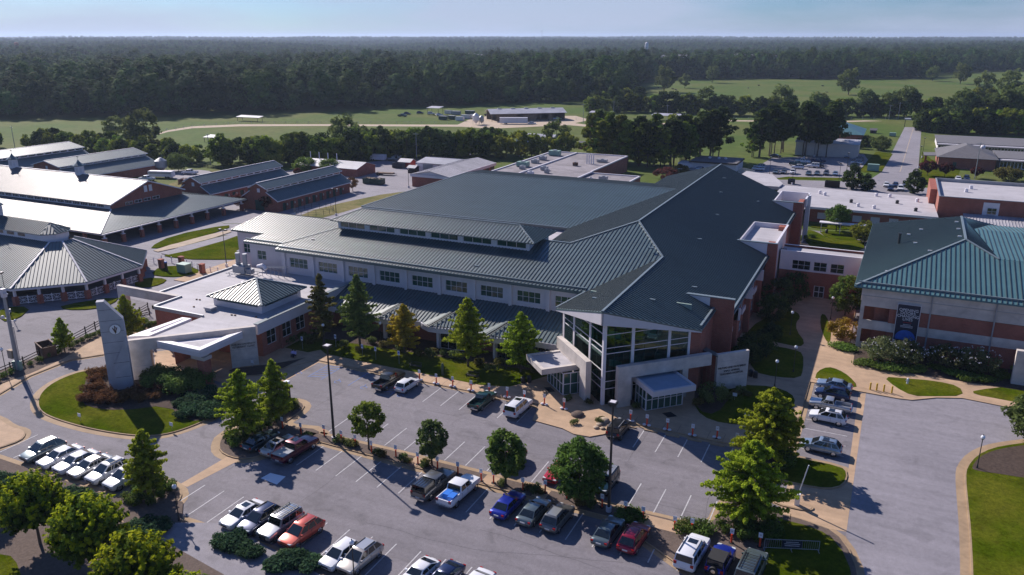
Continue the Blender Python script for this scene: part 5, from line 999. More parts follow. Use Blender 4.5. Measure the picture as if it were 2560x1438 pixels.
# top right group
hh = thing('hipped_brick_house', 'red brick building with grey hipped roof at the upper right', 'building', (26, 354, 0)); m_ = MB(); m_.box(17, 344.5, 0, 36, 370, 4.2); m_.box(12.5, 352, 0, 13.2, 352.6, 3.6); m_.build('wall', M['brick'], hh); hiproof(hh, 17, 344.5, 36, 370, 4.2, 8.0, 'greyroof'); m_ = MB(); roofpoly(m_, [(12, 350, 3.7), (17, 350, 3.9), (17, 360, 3.9), (12, 360, 3.7)], ribs=False); m_.build('porch_roof', [M['greyroof']]*2, hh); b_ = MB(); b_.ball((32, 356, 7.2), .9, 8, 5); b_.build('turbine_vent', M['white'], hh)
b_ = MB(); b_.box(22, 344.4, 0, 23.2, 344.49, 2.4); b_.build('door', M['green'], hh)
for nm_, lab_, x0, x1, y0, y1, z in (('kennel_row', 'long white bayed kennel row with grey roof nearest the treeline', 18.5, 75, 398, 432, 3.0), ('kennel_row', 'white bayed kennel row right of the hipped brick building', 38, 80, 352, 378, 3.4)):
    t_ = thing(nm_, lab_, 'kennel', ((x0+x1)/2, y0, 0)); m_ = MB(); m_.box(x0, y0, 0, x1, y1, z); m_.build('wall', M['white'], t_); m_ = MB(); m_.box(x0-.5, y0+2, z, x1, y1, z+.3); m_.box(x0-.5, y0-2.5, z-.4, x1, y0+2, z-.1); m_.build('roof', M['greyroof'], t_)
    m_ = MB()
    for k in range(int((x1-x0)/1.2)): m_.box(x0+.3+1.2*k, y0-.05, .4, x0+1.1+1.2*k, y0-.01, z-.8)
    m_.build('bay_shade_panels', M['pane'], t_)  # dark panels on a closed wall, shade inside the bays put into colour
be = gable('beige_workshop', 'beige metal workshop among tall pines beyond the rear car park', -36.4, 357, -12, 375, 5.6, 6.4, 'x', wm='beige', rm='tinroof')
gb = thing('green_roofed_barn', 'brick barn with green hipped roof behind the pines', 'barn', (-20, 412, 0)); m_ = MB(); m_.box(-30, 398, 0, -12.5, 425, 5.2); m_.build('wall', M['brick'], gb); hiproof(gb, -30, 398, -12.5, 425, 5.2, 9, 'roofb')
fbn = thing('field_barn', 'long open sided hay barn with pale tin roof in the field', 'barn', (-200, 445, 0)); a, b = (-213.5, 424), (-178.5, 451.5)
W, L = seg(a, b); t2 = 16; m_ = MB(); m_.wb(W, 0, L, 0, 4.6, -t2, -t2+.2); m_.wb(W, L-.2, L, 0, 4.6, -t2, 0)
for k in range(7): u = L*k/6; m_.wb(W, max(0, u-.2), min(L, u+.2), 0, 4.6, -.4, 0)
m_.wb(W, L-10, L-7.5, 0, 4.6, -.6, -.3); m_.wb(W, 3, 16, 0, 4.3, -1.3, -1.1); m_.wb(W, 19, 28, 0, 3.8, -1.6, -1.4); m_.build('boards', M['barnwood'], fbn)
m_ = MB(); roofpoly(m_, [wp(W, -1, 4.5, 1), wp(W, L+1, 4.5, 1), wp(W, L+1, 6.7, -t2/2), wp(W, -1, 6.7, -t2/2)], ribs=False, th=.15); roofpoly(m_, [wp(W, -1, 4.5, -t2-1), wp(W, L+1, 4.5, -t2-1), wp(W, L+1, 6.7, -t2/2), wp(W, -1, 6.7, -t2/2)], ribs=False, th=.15); m_.build('roof', [M['tinroof']]*2, fbn)
for k in range(5): u = 5+k*8.2; m_ = MB(); m_.wb(W, u, u+2.4, 6.6, 7.0, -t2/2-.5, -t2/2+.5); m_.build('ridge_vent', M['tinroof'], fbn)
def canopy_shed(label, px, w_, d_, h_, m='tinroof', nm='field_shelter'):
    x, y = at(*px); t_ = thing(nm, label, 'shelter', (x, y, 0)); b_ = MB(); b_.slab([(x-w_/2, y-d_/2, h_), (x+w_/2, y-d_/2+1, h_), (x+w_/2, y+d_/2, h_+.7), (x-w_/2, y+d_/2, h_+.7)], .12); b_.build('roof', M[m], t_)
    for i in (-1, 1):
        for j in (-1, 1): b_ = MB(); b_.box(x+i*w_*.45-.08, y+j*d_*.4-.08, 0, x+i*w_*.45+.08, y+j*d_*.4+.08, h_); b_.build('post', M['dark'], t_)
canopy_shed('small tin field shelter alone in the green pasture', (530, 355), 6, 5, 2.4); canopy_shed('long low cattle shelter near the wood at the left', (625, 303), 17, 5, 2.4); canopy_shed('open hay canopy among farm machinery', (1088, 287), 9, 7, 4.4); canopy_shed('low tin shelter in the pasture right of the hay barn', (1490, 290), 8, 5, 2.2)
canopy_shed('grey roofed loading shed beyond the tall tree row', (1670, 302), 19, 8, 3.2, nm='loading_shed')
pw = gable('pond_side_building', 'low pale metal building half hidden by trees near the hay barn', *(lambda p: (p[0]-9, p[1]-5))(at(1345, 357)), *(lambda p: (p[0]+9, p[1]+5))(at(1345, 357)), 3, 4.2, 'x', wm='white', rm='tinroof')
rs = gable('small_brick_outhouse', 'small brick outhouse behind the willow trees', *(lambda p: (p[0]-3, p[1]-2))(at(1465, 372)), *(lambda p: (p[0]+4, p[1]+3))(at(1465, 372)), 2.4, 3.2, 'x')
rg = gable('red_garden_shed', 'tiny dark red shed between the equipment shed and parked trailer', -170, 258, -165, 262, 2.2, 3.1, 'x', wm='red', rm='tinroof'); rg2 = gable('brown_garden_shed', 'tiny brown shed against the equipment shed', -159, 247, -156, 250, 2.2, 2.8, 'x', wm='wood', rm='tinroof')
gk = thing('gatehouse', 'small dark canopy over the road at the far road end', 'shelter', (*at(2279, 318), 0)); x, y = at(2279, 318); b_ = MB(); b_.box(x-4, y-3, 4, x+4, y+3, 4.6); b_.build('roof', M['metalgrey'], gk)
for i in (-1, 1): b_ = MB(); b_.box(x+i*3.6-.15, y-.15, 0, x+i*3.6+.15, y+.15, 4); b_.build('post', M['dark'], gk)

# ================================================================ VEGETATION
def leaf_obj(name, P, Nn, size, tint, m, aspect=1.5, jit=.55):
    """P (n,3) leaf centres, Nn (n,3) outward directions; one rhombic face per leaf"""
    n = len(P); Nn = Nn+rng.normal(0, jit, (n, 3)); Nn /= np.linalg.norm(Nn, axis=1)[:, None]+1e-9
    T = rng.normal(0, 1, (n, 3)); T -= (T*Nn).sum(1)[:, None]*Nn; T /= np.linalg.norm(T, axis=1)[:, None]+1e-9; B = np.cross(Nn, T)
    s = (size*rng.uniform(.6, 1.35, n))[:, None]
    V = np.empty((n, 4, 3)); V[:, 0] = P-T*s*aspect*.5; V[:, 1] = P-B*s*.42; V[:, 2] = P+T*s*aspect*.5; V[:, 3] = P+B*s*.42
    me = bpy.data.meshes.new(name); me.vertices.add(4*n); me.vertices.foreach_set('co', V.reshape(-1))
    me.loops.add(4*n); me.loops.foreach_set('vertex_index', np.arange(4*n, dtype=np.int32)); me.polygons.add(n)
    me.polygons.foreach_set('loop_start', np.arange(0, 4*n, 4, dtype=np.int32)); me.polygons.foreach_set('loop_total', np.full(n, 4, dtype=np.int32))
    at_ = me.attributes.new('tint', 'FLOAT', 'POINT'); at_.data.foreach_set('value', np.repeat(np.clip(tint, 0, 1), 4).astype(np.float32))
    me.materials.append(m); me.update(); me.validate(); o = bpy.data.objects.new(name, me); C.objects.link(o); return o
def clumps(centres, radii, per, size, tints, squash=.8):
    P, Nn, T = [], [], []
    for c, r, t in zip(centres, radii, tints):
        d = rng.normal(0, 1, (per, 3)); d /= np.linalg.norm(d, axis=1)[:, None]; q = rng.uniform(.35, 1, per)**.5
        p = d*q[:, None]*r; p[:, 2] *= squash; P.append(p+c); Nn.append(d+np.array([0, 0, .35])); T.append(t+rng.normal(0, .13, per))
    return np.concatenate(P), np.concatenate(Nn), np.concatenate(T)
def trunk_mesh(h, r, limbs=(), m='bark'):
    b = MB(); p = Vector((0, 0, -.05)); k = 5
    for i in range(k):
        q = Vector((random.uniform(-.04, .04)*h*.3, random.uniform(-.04, .04)*h*.3, h*(i+1)/k)); b.tube(p, q, r*(1-.8*i/k), r*(1-.8*(i+1)/k), 7, caps=False); p = q
    for z, a, e, L in limbs:
        s = Vector((0, 0, z)); d = Vector((math.cos(a)*math.cos(e), math.sin(a)*math.cos(e), math.sin(e))); b.tube(s, s+d*L, r*.45*(1-z/h*.5), .02, 5, caps=False)
    return b
def finish_tree(root, crown, tb, m='bark'):
    crown.parent = root; crown.name = 'crown'; o = tb.build('trunk', M[m], root, local=True, smooth=True); return root
def proto(name):
    r = bpy.data.objects.new(name, None); C.objects.link(r); r.empty_display_size = .5; return r
def cypress(h, rad, lm, dens=1.0, low=.17, name='cypress_tree', leaf=.22):
    r = proto(name); nb = int(165*dens); cs, rs, ts, lim = [], [], [], []
    for i in range(nb):
        q_ = ((i+random.random())/nb)**.9; z = low+(1-low)*q_; R_ = rad*math.sin(math.pi*(.13+.87*q_)**.8)**.75*(1.05-.45*q_)*random.choice((.6, .8, 1.0, 1.2))*random.uniform(.85, 1.1)+.12; a = random.uniform(0, 6.2832)
        n = max(1, int(R_/.42)); e = .25+.5*z; t = random.uniform(.25, .75)
        for k in range(n):
            q = (k+.7)/n; cs.append((math.cos(a)*R_*q, math.sin(a)*R_*q, h*z+R_*q*e*.35-.05*R_)); rs.append(.13+.17*(1-.3*q)*min(1, R_)); ts.append(t+.25*q*random.random())
        if i % 4 == 0: lim.append((h*z, a, .25, R_*.8))
    P, Nn, T = clumps(np.array(cs), rs, int(26), leaf, ts, .8); k = rng.random(len(P)) < min(1, dens)
    return finish_tree(r, leaf_obj('crown', P, Nn, leaf, T, M[lm]), trunk_mesh(h*.96, .05+h*.013, lim))
def round_tree(h, rx, lm, base=.3, n=85, name='oak_tree', leaf=.3, per=62, top=.5, shape=1.0, trunkr=None):
    r = proto(name); cs, rs, ts = [], [], []; zc = h*(base+1)/2; rz = h*(1-base)/2
    for i in range(n):
        v = Vector(rng.normal(0, 1, 3)).normalized(); q = random.uniform(.55, 1.0)**.6
        w = 1+.18*noise.noise(v*2.1+Vector((h, rx, n))); zz = v.z*q*rz*w; wx = rx*w*(1-(max(0, zz/rz))*.25*shape)*(1+.12*(min(0, zz/rz)))
        cs.append((v.x*q*wx, v.y*q*wx, zc+zz)); rs.append(random.uniform(.16, .28)*rx+.12); ts.append(random.uniform(.15, .75))
    P, Nn, T = clumps(np.array(cs), rs, per, leaf, ts)
    lim = [(h*base*random.uniform(.8, 1.3), i*1.3, random.uniform(.5, 1.0), rx*.8) for i in range(7)]
    return finish_tree(r, leaf_obj('crown', P, Nn, leaf, T, M[lm]), trunk_mesh(h*.75, trunkr or .05+h*.014, lim))
def elm(h, rx, name='elm_tree'):
    r = proto(name); P, Nn, T = [], [], []; lim = []; hb = h*.27
    for i in range(420):
        a = random.uniform(0, 2*math.pi); u = random.random(); e = math.asin(min(1, max(-.35, -.35+1.35*u))); Lz = h-hb
        d = np.array([math.cos(a)*math.cos(e), math.sin(a)*math.cos(e), math.sin(e)]); L = random.uniform(.78, 1.04)
        end = np.array([d[0]*rx*L, d[1]*rx*L, hb+.35*Lz+d[2]*Lz*.65*L]); st = np.array([0, 0, hb+.25*Lz])+d*rx*.35; m_ = 42
        k = np.sort(rng.random(m_))**.8; p = st+(end-st)*k[:, None]; p[:, 2] += .25*np.sin(k*2)*(1 if d[2] > 0 else .3); p += rng.normal(0, .13, (m_, 3))*(1.4-k)[:, None]
        P.append(p); Nn.append(np.tile(d+[0, 0, .3], (m_, 1))); T.append(rng.uniform(.1, .75)+np.where(k > .66, .45*(d[2] > -.05), 0)+rng.normal(0, .1, m_))
        if i % 40 == 0: lim.append((hb*random.uniform(.7, 1.4), a, max(.35, e), rx*.7))
    return finish_tree(r, leaf_obj('crown', np.concatenate(P), np.concatenate(Nn), .26, np.concatenate(T), M['leaf_elm']), trunk_mesh(h*.8, .17, lim))
def pine(h, rx, lm='leaf_pine', name='pine_tree', bare=.35, n=55, leaf=.45, per=50):
    r = proto(name); cs, rs, ts = [], [], []
    for i in range(n):
        z = bare+(1-bare)*random.random()**.8; R_ = rx*math.sin(min(1, (1-z)/(1-bare)*1.1+.12)*math.pi/2)*random.uniform(.2, 1.0)*(.55+.9*(z > bare+.08)); a = random.uniform(0, 6.28)
        cs.append((math.cos(a)*R_, math.sin(a)*R_, h*z)); rs.append(random.uniform(.16, .30)*rx+.25); ts.append(random.uniform(.15, .7))
    P, Nn, T = clumps(np.array(cs), rs, per, leaf, ts, .6); return finish_tree(r, leaf_obj('crown', P, Nn, leaf, T, M[lm]), trunk_mesh(h*.95, .06+h*.011, [(h*(bare+.1*i), i*1.9, .3, rx*.6) for i in range(5)]))
def shrub(rx, h, lm, n=10, per=45, leaf=.13, name='shrub', flat=1.0):
    cs = [(random.uniform(-1, 1)*rx*.55, random.uniform(-1, 1)*rx*.55, h*random.uniform(.35, .62)) for _ in range(n)]
    P, Nn, T = clumps(np.array(cs), [rx*.5]*n, per, leaf, [random.uniform(.2, .7) for _ in range(n)], h/rx*.75); o = leaf_obj(name, P, Nn, leaf, T, M[lm]); return o
def put(p, label, cat, xy, s=1.0, group=None, first=set(), name=None, sz=None, z=0.0):
    if p.name in first or p.get('used'): o = copy_tree(p)
    else: o = p; p['used'] = 1
    o['label'] = label; o['category'] = cat
    if 'group' in o.keys(): del o['group']
    if group: o['group'] = group
    o.location = (xy[0], xy[1], z); o.rotation_euler = (0, 0, random.uniform(0, 6.28)); q = random.uniform(.97, 1.03)*s; o.scale = (q, q, (sz or s)*random.uniform(.98, 1.02)); return o
# --- near, labelled one by one
T1 = 'tree'
put(cypress(7.0, 1.9, 'leaf_cyp'), 'small bright green cypress on the fence bank in front of the pavilion', T1, (-114.4, 75.9), .83)
put(cypress(8.3, 2.2, 'leaf_cyp'), 'bright green cypress between the concrete arm and the tower', T1, (-109.3, 83.8), .97)
put(cypress(12.0, 2.3, 'leaf_brn', .75, leaf=.26), 'thin brownish cypress at the inner corner of the clinic and the hospital', T1, (-79.2, 96.0))
put(cypress(12.3, 3.0, 'leaf_dcyp', 1.3), 'tall dark green cypress right of the thin brownish one', T1, (-73.5, 98.0), .97)
put(cypress(8.2, 2.7, 'leaf_yel', 1.0), 'yellow autumn cypress in front of the hospital shed roof', T1, (-65.4, 98.6))
put(cypress(10.8, 3.1, 'leaf_cyp', 1.2), 'tall green cypress centred between the yellow one and the atrium', T1, (-53.8, 98.2))
put(cypress(9.6, 3.0, 'leaf_cyp', 1.1), 'green cypress nearest the west entrance canopy', T1, (-45.7, 99.8))
put(cypress(9.4, 2.9, 'leaf_cyp', 1.0), 'feathery lime green cypress on the boxwood bed left of the lot', T1, (-68.2, 66.2))
put(cypress(9.0, 2.5, 'leaf_cyp', 1.1), 'lime green cypress beside the red brick pylon sign in the boxwood bed', T1, (-67.6, 71.4), .98)
put(cypress(8.2, 2.2, 'leaf_cyp', 1.1), 'dull green cypress on the small planted bed by the row of white cars', T1, (-68.1, 51.9))
put(cypress(9.0, 3.9, 'leaf_cyp', 1.6, .1), 'broad green cypress at the top of the right hand island', T1, (-8.6, 89.0))
put(cypress(9.3, 4.1, 'leaf_cyp', 1.6, .12), 'broad green cypress above the holly bed beside the gate lane', T1, (-8.5, 75.3))
put(round_tree(6.4, 1.9, 'leaf_map', .3, 60, 'maple_tree', .26, per=60), 'light green young tree on the median with an open crown', T1, (-52.6, 70.6))
put(round_tree(5.9, 1.75, 'leaf_olv', .28, 62, 'maple_tree', .26), 'olive green round tree on the median', T1, (-43.7, 70.6))
put(round_tree(6.5, 2.1, 'leaf_oak', .24, 85, 'oak_tree', .28), 'dense dark green tree on the median shading the maroon car', T1, (-34.1, 70.5))
put(round_tree(7.5, 2.85, 'leaf_oak', .18, 125, 'oak_tree', .28), 'largest dark green round tree on the median over the red coupe', T1, (-25.4, 70.6))
e_ = elm(8.3, 3.4); put(e_, 'yellow tipped elm nearest the left frame edge', T1, (-70.9, 41.0), .96)
put(e_, 'yellow tipped elm in front of the boxwood bed at lower left', T1, (-62.0, 40.3), 1.02)
put(e_, 'yellow tipped elm between the two rows of cars, cut by the lower frame edge', T1, (-52.6, 37.6), 1.05)
put(e_, 'low cut off elm crown at the bottom edge beside the juniper hedge', T1, (-45.4, 35.7), .98)
put(elm(6.5, 3.5), 'yellow green bush tree at the lower left frame corner', T1, at(-38, 1300), .7)
put(round_tree(6.5, 4.0, 'leaf_olv', .05, 130, 'holly_tree', .3), 'dense dark holly tree at the right frame edge by the road bend', T1, at(2600, 1105))
put(round_tree(7.5, 2.9, 'leaf_oak', .15, 80, 'holly_tree', .28), 'pale green tree against the lecture building corner', T1, at(2112, 790))
put(round_tree(8.5, 2.2, 'leaf_map', .1, 80, 'holly_tree', .26), 'taller light green tree behind the pale green one at the lecture building', T1, at(2117, 745), .9)
put(round_tree(3.2, 2.6, 'leaf_yel', .05, 45, 'shrub_tree', .22), 'golden green spreading bush at the lecture building corner', 'shrub', at(2107, 845))
for i, (p, h, rr_) in enumerate((((1945, 770), 5.5, 3.2), ((1985, 745), 5.0, 3.0), ((1930, 800), 4.8, 2.8), ((1890, 885), 3.4, 2.8), ((1865, 905), 3.0, 2.4), ((1925, 845), 2.4, 2.0))):
    put(round_tree(h, rr_, 'leaf_pine', .03, 55, 'evergreen_shrub', .26, per=50), ['large dark evergreen against the link building wall', 'dark evergreen nearest the link double door', 'dark evergreen below the hospital east wall', 'dark round evergreen bush behind the sign wall', 'low dark evergreen touching the sign wall', 'small dark shrub by the court lawn'][i], 'shrub', at(*p))
put(round_tree(7.0, 3.2, 'leaf_oak', .2, 70, 'court_tree', .3), 'round tree in the rear court by the covered walkway', T1, at(2090, 578)); put(round_tree(5.0, 3.3, 'leaf_map', .12, 60, 'court_tree', .3), 'light green small tree at the lecture building rear corner', T1, at(2160, 606)); put(round_tree(3.5, 2, 'leaf_map', .1, 40, 'court_tree', .3), 'little green tree in front of the rear walkway', T1, at(2200, 560))
put(round_tree(7.5, 3.5, 'leaf_oak', .1, 70, 'court_tree', .35), 'dark tree at the right frame edge beside the tall brick block', T1, at(2556, 572))
lm_ = round_tree(3.1, 2.1, 'leaf_olv', .2, 40, 'small_tree', .16, per=45); put(lm_, 'small multi stemmed tree in the bed before the sign wall', T1, at(1783, 1010))
# crape myrtles with white flowers
for i, (p, s) in enumerate((((2200, 905), 1.0), ((2262, 912), .98), ((2362, 925), 1.0), ((2440, 935), 1.08))):
    m_ = round_tree(3.8, 2.7, 'leaf_myr', .15, 55, 'crape_myrtle', .2, per=55, trunkr=.06); o = put(m_, ['white flowering myrtle nearest the lecture building corner', 'white flowering myrtle below the navy banner', 'white flowering myrtle left of the pair at right', 'widest white flowering myrtle nearest the right edge'][i], 'shrub', at(*p), s, 'white flowering crape myrtles')
    d = rng.normal(0, 1, (150, 3)); d /= np.linalg.norm(d, axis=1)[:, None]; d[:, 2] = np.abs(d[:, 2])*.9; k = (np.arange(150)//4); c0 = d[k*4 % 150]; P = c0*np.array([2.9, 2.9, 1.7])+rng.normal(0, .07, (150, 3))+[0, 0, 2.2]
    f = leaf_obj('flowers', P, d, .12, np.full(150, .5), M['flower']); f.parent = o
# clipped boxwood balls
bx = [shrub(.62, 1.05, 'leaf_hol', 9, 60, .11, 'boxwood') for _ in range(3)]
for b_ in bx: b_.location = (0, 0, -50)
def ball(p, label, group, s=1.0, kind=0, z=.15):
    src = bx[kind % 3]
    o = src.copy() if src.get('used') else src; src['used'] = 1
    if o is not src: C.objects.link(o)
    o.location = (p[0], p[1], z); o.rotation_euler = (0, 0, random.uniform(0, 6)); q = s*random.uniform(.88, 1.12); o.scale = (q, q, q*random.uniform(.9, 1.1)); o['label'] = label; o['category'] = 'shrub'; o['group'] = group; return o
def bed_balls(P, label, group, s=1.0):
    for i, p in enumerate(P): ball(at(*p, .15), label, group, s, i)
bed_balls([(568, 1100), (577, 1092), (582, 1102), (583, 1112), (588, 1119), (605, 1080), (612, 1101), (600, 1110), (625, 1085), (640, 1060), (644, 1068), (647, 1078), (648, 1090), (628, 1108), (655, 1028), (660, 1040), (662, 1050), (668, 1059), (668, 1070), (680, 1025), (682, 1045), (688, 1055), (700, 1018), (705, 1033), (718, 1016), (724, 1030), (735, 1015), (741, 1022), (718, 1026), (632, 1072), (655, 1012), (640, 1050), (619, 1062), (592, 1092), (700, 1044)], 'boxwood ball on the island with two lime cypresses', 'boxwoods on the west island', 1.2)
bed_balls([(340, 1228), (343, 1240), (350, 1252), (345, 1262), (356, 1222), (372, 1250), (398, 1205), (402, 1217), (400, 1229), (400, 1243), (426, 1217), (428, 1229), (376, 1225), (318, 1250), (378, 1265), (330, 1262)], 'boxwood ball on the bed beside the white cars', 'boxwoods on the south west bed', 1.15)
bed_balls([(1800, 1320), (1818, 1330), (1838, 1318), (1850, 1335), (1868, 1322), (1875, 1340), (1893, 1352), (1903, 1325), (1906, 1340), (1930, 1318), (1935, 1335), (1860, 1352), (1882, 1312), (1925, 1352), (1943, 1350), (1858, 1305)], 'round holly on the mulch at the median right end', 'hollies at the right end of the median', 1.25)
bed_balls([(1948, 1148), (1962, 1140), (1975, 1150), (1960, 1160), (1972, 1168), (1955, 1175)], 'dark upright holly beside the upper right island lawn', 'hollies by the gate lane', 1.5)
bed_balls([(10, 945), (30, 935), (52, 922), (75, 915), (100, 905), (125, 893), (150, 885), (178, 870), (192, 862), (208, 855), (222, 848), (238, 842), (250, 836), (-8, 955)], 'low round shrub under the dark board fence', 'shrubs under the board fence', 1.0)
# loose shrubs
js = [shrub(1.2, .9, 'leaf_jun', 16, 90, .2, 'juniper') for _ in range(2)]; rs_ = [shrub(1.3, 1.5, 'leaf_bar', 14, 100, .15, 'barberry') for _ in range(2)]; ds = [shrub(.8, .9, 'leaf_olv', 9, 50, .14, 'low_shrub'), shrub(.7, .8, 'leaf_brn', 9, 50, .13, 'low_shrub')]
def loose(srcs, P, label, group, s=1.0, z=.15, cat='shrub'):
    for i, p in enumerate(P):
        src = srcs[i % len(srcs)]; o = src.copy() if src.get('used') else src; src['used'] = 1
        if o is not src: C.objects.link(o)
        xy = at(*p); o.location = (xy[0], xy[1], z); o.rotation_euler = (0, 0, random.uniform(0, 6)); q = s*random.uniform(.85, 1.15); o.scale = (q, q, q*random.uniform(.85, 1.15)); o['label'] = label; o['category'] = cat; o['group'] = group
loose(rs_, [(222, 985), (235, 960), (250, 975), (215, 1005), (240, 1005), (262, 1010), (285, 1008), (228, 940), (250, 945), (300, 1005), (270, 995)], 'russet barberry bush massed left of the grey tower base', 'russet bushes left of the tower')
loose(rs_, [(318, 1000), (335, 995), (350, 1005), (365, 990), (345, 985), (385, 1000), (420, 985), (398, 985)], 'darker russet bush right of the grey tower base', 'russet bushes right of the tower', .9)
loose([shrub(1.4, 2.2, 'leaf_dcyp', 16, 80, .18, 'evergreen_shrub')], [(375, 960), (395, 950), (415, 965), (432, 950), (450, 968), (470, 955), (485, 970), (440, 985), (500, 985), (400, 970), (455, 985), (380, 975), (425, 980), (520, 960), (505, 965)], 'tall dark loose shrub before the canopy pier', 'dark shrubs before the clinic canopy', 1.1)
loose(js, [(470, 1010), (490, 1025), (505, 1005), (520, 1025), (535, 1010), (500, 1040), (475, 1040), (520, 1045), (450, 1015), (540, 1030), (505, 985), (525, 985), (485, 1000), (465, 1025), (535, 1045), (550, 1015), (515, 1000), (460, 1045)], 'spreading blue green juniper on the right tip of the roundabout', 'junipers on the roundabout')
loose(js, [(0, 1205), (15, 1215), (35, 1210), (50, 1222), (175, 1240), (190, 1250), (205, 1255), (225, 1262), (345, 1330), (365, 1320), (385, 1325), (405, 1318), (355, 1345), (395, 1335)], 'low dark juniper at the noses of the white car row', 'junipers before the white car row')
loose(js, [(552, 1365), (570, 1372), (585, 1362), (600, 1378), (615, 1385), (635, 1390), (700, 1410), (720, 1400), (735, 1415), (755, 1405), (770, 1425), (785, 1415), (690, 1425)], 'green juniper along the kerb before the red crossover', 'junipers along the south kerb', 1.05)
loose(ds, [(843, 1105), (860, 1108), (872, 1116), (882, 1118), (945, 1138), (958, 1145), (1008, 1152), (1022, 1158), (1062, 1170), (1068, 1165), (1253, 1215), (1320, 1228), (1338, 1232), (1352, 1236), (1440, 1250), (1465, 1262), (1478, 1268), (1450, 1268), (770, 1098)], 'small low shrub on the long median', 'low shrubs on the median')
loose([shrub(1.2, .9, 'leaf_hol', 12, 70, .14, 'low_shrub')], [(1573, 1292), (1590, 1296), (1585, 1303), (1713, 1332), (1728, 1328), (1745, 1338), (1560, 1300), (1765, 1340)], 'spreading bright green shrub on the right half of the median', 'green shrubs on the right half of the median', 1.2)
loose(ds, [(1075, 895), (1085, 885), (1000, 880), (1050, 890), (1140, 900), (1200, 915), (1230, 930), (1250, 915), (1110, 890), (960, 870), (930, 860), (900, 880), (860, 870), (1340, 935), (1350, 920)], 'low shrub under the hospital shed roof', 'shrubs under the hospital shed roof', 1.4)
loose(ds, [(740, 850), (752, 845), (765, 855), (780, 862), (720, 860), (795, 850)], 'olive shrub under the clinic brick windows', 'shrubs under the clinic windows', 1.5)
loose([shrub(1.6, 1.4, 'leaf_pine', 14, 60, .18, 'hedge_shrub')], [(2230+28*i, 885+4*(i % 3)) for i in range(10)], 'dark hedge shrub along the lecture building wall', 'dark hedge along the lecture building', 1.3)
loose([shrub(1.4, .7, 'leaf_oak', 12, 60, .16, 'ground_shrub')], [(2160, 915), (2190, 922), (2225, 928), (2260, 930), (2295, 930), (2345, 925), (2385, 940), (2420, 950), (2460, 955), (2500, 945), (2540, 955), (2100, 872), (2115, 878), (2545, 930)], 'low spreading green shrub under the myrtles', 'ground shrubs under the myrtles', 1.3)
loose(ds, [(1435, 1062), (1504, 1052), (1498, 1060)], 'small spiky shrub on the rounded entrance island', 'shrubs on the entrance island', .8)
loose(ds, [(1420, 1003), (1470, 1012), (1530, 1018), (1545, 1015), (1590, 1022)], 'little shrub at the foot of the atrium glass', 'shrubs at the atrium foot', .9)
loose(ds, [(1800, 985), (1835, 990), (1760, 1000), (1745, 1015), (1850, 985), (1870, 992), (1815, 1002)], 'low shrub in the bed before the sign wall', 'shrubs before the sign wall', 1.2)
loose([shrub(1.2, 1.2, 'leaf_hol', 10, 50, .2, 'low_shrub')], [(345, 815), (360, 810), (375, 820), (355, 830), (390, 815), (2010, 600), (2030, 595), (1995, 605)], 'rounded green shrub beside a building wall', 'rounded shrubs by building walls')
# --- barn yard and rear trees
def several(builders, P, label, group, sc=(.9, 1.1), cat='tree', szr=None):
    for i, p in enumerate(P):
        k = random.uniform(*sc) if len(p) < 3 else p[2]; put(builders[i % len(builders)], label, cat, at(p[0], p[1]), k, group)
for i, (p, h, r_) in enumerate((((512, 502), 4.2, 2.2), ((600, 522), 4.4, 2.3), ((668, 528), 4.6, 2.3), ((460, 470), 3.2, 2.3), ((745, 440), 2.8, 1.6), ((882, 478), 4.6, 1.9))):
    put(round_tree(h, r_, 'leaf_red' if i != 5 else 'leaf_bar', .28, 40, 'crape_myrtle', .24, per=50), ['dark red myrtle nearest the arena barn porch', 'dark red myrtle between the two stable barns', 'dark red myrtle at the gable of the nearest stable barn', 'low reddish myrtle behind the arena barn', 'pinkish myrtle between stable roofs', 'russet tree at the far corner of the nearest stable barn'][i], 'tree', at(*p))
put(round_tree(6.5, 4.2, 'leaf_olv', .12, 80, 'oak_tree', .35), 'round olive tree beside the grey feed bin', 'tree', at(447, 428)); put(round_tree(5.5, 4.4, 'leaf_oak', .08, 80, 'oak_tree', .35), 'left round green tree before the shed with four roof pipes', 'tree', at(765, 432)); put(round_tree(5.2, 4.2, 'leaf_oak', .08, 80, 'oak_tree', .35), 'right round green tree before the shed with four roof pipes', 'tree', at(825, 434))
cn_ = round_tree(7.5, 3.2, 'leaf_pine', .02, 70, 'holly_tree', .35, shape=2.6); several([cn_], [(2130, 472, 1.05), (2165, 478, .72), (2283, 484, 1.0)], 'dark conical tree on the verge behind the white membrane roof', 'conical trees behind the white roof')
several([round_tree(5, 2.6, 'leaf_red', .3, 40, 'plum_tree', .35)], [(2318, 440, 1.1), (2362, 442, 1.0), (2440, 446, .8)], 'dark purple leaved tree by the hipped brick building', 'purple trees by the hipped brick building'); put(round_tree(4.5, 4.2, 'leaf_brn', .15, 50, 'oak_tree', .4), 'low spreading tree at the far right behind the brick block', 'tree', at(2520, 452))
several([round_tree(6, 4.4, 'leaf_olv', .15, 60, 'oak_tree', .45)], [(2165, 366, .8), (2200, 376, 1.0), (2150, 372, .6)], 'rounded olive tree beside the long back road', 'olive trees beside the back road')
put(round_tree(4, 4, 'leaf_red', .05, 45, 'crape_myrtle', .35), 'red flowering shrub mass left of the modular building', 'shrub', at(1665, 450)); put(round_tree(3.4, 3.0, 'leaf_brn', .05, 35, 'shrub_tree', .35), 'brownish shrub between the red shrub and the modular building', 'shrub', at(1700, 436))
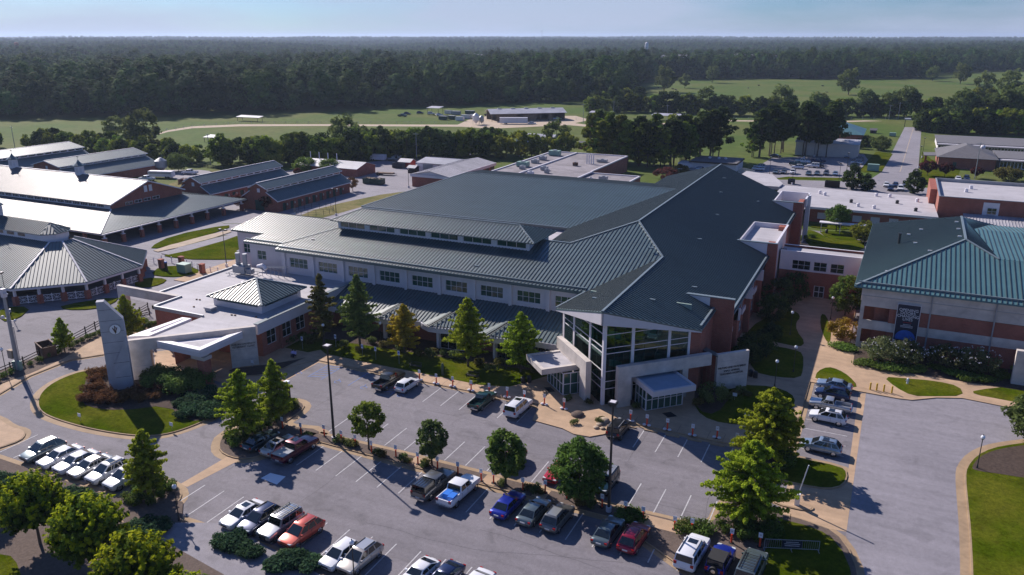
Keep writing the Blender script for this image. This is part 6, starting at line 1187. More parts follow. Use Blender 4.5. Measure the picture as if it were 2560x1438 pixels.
# --- mid ground tree lines
mid = [round_tree(10.5, 4.8, 'leaf_mid', .03, 60, 'broadleaf_tree', .75, per=34, trunkr=.2) for _ in range(4)]
midy = [round_tree(9.5, 4.6, 'leaf_map', .03, 55, 'broadleaf_tree', .75, per=34, trunkr=.2) for _ in range(2)]
mido = [round_tree(11, 5.0, 'leaf_pine', .03, 60, 'broadleaf_tree', .8, per=34, trunkr=.2) for _ in range(3)]
open_ = [round_tree(15, 6.5, 'leaf_olv', .2, 60, 'spreading_tree', .85, per=38, trunkr=.35) for _ in range(2)]
tall = [pine(17, 3.6, 'leaf_mid', 'tall_tree', .14, 60, .7, 36) for _ in range(3)]; tallp = [pine(19, 4.6, 'leaf_pine', 'pine_tree', .3, 60, .75, 38) for _ in range(3)]
tally = [pine(14, 3.4, 'leaf_map', 'tall_tree', .1, 55, .7, 34)]
def line(builders, pts, n, sc, label, group, jit=6.0, rows=1):
    k = 0
    L = [0]
    for a, b in zip(pts[:-1], pts[1:]): L.append(L[-1]+math.dist(a, b))
    for i in range(n):
        for r_ in range(rows):
            t = (i+random.uniform(.2, .8))/n*L[-1]; j = max(j for j in range(len(L)-1) if L[j] <= t); f = (t-L[j])/(L[j+1]-L[j]+1e-9); a, b = pts[j], pts[j+1]
            x, y = at(a[0]+(b[0]-a[0])*f, a[1]+(b[1]-a[1])*f); y += r_*jit*1.3+random.uniform(-.4, .4)*jit; x += random.uniform(-.4, .4)*jit
            s = random.uniform(*sc); put(random.choice(builders), label, 'tree', (x, y), s, group)
line(mid+midy+mido[:1], [(70, 372), (200, 380), (330, 395), (470, 412)], 17, (.55, .85), 'bushy green tree in the line behind the left stable barns', 'trees behind the left stable barns', rows=2)
for p, s in (((290, 350), .75), ((365, 375), 1.15), ((330, 365), .7)): put(open_[0], ['', ''][0] or ('tall open crowned tree above the left tree line' if s > 1 else 'smaller open crowned tree beside the tall one in the left tree line'), 'tree', at(*p), s, None if s > 1 else 'small open trees at left')
line(mid+mido+midy, [(545, 412), (700, 415), (860, 404), (1000, 396), (1240, 392)], 25, (.85, 1.2), 'dense green tree in the belt behind the stables', 'trees in the belt behind the stables', rows=2)
put(open_[1], 'largest rounded tree rising from the belt behind the stables', 'tree', at(860, 384), 1.05); put(open_[0], 'broad dull tree beside the largest in the belt', 'tree', at(905, 392), .85)
line(midy+mid[:2], [(1250, 395), (1330, 390), (1400, 386), (1440, 388)], 7, (.8, 1.15), 'light green willowy tree left of the tall dark row', 'willowy trees left of the tall row')
put(open_[1], 'spindly light tree standing above the willowy group', 'tree', at(1390, 380), .9)
line(tall+tallp[:1]+tally, [(1470, 405), (1540, 412), (1620, 418), (1710, 414), (1735, 405)], 22, (.85, 1.12), 'tall slender dark tree in the row behind the laboratory', 'tall row behind the laboratory', rows=2, jit=5)
line(tall+tallp, [(1748, 408), (1800, 398)], 6, (.95, 1.15), 'tall tree in the clump between the lab and the car park', 'tall clump left of the car park', jit=5)
line(tall, [(1865, 395), (1880, 392)], 2, (.7, .85), 'slim tree at the left end of the pine clump', 'slim trees by the pine clump'); line(tallp+tall[:1], [(1890, 395), (1960, 382), (1965, 372)], 8, (.9, 1.1), 'tall pine in the clump left of the beige workshop', 'pines left of the beige workshop', jit=6)
line(tallp, [(2005, 388), (2060, 392), (2085, 388)], 8, (1.0, 1.15), 'tall dark pine in front of the beige workshop', 'pines before the beige workshop', jit=5)
line(mid+mido, [(2300, 330), (2400, 335), (2560, 338), (2680, 338)], 18, (.8, 1.2), 'broad green tree in the belt right of the long road', 'trees right of the long road', rows=2)
line(mid+mido+open_[:1], [(1460, 282), (1600, 280), (1800, 288), (2000, 292), (2290, 292), (2400, 285), (2600, 290)], 66, (.8, 1.25), 'tree in the hedge line between the two far pastures', 'hedge line between the far pastures')
line(mido+open_, [(2370, 305), (2560, 308), (2700, 300)], 14, (1.0, 1.4), 'big dark tree above the kennels at the right', 'big trees above the kennels'); line(mid+mido, [(2400, 262), (2700, 258)], 9, (1.0, 1.5), 'tree in the upper belt at the right edge', 'upper belt at the right edge')
line(mid+mido, [(1480, 268), (1600, 262)], 7, (.9, 1.3), 'tree at the wood foot right of the hay barn', 'trees right of the hay barn')
put(open_[0], 'big spreading oak rising in the hedge line near the pines', 'tree', at(1950, 290), 1.25); put(open_[1], 'round oak in the hedge line by the far end of the road', 'tree', at(2260, 290), 1.15)
for p, s, lb in (((1660, 232), 1.5, 'large lone oak at the left end of the far pasture'), ((1712, 222), .9, 'small oak beside the large lone oak in the far pasture'), ((2120, 240), 1.45, 'large lone dark tree in the middle of the far pasture'), ((1780, 208), 1.2, 'lone oak at the far wood edge of the pasture'), ((2400, 212), 1.4, 'spreading oak at the upper right of the pasture'), ((2330, 205), 1.1, 'lone tree left of the spreading oak at upper right'), ((2460, 240), 1.3, 'broad tree above the kennels at upper right'), ((2520, 250), 1.5, 'broad tree near the right edge above the kennels')): put(open_[0] if s > 1.3 else open_[1], lb, 'tree', at(*p), s)
line(mid, [(-90, 372), (20, 368)], 4, (.8, 1.1), 'tree at the left frame edge beyond the barns', 'trees at the left frame edge')
# --- the wood: one mass, leafy crowns on thousands of points
protos = []
for k in range(6):
    hh_ = [21, 24, 19, 23, 26, 22][k]; rr_ = [7.2, 6.4, 8.0, 6.0, 7.4, 8.4][k]; n_ = 40; cs, rs2, ts = [], [], []
    for i in range(n_):
        v = Vector(rng.normal(0, 1, 3)).normalized(); q = random.uniform(.6, 1); cs.append((v.x*q*rr_*(1-max(0, v.z)*.25), v.y*q*rr_*(1-max(0, v.z)*.25), hh_*.57+v.z*q*hh_*.42)); rs2.append(random.uniform(.24, .38)*rr_); ts.append(random.uniform(.2, .7))
    P, Nn, T = clumps(np.array(cs), rs2, 30, 1.1, ts); Nn = Nn+(P-np.array([0, 0, hh_*.5]))/rr_*1.2; o = leaf_obj('forest_crown', P, Nn, 1.15, T, M['leaf_for'], jit=.3); protos.append(o)
    tr_ = MB(); tr_.tube((0, 0, -1), (0, 0, hh_*.6), .35, .2, 6); vs = tr_
pc = bpy.data.collections.new('forest_crowns')
for o in protos: C.objects.unlink(o); pc.objects.link(o)
edge_pts = [(-2000, 312), (0, 298), (320, 293), (640, 283), (900, 274), (1230, 263), (1420, 258), (1540, 250), (1580, 238), (1592, 212), (1640, 200), (1900, 198), (2300, 200), (2360, 186), (2560, 178), (4600, 178)]
def edge(px):
    for a, b in zip(edge_pts[:-1], edge_pts[1:]):
        if a[0] <= px <= b[0]: return a[1]+(b[1]-a[1])*(px-a[0])/(b[0]-a[0])
    return 180
pts, scs, rots, idx = [], [], [], []; cyw = math.pi/2+YAW; tries = 0
def clearing(px, py): return (1185 < px < 1265 and 166 < py < 182) or (2440 < px < 2570 and 178 < py < 186)
d = 330.0
while d < 9000:
    sp_ = 9.5 if d < 1100 else (11.5 if d < 2000 else 11.5+(d-2000)/180); half = math.radians(39); nA = int(2*half*d/sp_)
    for i in range(nA):
        a = cyw-half+2*half*(i+random.uniform(.1, .9))/nA; r_ = d+random.uniform(-.45, .45)*sp_; x, y = r_*math.cos(a), r_*math.sin(a); px, py = topx(x, y, 0)
        if py > edge(px) or clearing(px, py): continue
        s = random.choice((.7, .85, .95, 1.1, 1.25))*random.uniform(.93, 1.07)*(1+.25*noise.noise(Vector((x/110, y/110, 1)))) if d < 2000 else random.uniform(.8, 1.15)*(1+(d-2000)/4500)
        if py > edge(px)-6: s *= random.uniform(.6, .85) if 900 < px < 1500 else .92
        pts.append((x, y, terrain_h(x, y)-1.0)); scs.append(s if d < 2000 else min(s, 2.2)); rots.append(random.uniform(0, 6.28)); idx.append(random.randrange(6))
    d += sp_*.92
me = bpy.data.meshes.new('forest'); me.from_pydata(pts, [], [])
for nm_, ty, vals in (('sc', 'FLOAT', scs), ('rz', 'FLOAT', rots), ('ix', 'INT', idx)):
    a_ = me.attributes.new(nm_, ty, 'POINT'); a_.data.foreach_set('value', vals)
fo = bpy.data.objects.new('forest', me); C.objects.link(fo); tagp(fo, 'vast dark green wood stretching to the horizon behind the pastures', 'forest'); fo['kind'] = 'stuff'
print('forest points', len(pts))
ng = bpy.data.node_groups.new('forest_nodes', 'GeometryNodeTree'); ng.interface.new_socket('Geometry', in_out='INPUT', socket_type='NodeSocketGeometry'); ng.interface.new_socket('Geometry', in_out='OUTPUT', socket_type='NodeSocketGeometry')
gi, go = ng.nodes.new('NodeGroupInput'), ng.nodes.new('NodeGroupOutput'); ip = ng.nodes.new('GeometryNodeInstanceOnPoints'); ci_ = ng.nodes.new('GeometryNodeCollectionInfo')
ci_.inputs['Collection'].default_value = pc; ci_.inputs['Separate Children'].default_value = True; ci_.inputs['Reset Children'].default_value = True; ip.inputs['Pick Instance'].default_value = True
def nattr(n_, ty):
    a_ = ng.nodes.new('GeometryNodeInputNamedAttribute'); a_.data_type = ty; a_.inputs['Name'].default_value = n_; return a_
a1, a2, a3 = nattr('sc', 'FLOAT'), nattr('rz', 'FLOAT'), nattr('ix', 'INT'); cx_ = ng.nodes.new('ShaderNodeCombineXYZ')
lk_ = ng.links.new; lk_(gi.outputs[0], ip.inputs['Points']); lk_(ci_.outputs[0], ip.inputs['Instance']); lk_(a3.outputs['Attribute'], ip.inputs['Instance Index']); lk_(a1.outputs['Attribute'], ip.inputs['Scale']); lk_(a2.outputs['Attribute'], cx_.inputs[2]); lk_(cx_.outputs[0], ip.inputs['Rotation']); lk_(ip.outputs[0], go.inputs[0])
md_ = fo.modifiers.new('crowns', 'NODES'); md_.node_group = ng
for o in list(C.objects):       # helper originals that were never placed
    if o.type == 'MESH' and o.location.z < -40: bpy.data.objects.remove(o)

# ================================================================ VEHICLES
def paint(name, col, metal=.35, rough=.28):
    return mat('paint_'+name, col, rough, metal=metal, var=0, spec=.6, coat=.6)
PC = dict(white=paint('white', (.72, .72, .74), 0, .3), silver=paint('silver', (.42, .43, .45), .6), grey=paint('grey', (.16, .165, .17), .6), black=paint('black', (.01, .011, .013), .1), navy=paint('navy', (.012, .022, .075), .4), blue=paint('blue', (.012, .03, .33), .4),
          maroon=paint('maroon', (.10, .008, .03), .4), red=paint('red', (.42, .008, .018), .1), orange=paint('orange', (.48, .07, .04), .3), teal=paint('teal', (.008, .035, .05), .4), green=paint('green', (.01, .05, .045), .3), beige=paint('beige', (.48, .44, .40), .4), skyb=paint('pale_blue', (.30, .38, .47), .5), graygreen=paint('grey_green', (.13, .17, .18), .5), burg=paint('burgundy', (.26, .006, .03), .4), brown=paint('brown', (.2, .14, .1), .4))
HL = mat('headlamp', (.55, .58, .6), .1, var=0, spec=1.0); TL = mat('tail_lamp', (.35, .005, .005), .25, var=0); CHR = mat('chrome', (.6, .6, .6), .15, metal=1, var=0); PLATE = mat('plate', (.6, .6, .6), .5, var=0); CG = mat('car_glass', (.01, .014, .016), .05, var=0, spec=1.0)
SPEC = dict(  # length, width, belt, roof, ground, wheel r, cabin: rear base, rear top, front top, front base, hood z, tail z
 sedan=(4.8, 1.84, .95, 1.46, .22, .34, -1.78, -1.0, .30, 1.22, .90, 1.0), hatch=(4.2, 1.78, .98, 1.54, .22, .33, -1.92, -1.45, .28, 1.22, .92, .98), suv=(4.65, 1.9, 1.06, 1.72, .26, .38, -2.15, -1.55, .30, 1.28, 1.0, 1.06),
 coupe=(4.6, 1.85, .9, 1.3, .18, .34, -1.9, -1.0, .1, .85, .85, .92), van=(5.1, 1.98, 1.08, 1.78, .25, .35, -2.45, -2.2, .8, 1.75, 1.0, 1.08), bigsuv=(5.2, 2.05, 1.2, 1.92, .34, .4, -2.5, -2.3, .75, 1.35, 1.15, 1.2), jeep=(4.3, 1.86, 1.12, 1.85, .42, .42, -1.9, -1.85, .45, .7, 1.1, 1.12), boxsuv=(4.7, 1.92, 1.18, 1.88, .38, .4, -2.2, -2.1, .5, .85, 1.12, 1.18),
 pickup=(5.9, 2.0, 1.22, 1.92, .38, .42, -.95, -.75, .7, 1.35, 1.18, 1.22), oldpickup=(5.3, 1.9, 1.12, 1.7, .34, .37, -.55, -.35, .6, 1.2, 1.05, 1.12))
def build_car(kind):
    L, w, zb, zr, zg, wr, xrb, xrt, xft, xfb, zh, ztl = SPEC[kind]; hl, hw = L/2, w/2; pk = 'pickup' in kind; box = kind in ('jeep', 'boxsuv', 'bigsuv', 'pickup', 'oldpickup')
    root = proto('parked_car'); b = MB(); bedx = xrb-.05 if pk else None
    xs = [-hl, -hl+.10, -hl+.35, -hl+.8]+([bedx] if pk else [xrb+.3])+[(xft+xfb)/2-.6, xfb, hl-.75, hl-.28, hl-.06, hl]
    xs = sorted(xs); rings = []
    fl = .55 if box else 1.0
    for x in xs:
        e = abs(x)/hl; wd = hw*(1-.10*fl*max(0, (e-.78)/.22)**1.6); lo = zg+(.16*max(0, (e-.85)/.15)); top = zb if xrb <= x <= xfb else (zh-(zh-.62 if not box else .28)*max(0, (x-xfb)/(hl-xfb))**3*.55 if x > xfb else (ztl-.22*max(0, (-x-hl+.35)/.35)**1.5))
        if abs(x) == hl: wd *= .93; top -= .12; lo += .08
        rings.append([(x, 0, lo), (x, wd*.86, lo), (x, wd*.985, lo+.16), (x, wd, (lo+top)*.52), (x, wd*.975, top-.12), (x, wd*.90, top-.015), (x, wd*.55, top+.02), (x, 0, top+.03)])
    vs = []; fs = []; n = 14
    for r_ in rings: vs += r_+[(p[0], -p[1], p[2]) for p in r_[-2:0:-1]]
    for i in range(len(rings)-1):
        if pk and xs[i+1] <= bedx+.001 and False: continue
        for j in range(n):
            if pk and xs[i] < bedx-.01 and j in (5, 6, 7, 8) and xs[i] > -hl+.05: continue
            fs.append((i*n+j, i*n+(j+1) % n, (i+1)*n+(j+1) % n, (i+1)*n+j))
    fs += [tuple(range(n-1, -1, -1)), tuple(range((len(rings)-1)*n, len(rings)*n))]; b.add(vs, fs)
    # cabin
    wb_, wt = hw*.90, hw*(.80 if box else .70); ym = .0
    def cab(x0, x1, x2, x3, z0, z1, wa, wc, m_):
        P = [(x0, -wa, z0), (x3, -wa, z0), (x3, wa, z0), (x0, wa, z0), (x1, -wc, z1-.05), (x2, -wc, z1-.05), (x2, wc, z1-.05), (x1, wc, z1-.05), (x1+.12, -wc*.86, z1), (x2-.15, -wc*.86, z1), (x2-.15, wc*.86, z1), (x1+.12, wc*.86, z1)]
        m_.add(P, [(0,1,5,4),(1,2,6,5),(2,3,7,6),(3,0,4,7),(4,5,9,8),(5,6,10,9),(6,7,11,10),(7,4,8,11),(8,9,10,11)])
    cab(xrb, xrt, xft, xfb, zb-.02, zr, wb_, wt, b)
    if pk:
        z0 = zb-.45; b.box(-hl+.12, -hw*.78, z0, bedx, hw*.78, z0+.04)
        for s in (-1, 1): b.box(-hl+.1, s*hw*.80, z0, bedx+.05, s*hw*.9, zb+.015)
        b.box(-hl+.02, -hw*.86, z0, -hl+.14, hw*.86, zb-.02); b.box(bedx-.02, -hw*.8, z0, bedx+.1, hw*.8, zb)
    body = b.build('body', PC['white'], root, smooth=True, local=True)
    g = MB()
    def lerp(a, c, t): return tuple(a[i]+(c[i]-a[i])*t for i in range(3))
    def pane(A, B, C_, D, off, i0=.06, i1=.94, j0=.1, j1=.93):       # A,B bottom; D,C top
        q = []
        for i, j in ((i0, j0), (i1, j0), (i1, j1), (i0, j1)):
            p = lerp(lerp(A, B, i), lerp(D, C_, i), j); q.append((p[0]+off[0], p[1]+off[1], p[2]+off[2]))
        g.quad(*q)
    z0, z1 = zb, zr-.05
    pane((xfb, -wb_, z0), (xfb, wb_, z0), (xft, wt, z1), (xft, -wt, z1), (.015, 0, .012)); pane((xrb, wb_, z0), (xrb, -wb_, z0), (xrt, -wt, z1), (xrt, wt, z1), (-.015, 0, .012))
    for s in (-1, 1):
        A, B, Cc, D = (xrb, s*wb_, z0), (xfb, s*wb_, z0), (xft, s*wt, z1), (xrt, s*wt, z1); f_ = [(.05, .48), (.52, .93)] if not pk else [(.08, .45), (.5, .92)]
        if kind in ('suv', 'van', 'bigsuv', 'boxsuv'): f_ = [(.04, .27), (.31, .60), (.635, .94)]
        for i0, i1 in f_: pane(A, B, Cc, D, (0, s*.012, .004), i0, i1, .08, .9)
    g.build('windows', CG, root, local=True)
    for sx in (-1, 1):
        for s in (-1, 1):
            x = sx*L*.305+(.05 if sx > 0 else -.02); t = MB(); t.tube((0, -.11, 0), (0, .11, 0), wr, wr, 18); t.tube((0, .0, 0), (0, s*-.15, .02), wr+.06, wr+.06, 18, caps=False)
            o = t.build('wheel', M['black'], root, local=True); o.location = (x, s*(hw-.115), wr); t = MB(); t.tube((0, s*.105, 0), (0, s*.122, 0), wr*.66, wr*.6, 12)
            r_ = t.build('rim', CHR if kind != 'jeep' else M['metalgrey'], o, local=True)
    t = MB()
    for s in (-1, 1):
        for xx in ([(xrb+xfb)/2+.05, xfb-.15] + ([xrb+.55] if not pk else [xrb+.1])): t.box(xx-.008, s*(hw*.955), zg+.16, xx+.008, s*(hw*1.003), zb-.06)
        t.box(-L*.2, s*hw*.95, zg+.02, L*.2, s*(hw*1.004), zg+.12)
    t.build('door_seams', M['black'], root, local=True)
    for s in (-1, 1):
        t = MB(); zq = min(zh-.14, .80 if not box else .95); t.obox((hl-.17, s*(hw*.70)), (.13, -s*.05), (0, .17), zq-.09, zq+.07); t.build('headlight', HL, root, local=True)
        t = MB(); zt_ = ztl-.2; t.box(-hl-.0+(0.02), s*hw*.62, zt_-.09, -hl+.12, s*hw*.90, zt_+(.1 if not box else .2)); t.build('tail_light', TL, root, local=True)
        t = MB(); t.box(xfb-.45, s*wb_, zb+.02, xfb-.28, s*(wb_+.2), zb+.17); o = t.build('mirror', PC['white'], root, local=True)
    t = MB(); t.box(hl-.03, -hw*.45, .5, hl+.012, hw*.45, .5+(.18 if not box else .4)); t.build('grille', M['black'], root, local=True)
    t = MB(); t.box(-hl-.015, -.26, .62, -hl+.02, .26, .76); t.build('number_plate', PLATE, root, local=True)
    if kind in ('bigsuv', 'boxsuv', 'suv', 'van'):
        t = MB()
        for s in (-1, 1): t.bar((xrt+.2, s*wt*.82, zr+.05), (xft-.25, s*wt*.82, zr+.05), .05, .05)
        t.build('roof_rail', M['dark'] if kind != 'boxsuv' else M['metalgrey'], root, local=True)
    if pk or kind == 'jeep': t = MB(); t.box(-hl-.12, -hw*.85, .5, -hl+.02, hw*.85, .66); t.build('bumper', CHR if pk else M['black'], root, local=True)
    root.location = (0, 0, -100); return root
CARS = {}
def car(kind, color, label, px=None, head=90, cat='car', sunroof=False, extra=None, xy=None, z=.012, top=None, group=None, s=1.0, cap=None):
    if kind not in CARS: CARS[kind] = build_car(kind); r = CARS[kind]; CARS[kind+'_n'] = 0
    src = CARS[kind]; r = copy_tree(src) if CARS.get(kind+'_n') else src
    if r is src: pass
    r = copy_tree(src); r['label'] = label; r['category'] = cat
    if group: r['group'] = group
    x, y = xy if xy else at(*px); r.location = (x, y, z); r.rotation_euler = (0, 0, R(head)); r.scale = (s, s, s); r.name = {'pickup': 'parked_pickup', 'oldpickup': 'parked_pickup'}.get(kind, 'parked_car')
    L, w, zb, zr, zg, wr, xrb, xrt, xft, xfb, zh, ztl = SPEC[kind]
    for ch in r.children:
        if ch.name.split('.')[0] in ('body', 'mirror'): ch.material_slots[0].link = 'OBJECT'; ch.material_slots[0].material = PC[color]
    wt = w/2*.7
    if sunroof: t = MB(); t.box(xft-1.05, -wt*.6, zr+.001, xft-.35, wt*.6, zr+.018); t.build('sunroof', CG, r, local=True)
    if top: t = MB(); t.add([(xrt+.15, -wt*.9, zr+.001), (xft-.2, -wt*.9, zr+.001), (xft-.2, wt*.9, zr+.001), (xrt+.15, wt*.9, zr+.001), (xrt+.15, -wt*.9, zr+.02), (xft-.2, -wt*.9, zr+.02), (xft-.2, wt*.9, zr+.02), (xrt+.15, wt*.9, zr+.02)], [(4,5,6,7),(0,1,5,4),(1,2,6,5),(2,3,7,6),(3,0,4,7)]); t.build('roof_panel', PC[top] if top in PC else M[top], r, local=True)
    if extra: extra(r, SPEC[kind])
    return r
def ex_rack(r, S):
    t = MB()
    for i in range(6): t.bar((S[7]+.3+i*.42, -.62, S[3]+.12), (S[7]+.3+i*.42, .62, S[3]+.12), .05, .04)
    for s in (-1, 1): t.bar((S[7]+.2, s*.62, S[3]+.14), (S[8]-.2, s*.62, S[3]+.14), .05, .05)
    t.build('roof_rack', M['dark'], r, local=True)
def ex_spare(r, S): t = MB(); t.tube((-S[0]/2-.22, 0, 1.0), (-S[0]/2-.0, 0, 1.0), .4, .4, 16); t.build('spare_wheel', M['black'], r, local=True); t = MB(); t.tube((-S[0]/2-.24, 0, 1.0), (-S[0]/2-.22, 0, 1.0), .2, .2, 12); t.build('spare_rim', CHR, r, local=True)
def ex_top(r, S): ex_spare(r, S); t = MB(); t.add([(S[6]-.02, -.74, S[2]+.05), (S[8]-.55, -.74, S[2]+.05), (S[8]-.55, .74, S[2]+.05), (S[6]-.02, .74, S[2]+.05), (S[7]-.0, -.745, S[3]+.02), (S[8]-.55, -.745, S[3]+.03), (S[8]-.55, .745, S[3]+.03), (S[7], .745, S[3]+.02)], [(4,5,6,7),(0,1,5,4),(1,2,6,5),(2,3,7,6),(3,0,4,7)]); t.build('soft_top', M['black'], r, local=True)
def ex_cover(r, S): t = MB(); t.box(-S[0]/2+.08, -.86, S[2]+.02, S[6]-.04, .86, S[2]+.07); t.build('bed_cover', PC['silver'], r, local=True)
def ex_boxes(r, S): pass
def ex_topper(r, S):
    t = MB(); z0, z1 = S[2]+.0, S[3]-.02; x0, x1 = -S[0]/2+.1, S[6]-.05; t.add([(x0, -.9, z0), (x1, -.9, z0), (x1, .9, z0), (x0, .9, z0), (x0+.15, -.78, z1), (x1, -.78, z1), (x1, .78, z1), (x0+.15, .78, z1)], [(4,5,6,7),(0,1,5,4),(1,2,6,5),(2,3,7,6),(3,0,4,7)]); t.build('topper', PC['black'], r, local=True)
    t = MB(); t.quad((x0-.01, -.72, z0+.08), (x0-.01, .72, z0+.08), (x0+.125, .65, z1-.06), (x0+.125, -.65, z1-.06)); t.build('topper_glass', CG, r, local=True); t = MB()
    for s in (-.5, -.17, .17, .5): t.bar((x0+.3, s, z1+.02), (x1-.1, s, z1+.02), .05, .03)
    t.build('roof_rail', CHR, r, local=True)
yS = 52.75
for kind, col, lab, px, kw in (
 ('suv', 'graygreen', 'dark grey estate with gleaming pale roof, leftmost of the row behind the elms', (84, 1160), dict(top='silver')), ('sedan', 'white', 'white sedan second from the left in the row behind the elms', (137, 1170), {}),
 ('sedan', 'white', 'white sedan third from the left in the row behind the elms', (180, 1182), {}), ('sedan', 'silver', 'silver sedan with a tan roof in the row behind the elms', (215, 1195), dict(top='beige')),
 ('suv', 'white', 'white crossover with sunroof in the row behind the elms', (262, 1208), dict(sunroof=True)), ('suv', 'white', 'white crossover half hidden behind the dull green cypress', (308, 1222), {})):
    x, y = at(*px); car(kind, col, lab, xy=(x-.7, 52.9), head=-95, s=1.06, **kw)
rowS = (('sedan', 'white', 'white sedan with sunroof beside the navy wagon', (597, 1318), dict(sunroof=True)), ('suv', 'navy', 'navy wagon between the white sedan and the silver off roader', (645, 1330), {}), ('boxsuv', 'silver', 'boxy silver off roader with a black roof rack', (693, 1348), dict(extra=lambda r, S: (ex_rack(r, S), ex_spare(r, S)))), ('suv', 'orange', 'orange red crossover beside the silver off roader', (755, 1358), {}),
        ('hatch', 'white', 'small white hatchback behind the globe lamp at the bottom', (868, 1400), {}), ('suv', 'beige', 'beige crossover beside the small white hatchback', (918, 1408), dict(top='silver')), ('coupe', 'white', 'white coupe cut off by the bottom edge', (1062, 1448), {}), ('coupe', 'navy', 'navy convertible with a dark top at the bottom edge', (1125, 1458), {}), ('sedan', 'white', 'white car roof peeking in at the bottom edge', (1200, 1482), {}))
for kind, col, lab, px, kw in rowS:
    x, y = at(*px); car(kind, col, lab, xy=(x-.5, 53.0 if px[0] < 800 else y-.3), head=-96, s=1.05, **kw)
yM = 66.5
for kind, col, lab, px, kw in (('sedan', 'teal', 'dark teal sedan, leftmost on the west end of the median', (655, 1112), {}), ('sedan', 'beige', 'beige sedan with sunroof between the teal sedan and the maroon pickup', (710, 1118), dict(sunroof=True)), ('pickup', 'maroon', 'maroon pickup with a silver bed cover', (750, 1130), dict(extra=ex_cover, sunroof=True)),
 ('pickup', 'grey', 'black pickup with a topper and roof bars', (1090, 1220), dict(extra=ex_topper)), ('pickup', 'white', 'white pickup carrying two blue boxes', (1152, 1237), {}), ('sedan', 'blue', 'bright blue sedan behind the dark round tree', (1278, 1265), {}), ('sedan', 'graygreen', 'grey green sedan between the blue sedan and the grey crossover', (1345, 1278), {}), ('suv', 'grey', 'grey crossover nearest the base of the tall light pole, on its left', (1405, 1292), dict(top='silver')),
 ('sedan', 'graygreen', 'dark sedan right of the tall light pole', (1527, 1330), {}), ('suv', 'burg', 'crimson crossover beside the dark sedan', (1590, 1347), {}), ('bigsuv', 'white', 'large white crossover with sunroof at the right end of the row', (1733, 1388), dict(sunroof=True)), ('jeep', 'blue', 'blue open off roader with black soft top and spare wheel', (1806, 1398), dict(extra=ex_top)), ('bigsuv', 'graygreen', 'grey green crossover with roof rack at the bottom right of the row', (1880, 1422), dict(extra=ex_rack))):
    x, y = at(*px); yy = 66.3 if px[0] > 800 else 66.0
    car(kind, col, lab, xy=(x, yy), head=86 if px[0] < 1650 else 85, s=1.04, cat='pickup' if kind == 'pickup' else 'car', **kw)
for kind, col, lab, px, kw, h in (('suv', 'maroon', 'maroon car mostly hidden behind the dense round tree', (1272, 1172), {}, -92), ('coupe', 'red', 'bright red sports coupe under the largest round tree', (1388, 1196), {}, -92), ('boxsuv', 'teal', 'dark green boxy off roader beside the tall light pole', (1512, 1222), dict(top='silver'), -92)):
    x, y = at(*px); car(kind, col, lab, xy=(x, 74.9), head=h, **kw)
for kind, col, lab, px, kw in (('pickup', 'black', 'black crew cab pickup on the accessible side of the hospital kerb', (973, 962), {}), ('hatch', 'white', 'small white crossover beside the black crew cab pickup', (1018, 972), {}), ('oldpickup', 'green', 'dark green small pickup at the hospital kerb', (1206, 1012), {}), ('bigsuv', 'white', 'large white off roader with sunroof at the hospital kerb', (1292, 1034), dict(sunroof=True)), ('boxsuv', 'black', 'black boxy off roader beside the rounded entrance island', (1549, 1080), {})):
    x, y = at(*px); car(kind, col, lab, xy=(x, 87.6), head=88, cat='pickup' if 'pickup' in kind else 'car', **kw)
for kind, col, lab, px, kw in (('sedan', 'skyb', 'pale blue grey sedan at the top of the right hand bays', (2084, 972), {}), ('suv', 'navy', 'navy crossover below the pale sedan in the right hand bays', (2090, 997), {}), ('oldpickup', 'silver', 'silver small pickup with black bed in the right hand bays', (2084, 1026), {}), ('suv', 'white', 'white crossover in the right hand bays', (2070, 1054), dict(sunroof=True)), ('suv', 'skyb', 'blue grey crossover alone at the lower end of the right hand bays', (2052, 1128), dict(sunroof=True))):
    x, y = at(*px); car(kind, col, lab, xy=(-2.9, y), head=177, cat='pickup' if 'pickup' in kind else 'car', **kw)
# cargo on the white pickup
x0, y0 = at(1152, 1237)[0], 66.3
for i, (dx, dy, lab) in enumerate(((-.35, -1.25, 'blue plastic box on the left of the white pickup bed'), (.4, -1.55, 'blue plastic box on the right of the white pickup bed'))):
    t = thing('cargo_box', lab, 'box', (x0+dx, y0+dy-.5, .9)); b_ = MB(); b_.box(x0+dx-.33, y0+dy-1.0, .85, x0+dx+.33, y0+dy, 1.42); b_.build('bin', M['blue'], t); b_ = MB(); b_.box(x0+dx-.36, y0+dy-1.03, 1.42, x0+dx+.36, y0+dy+.03, 1.5); b_.build('lid', M['blue'], t)
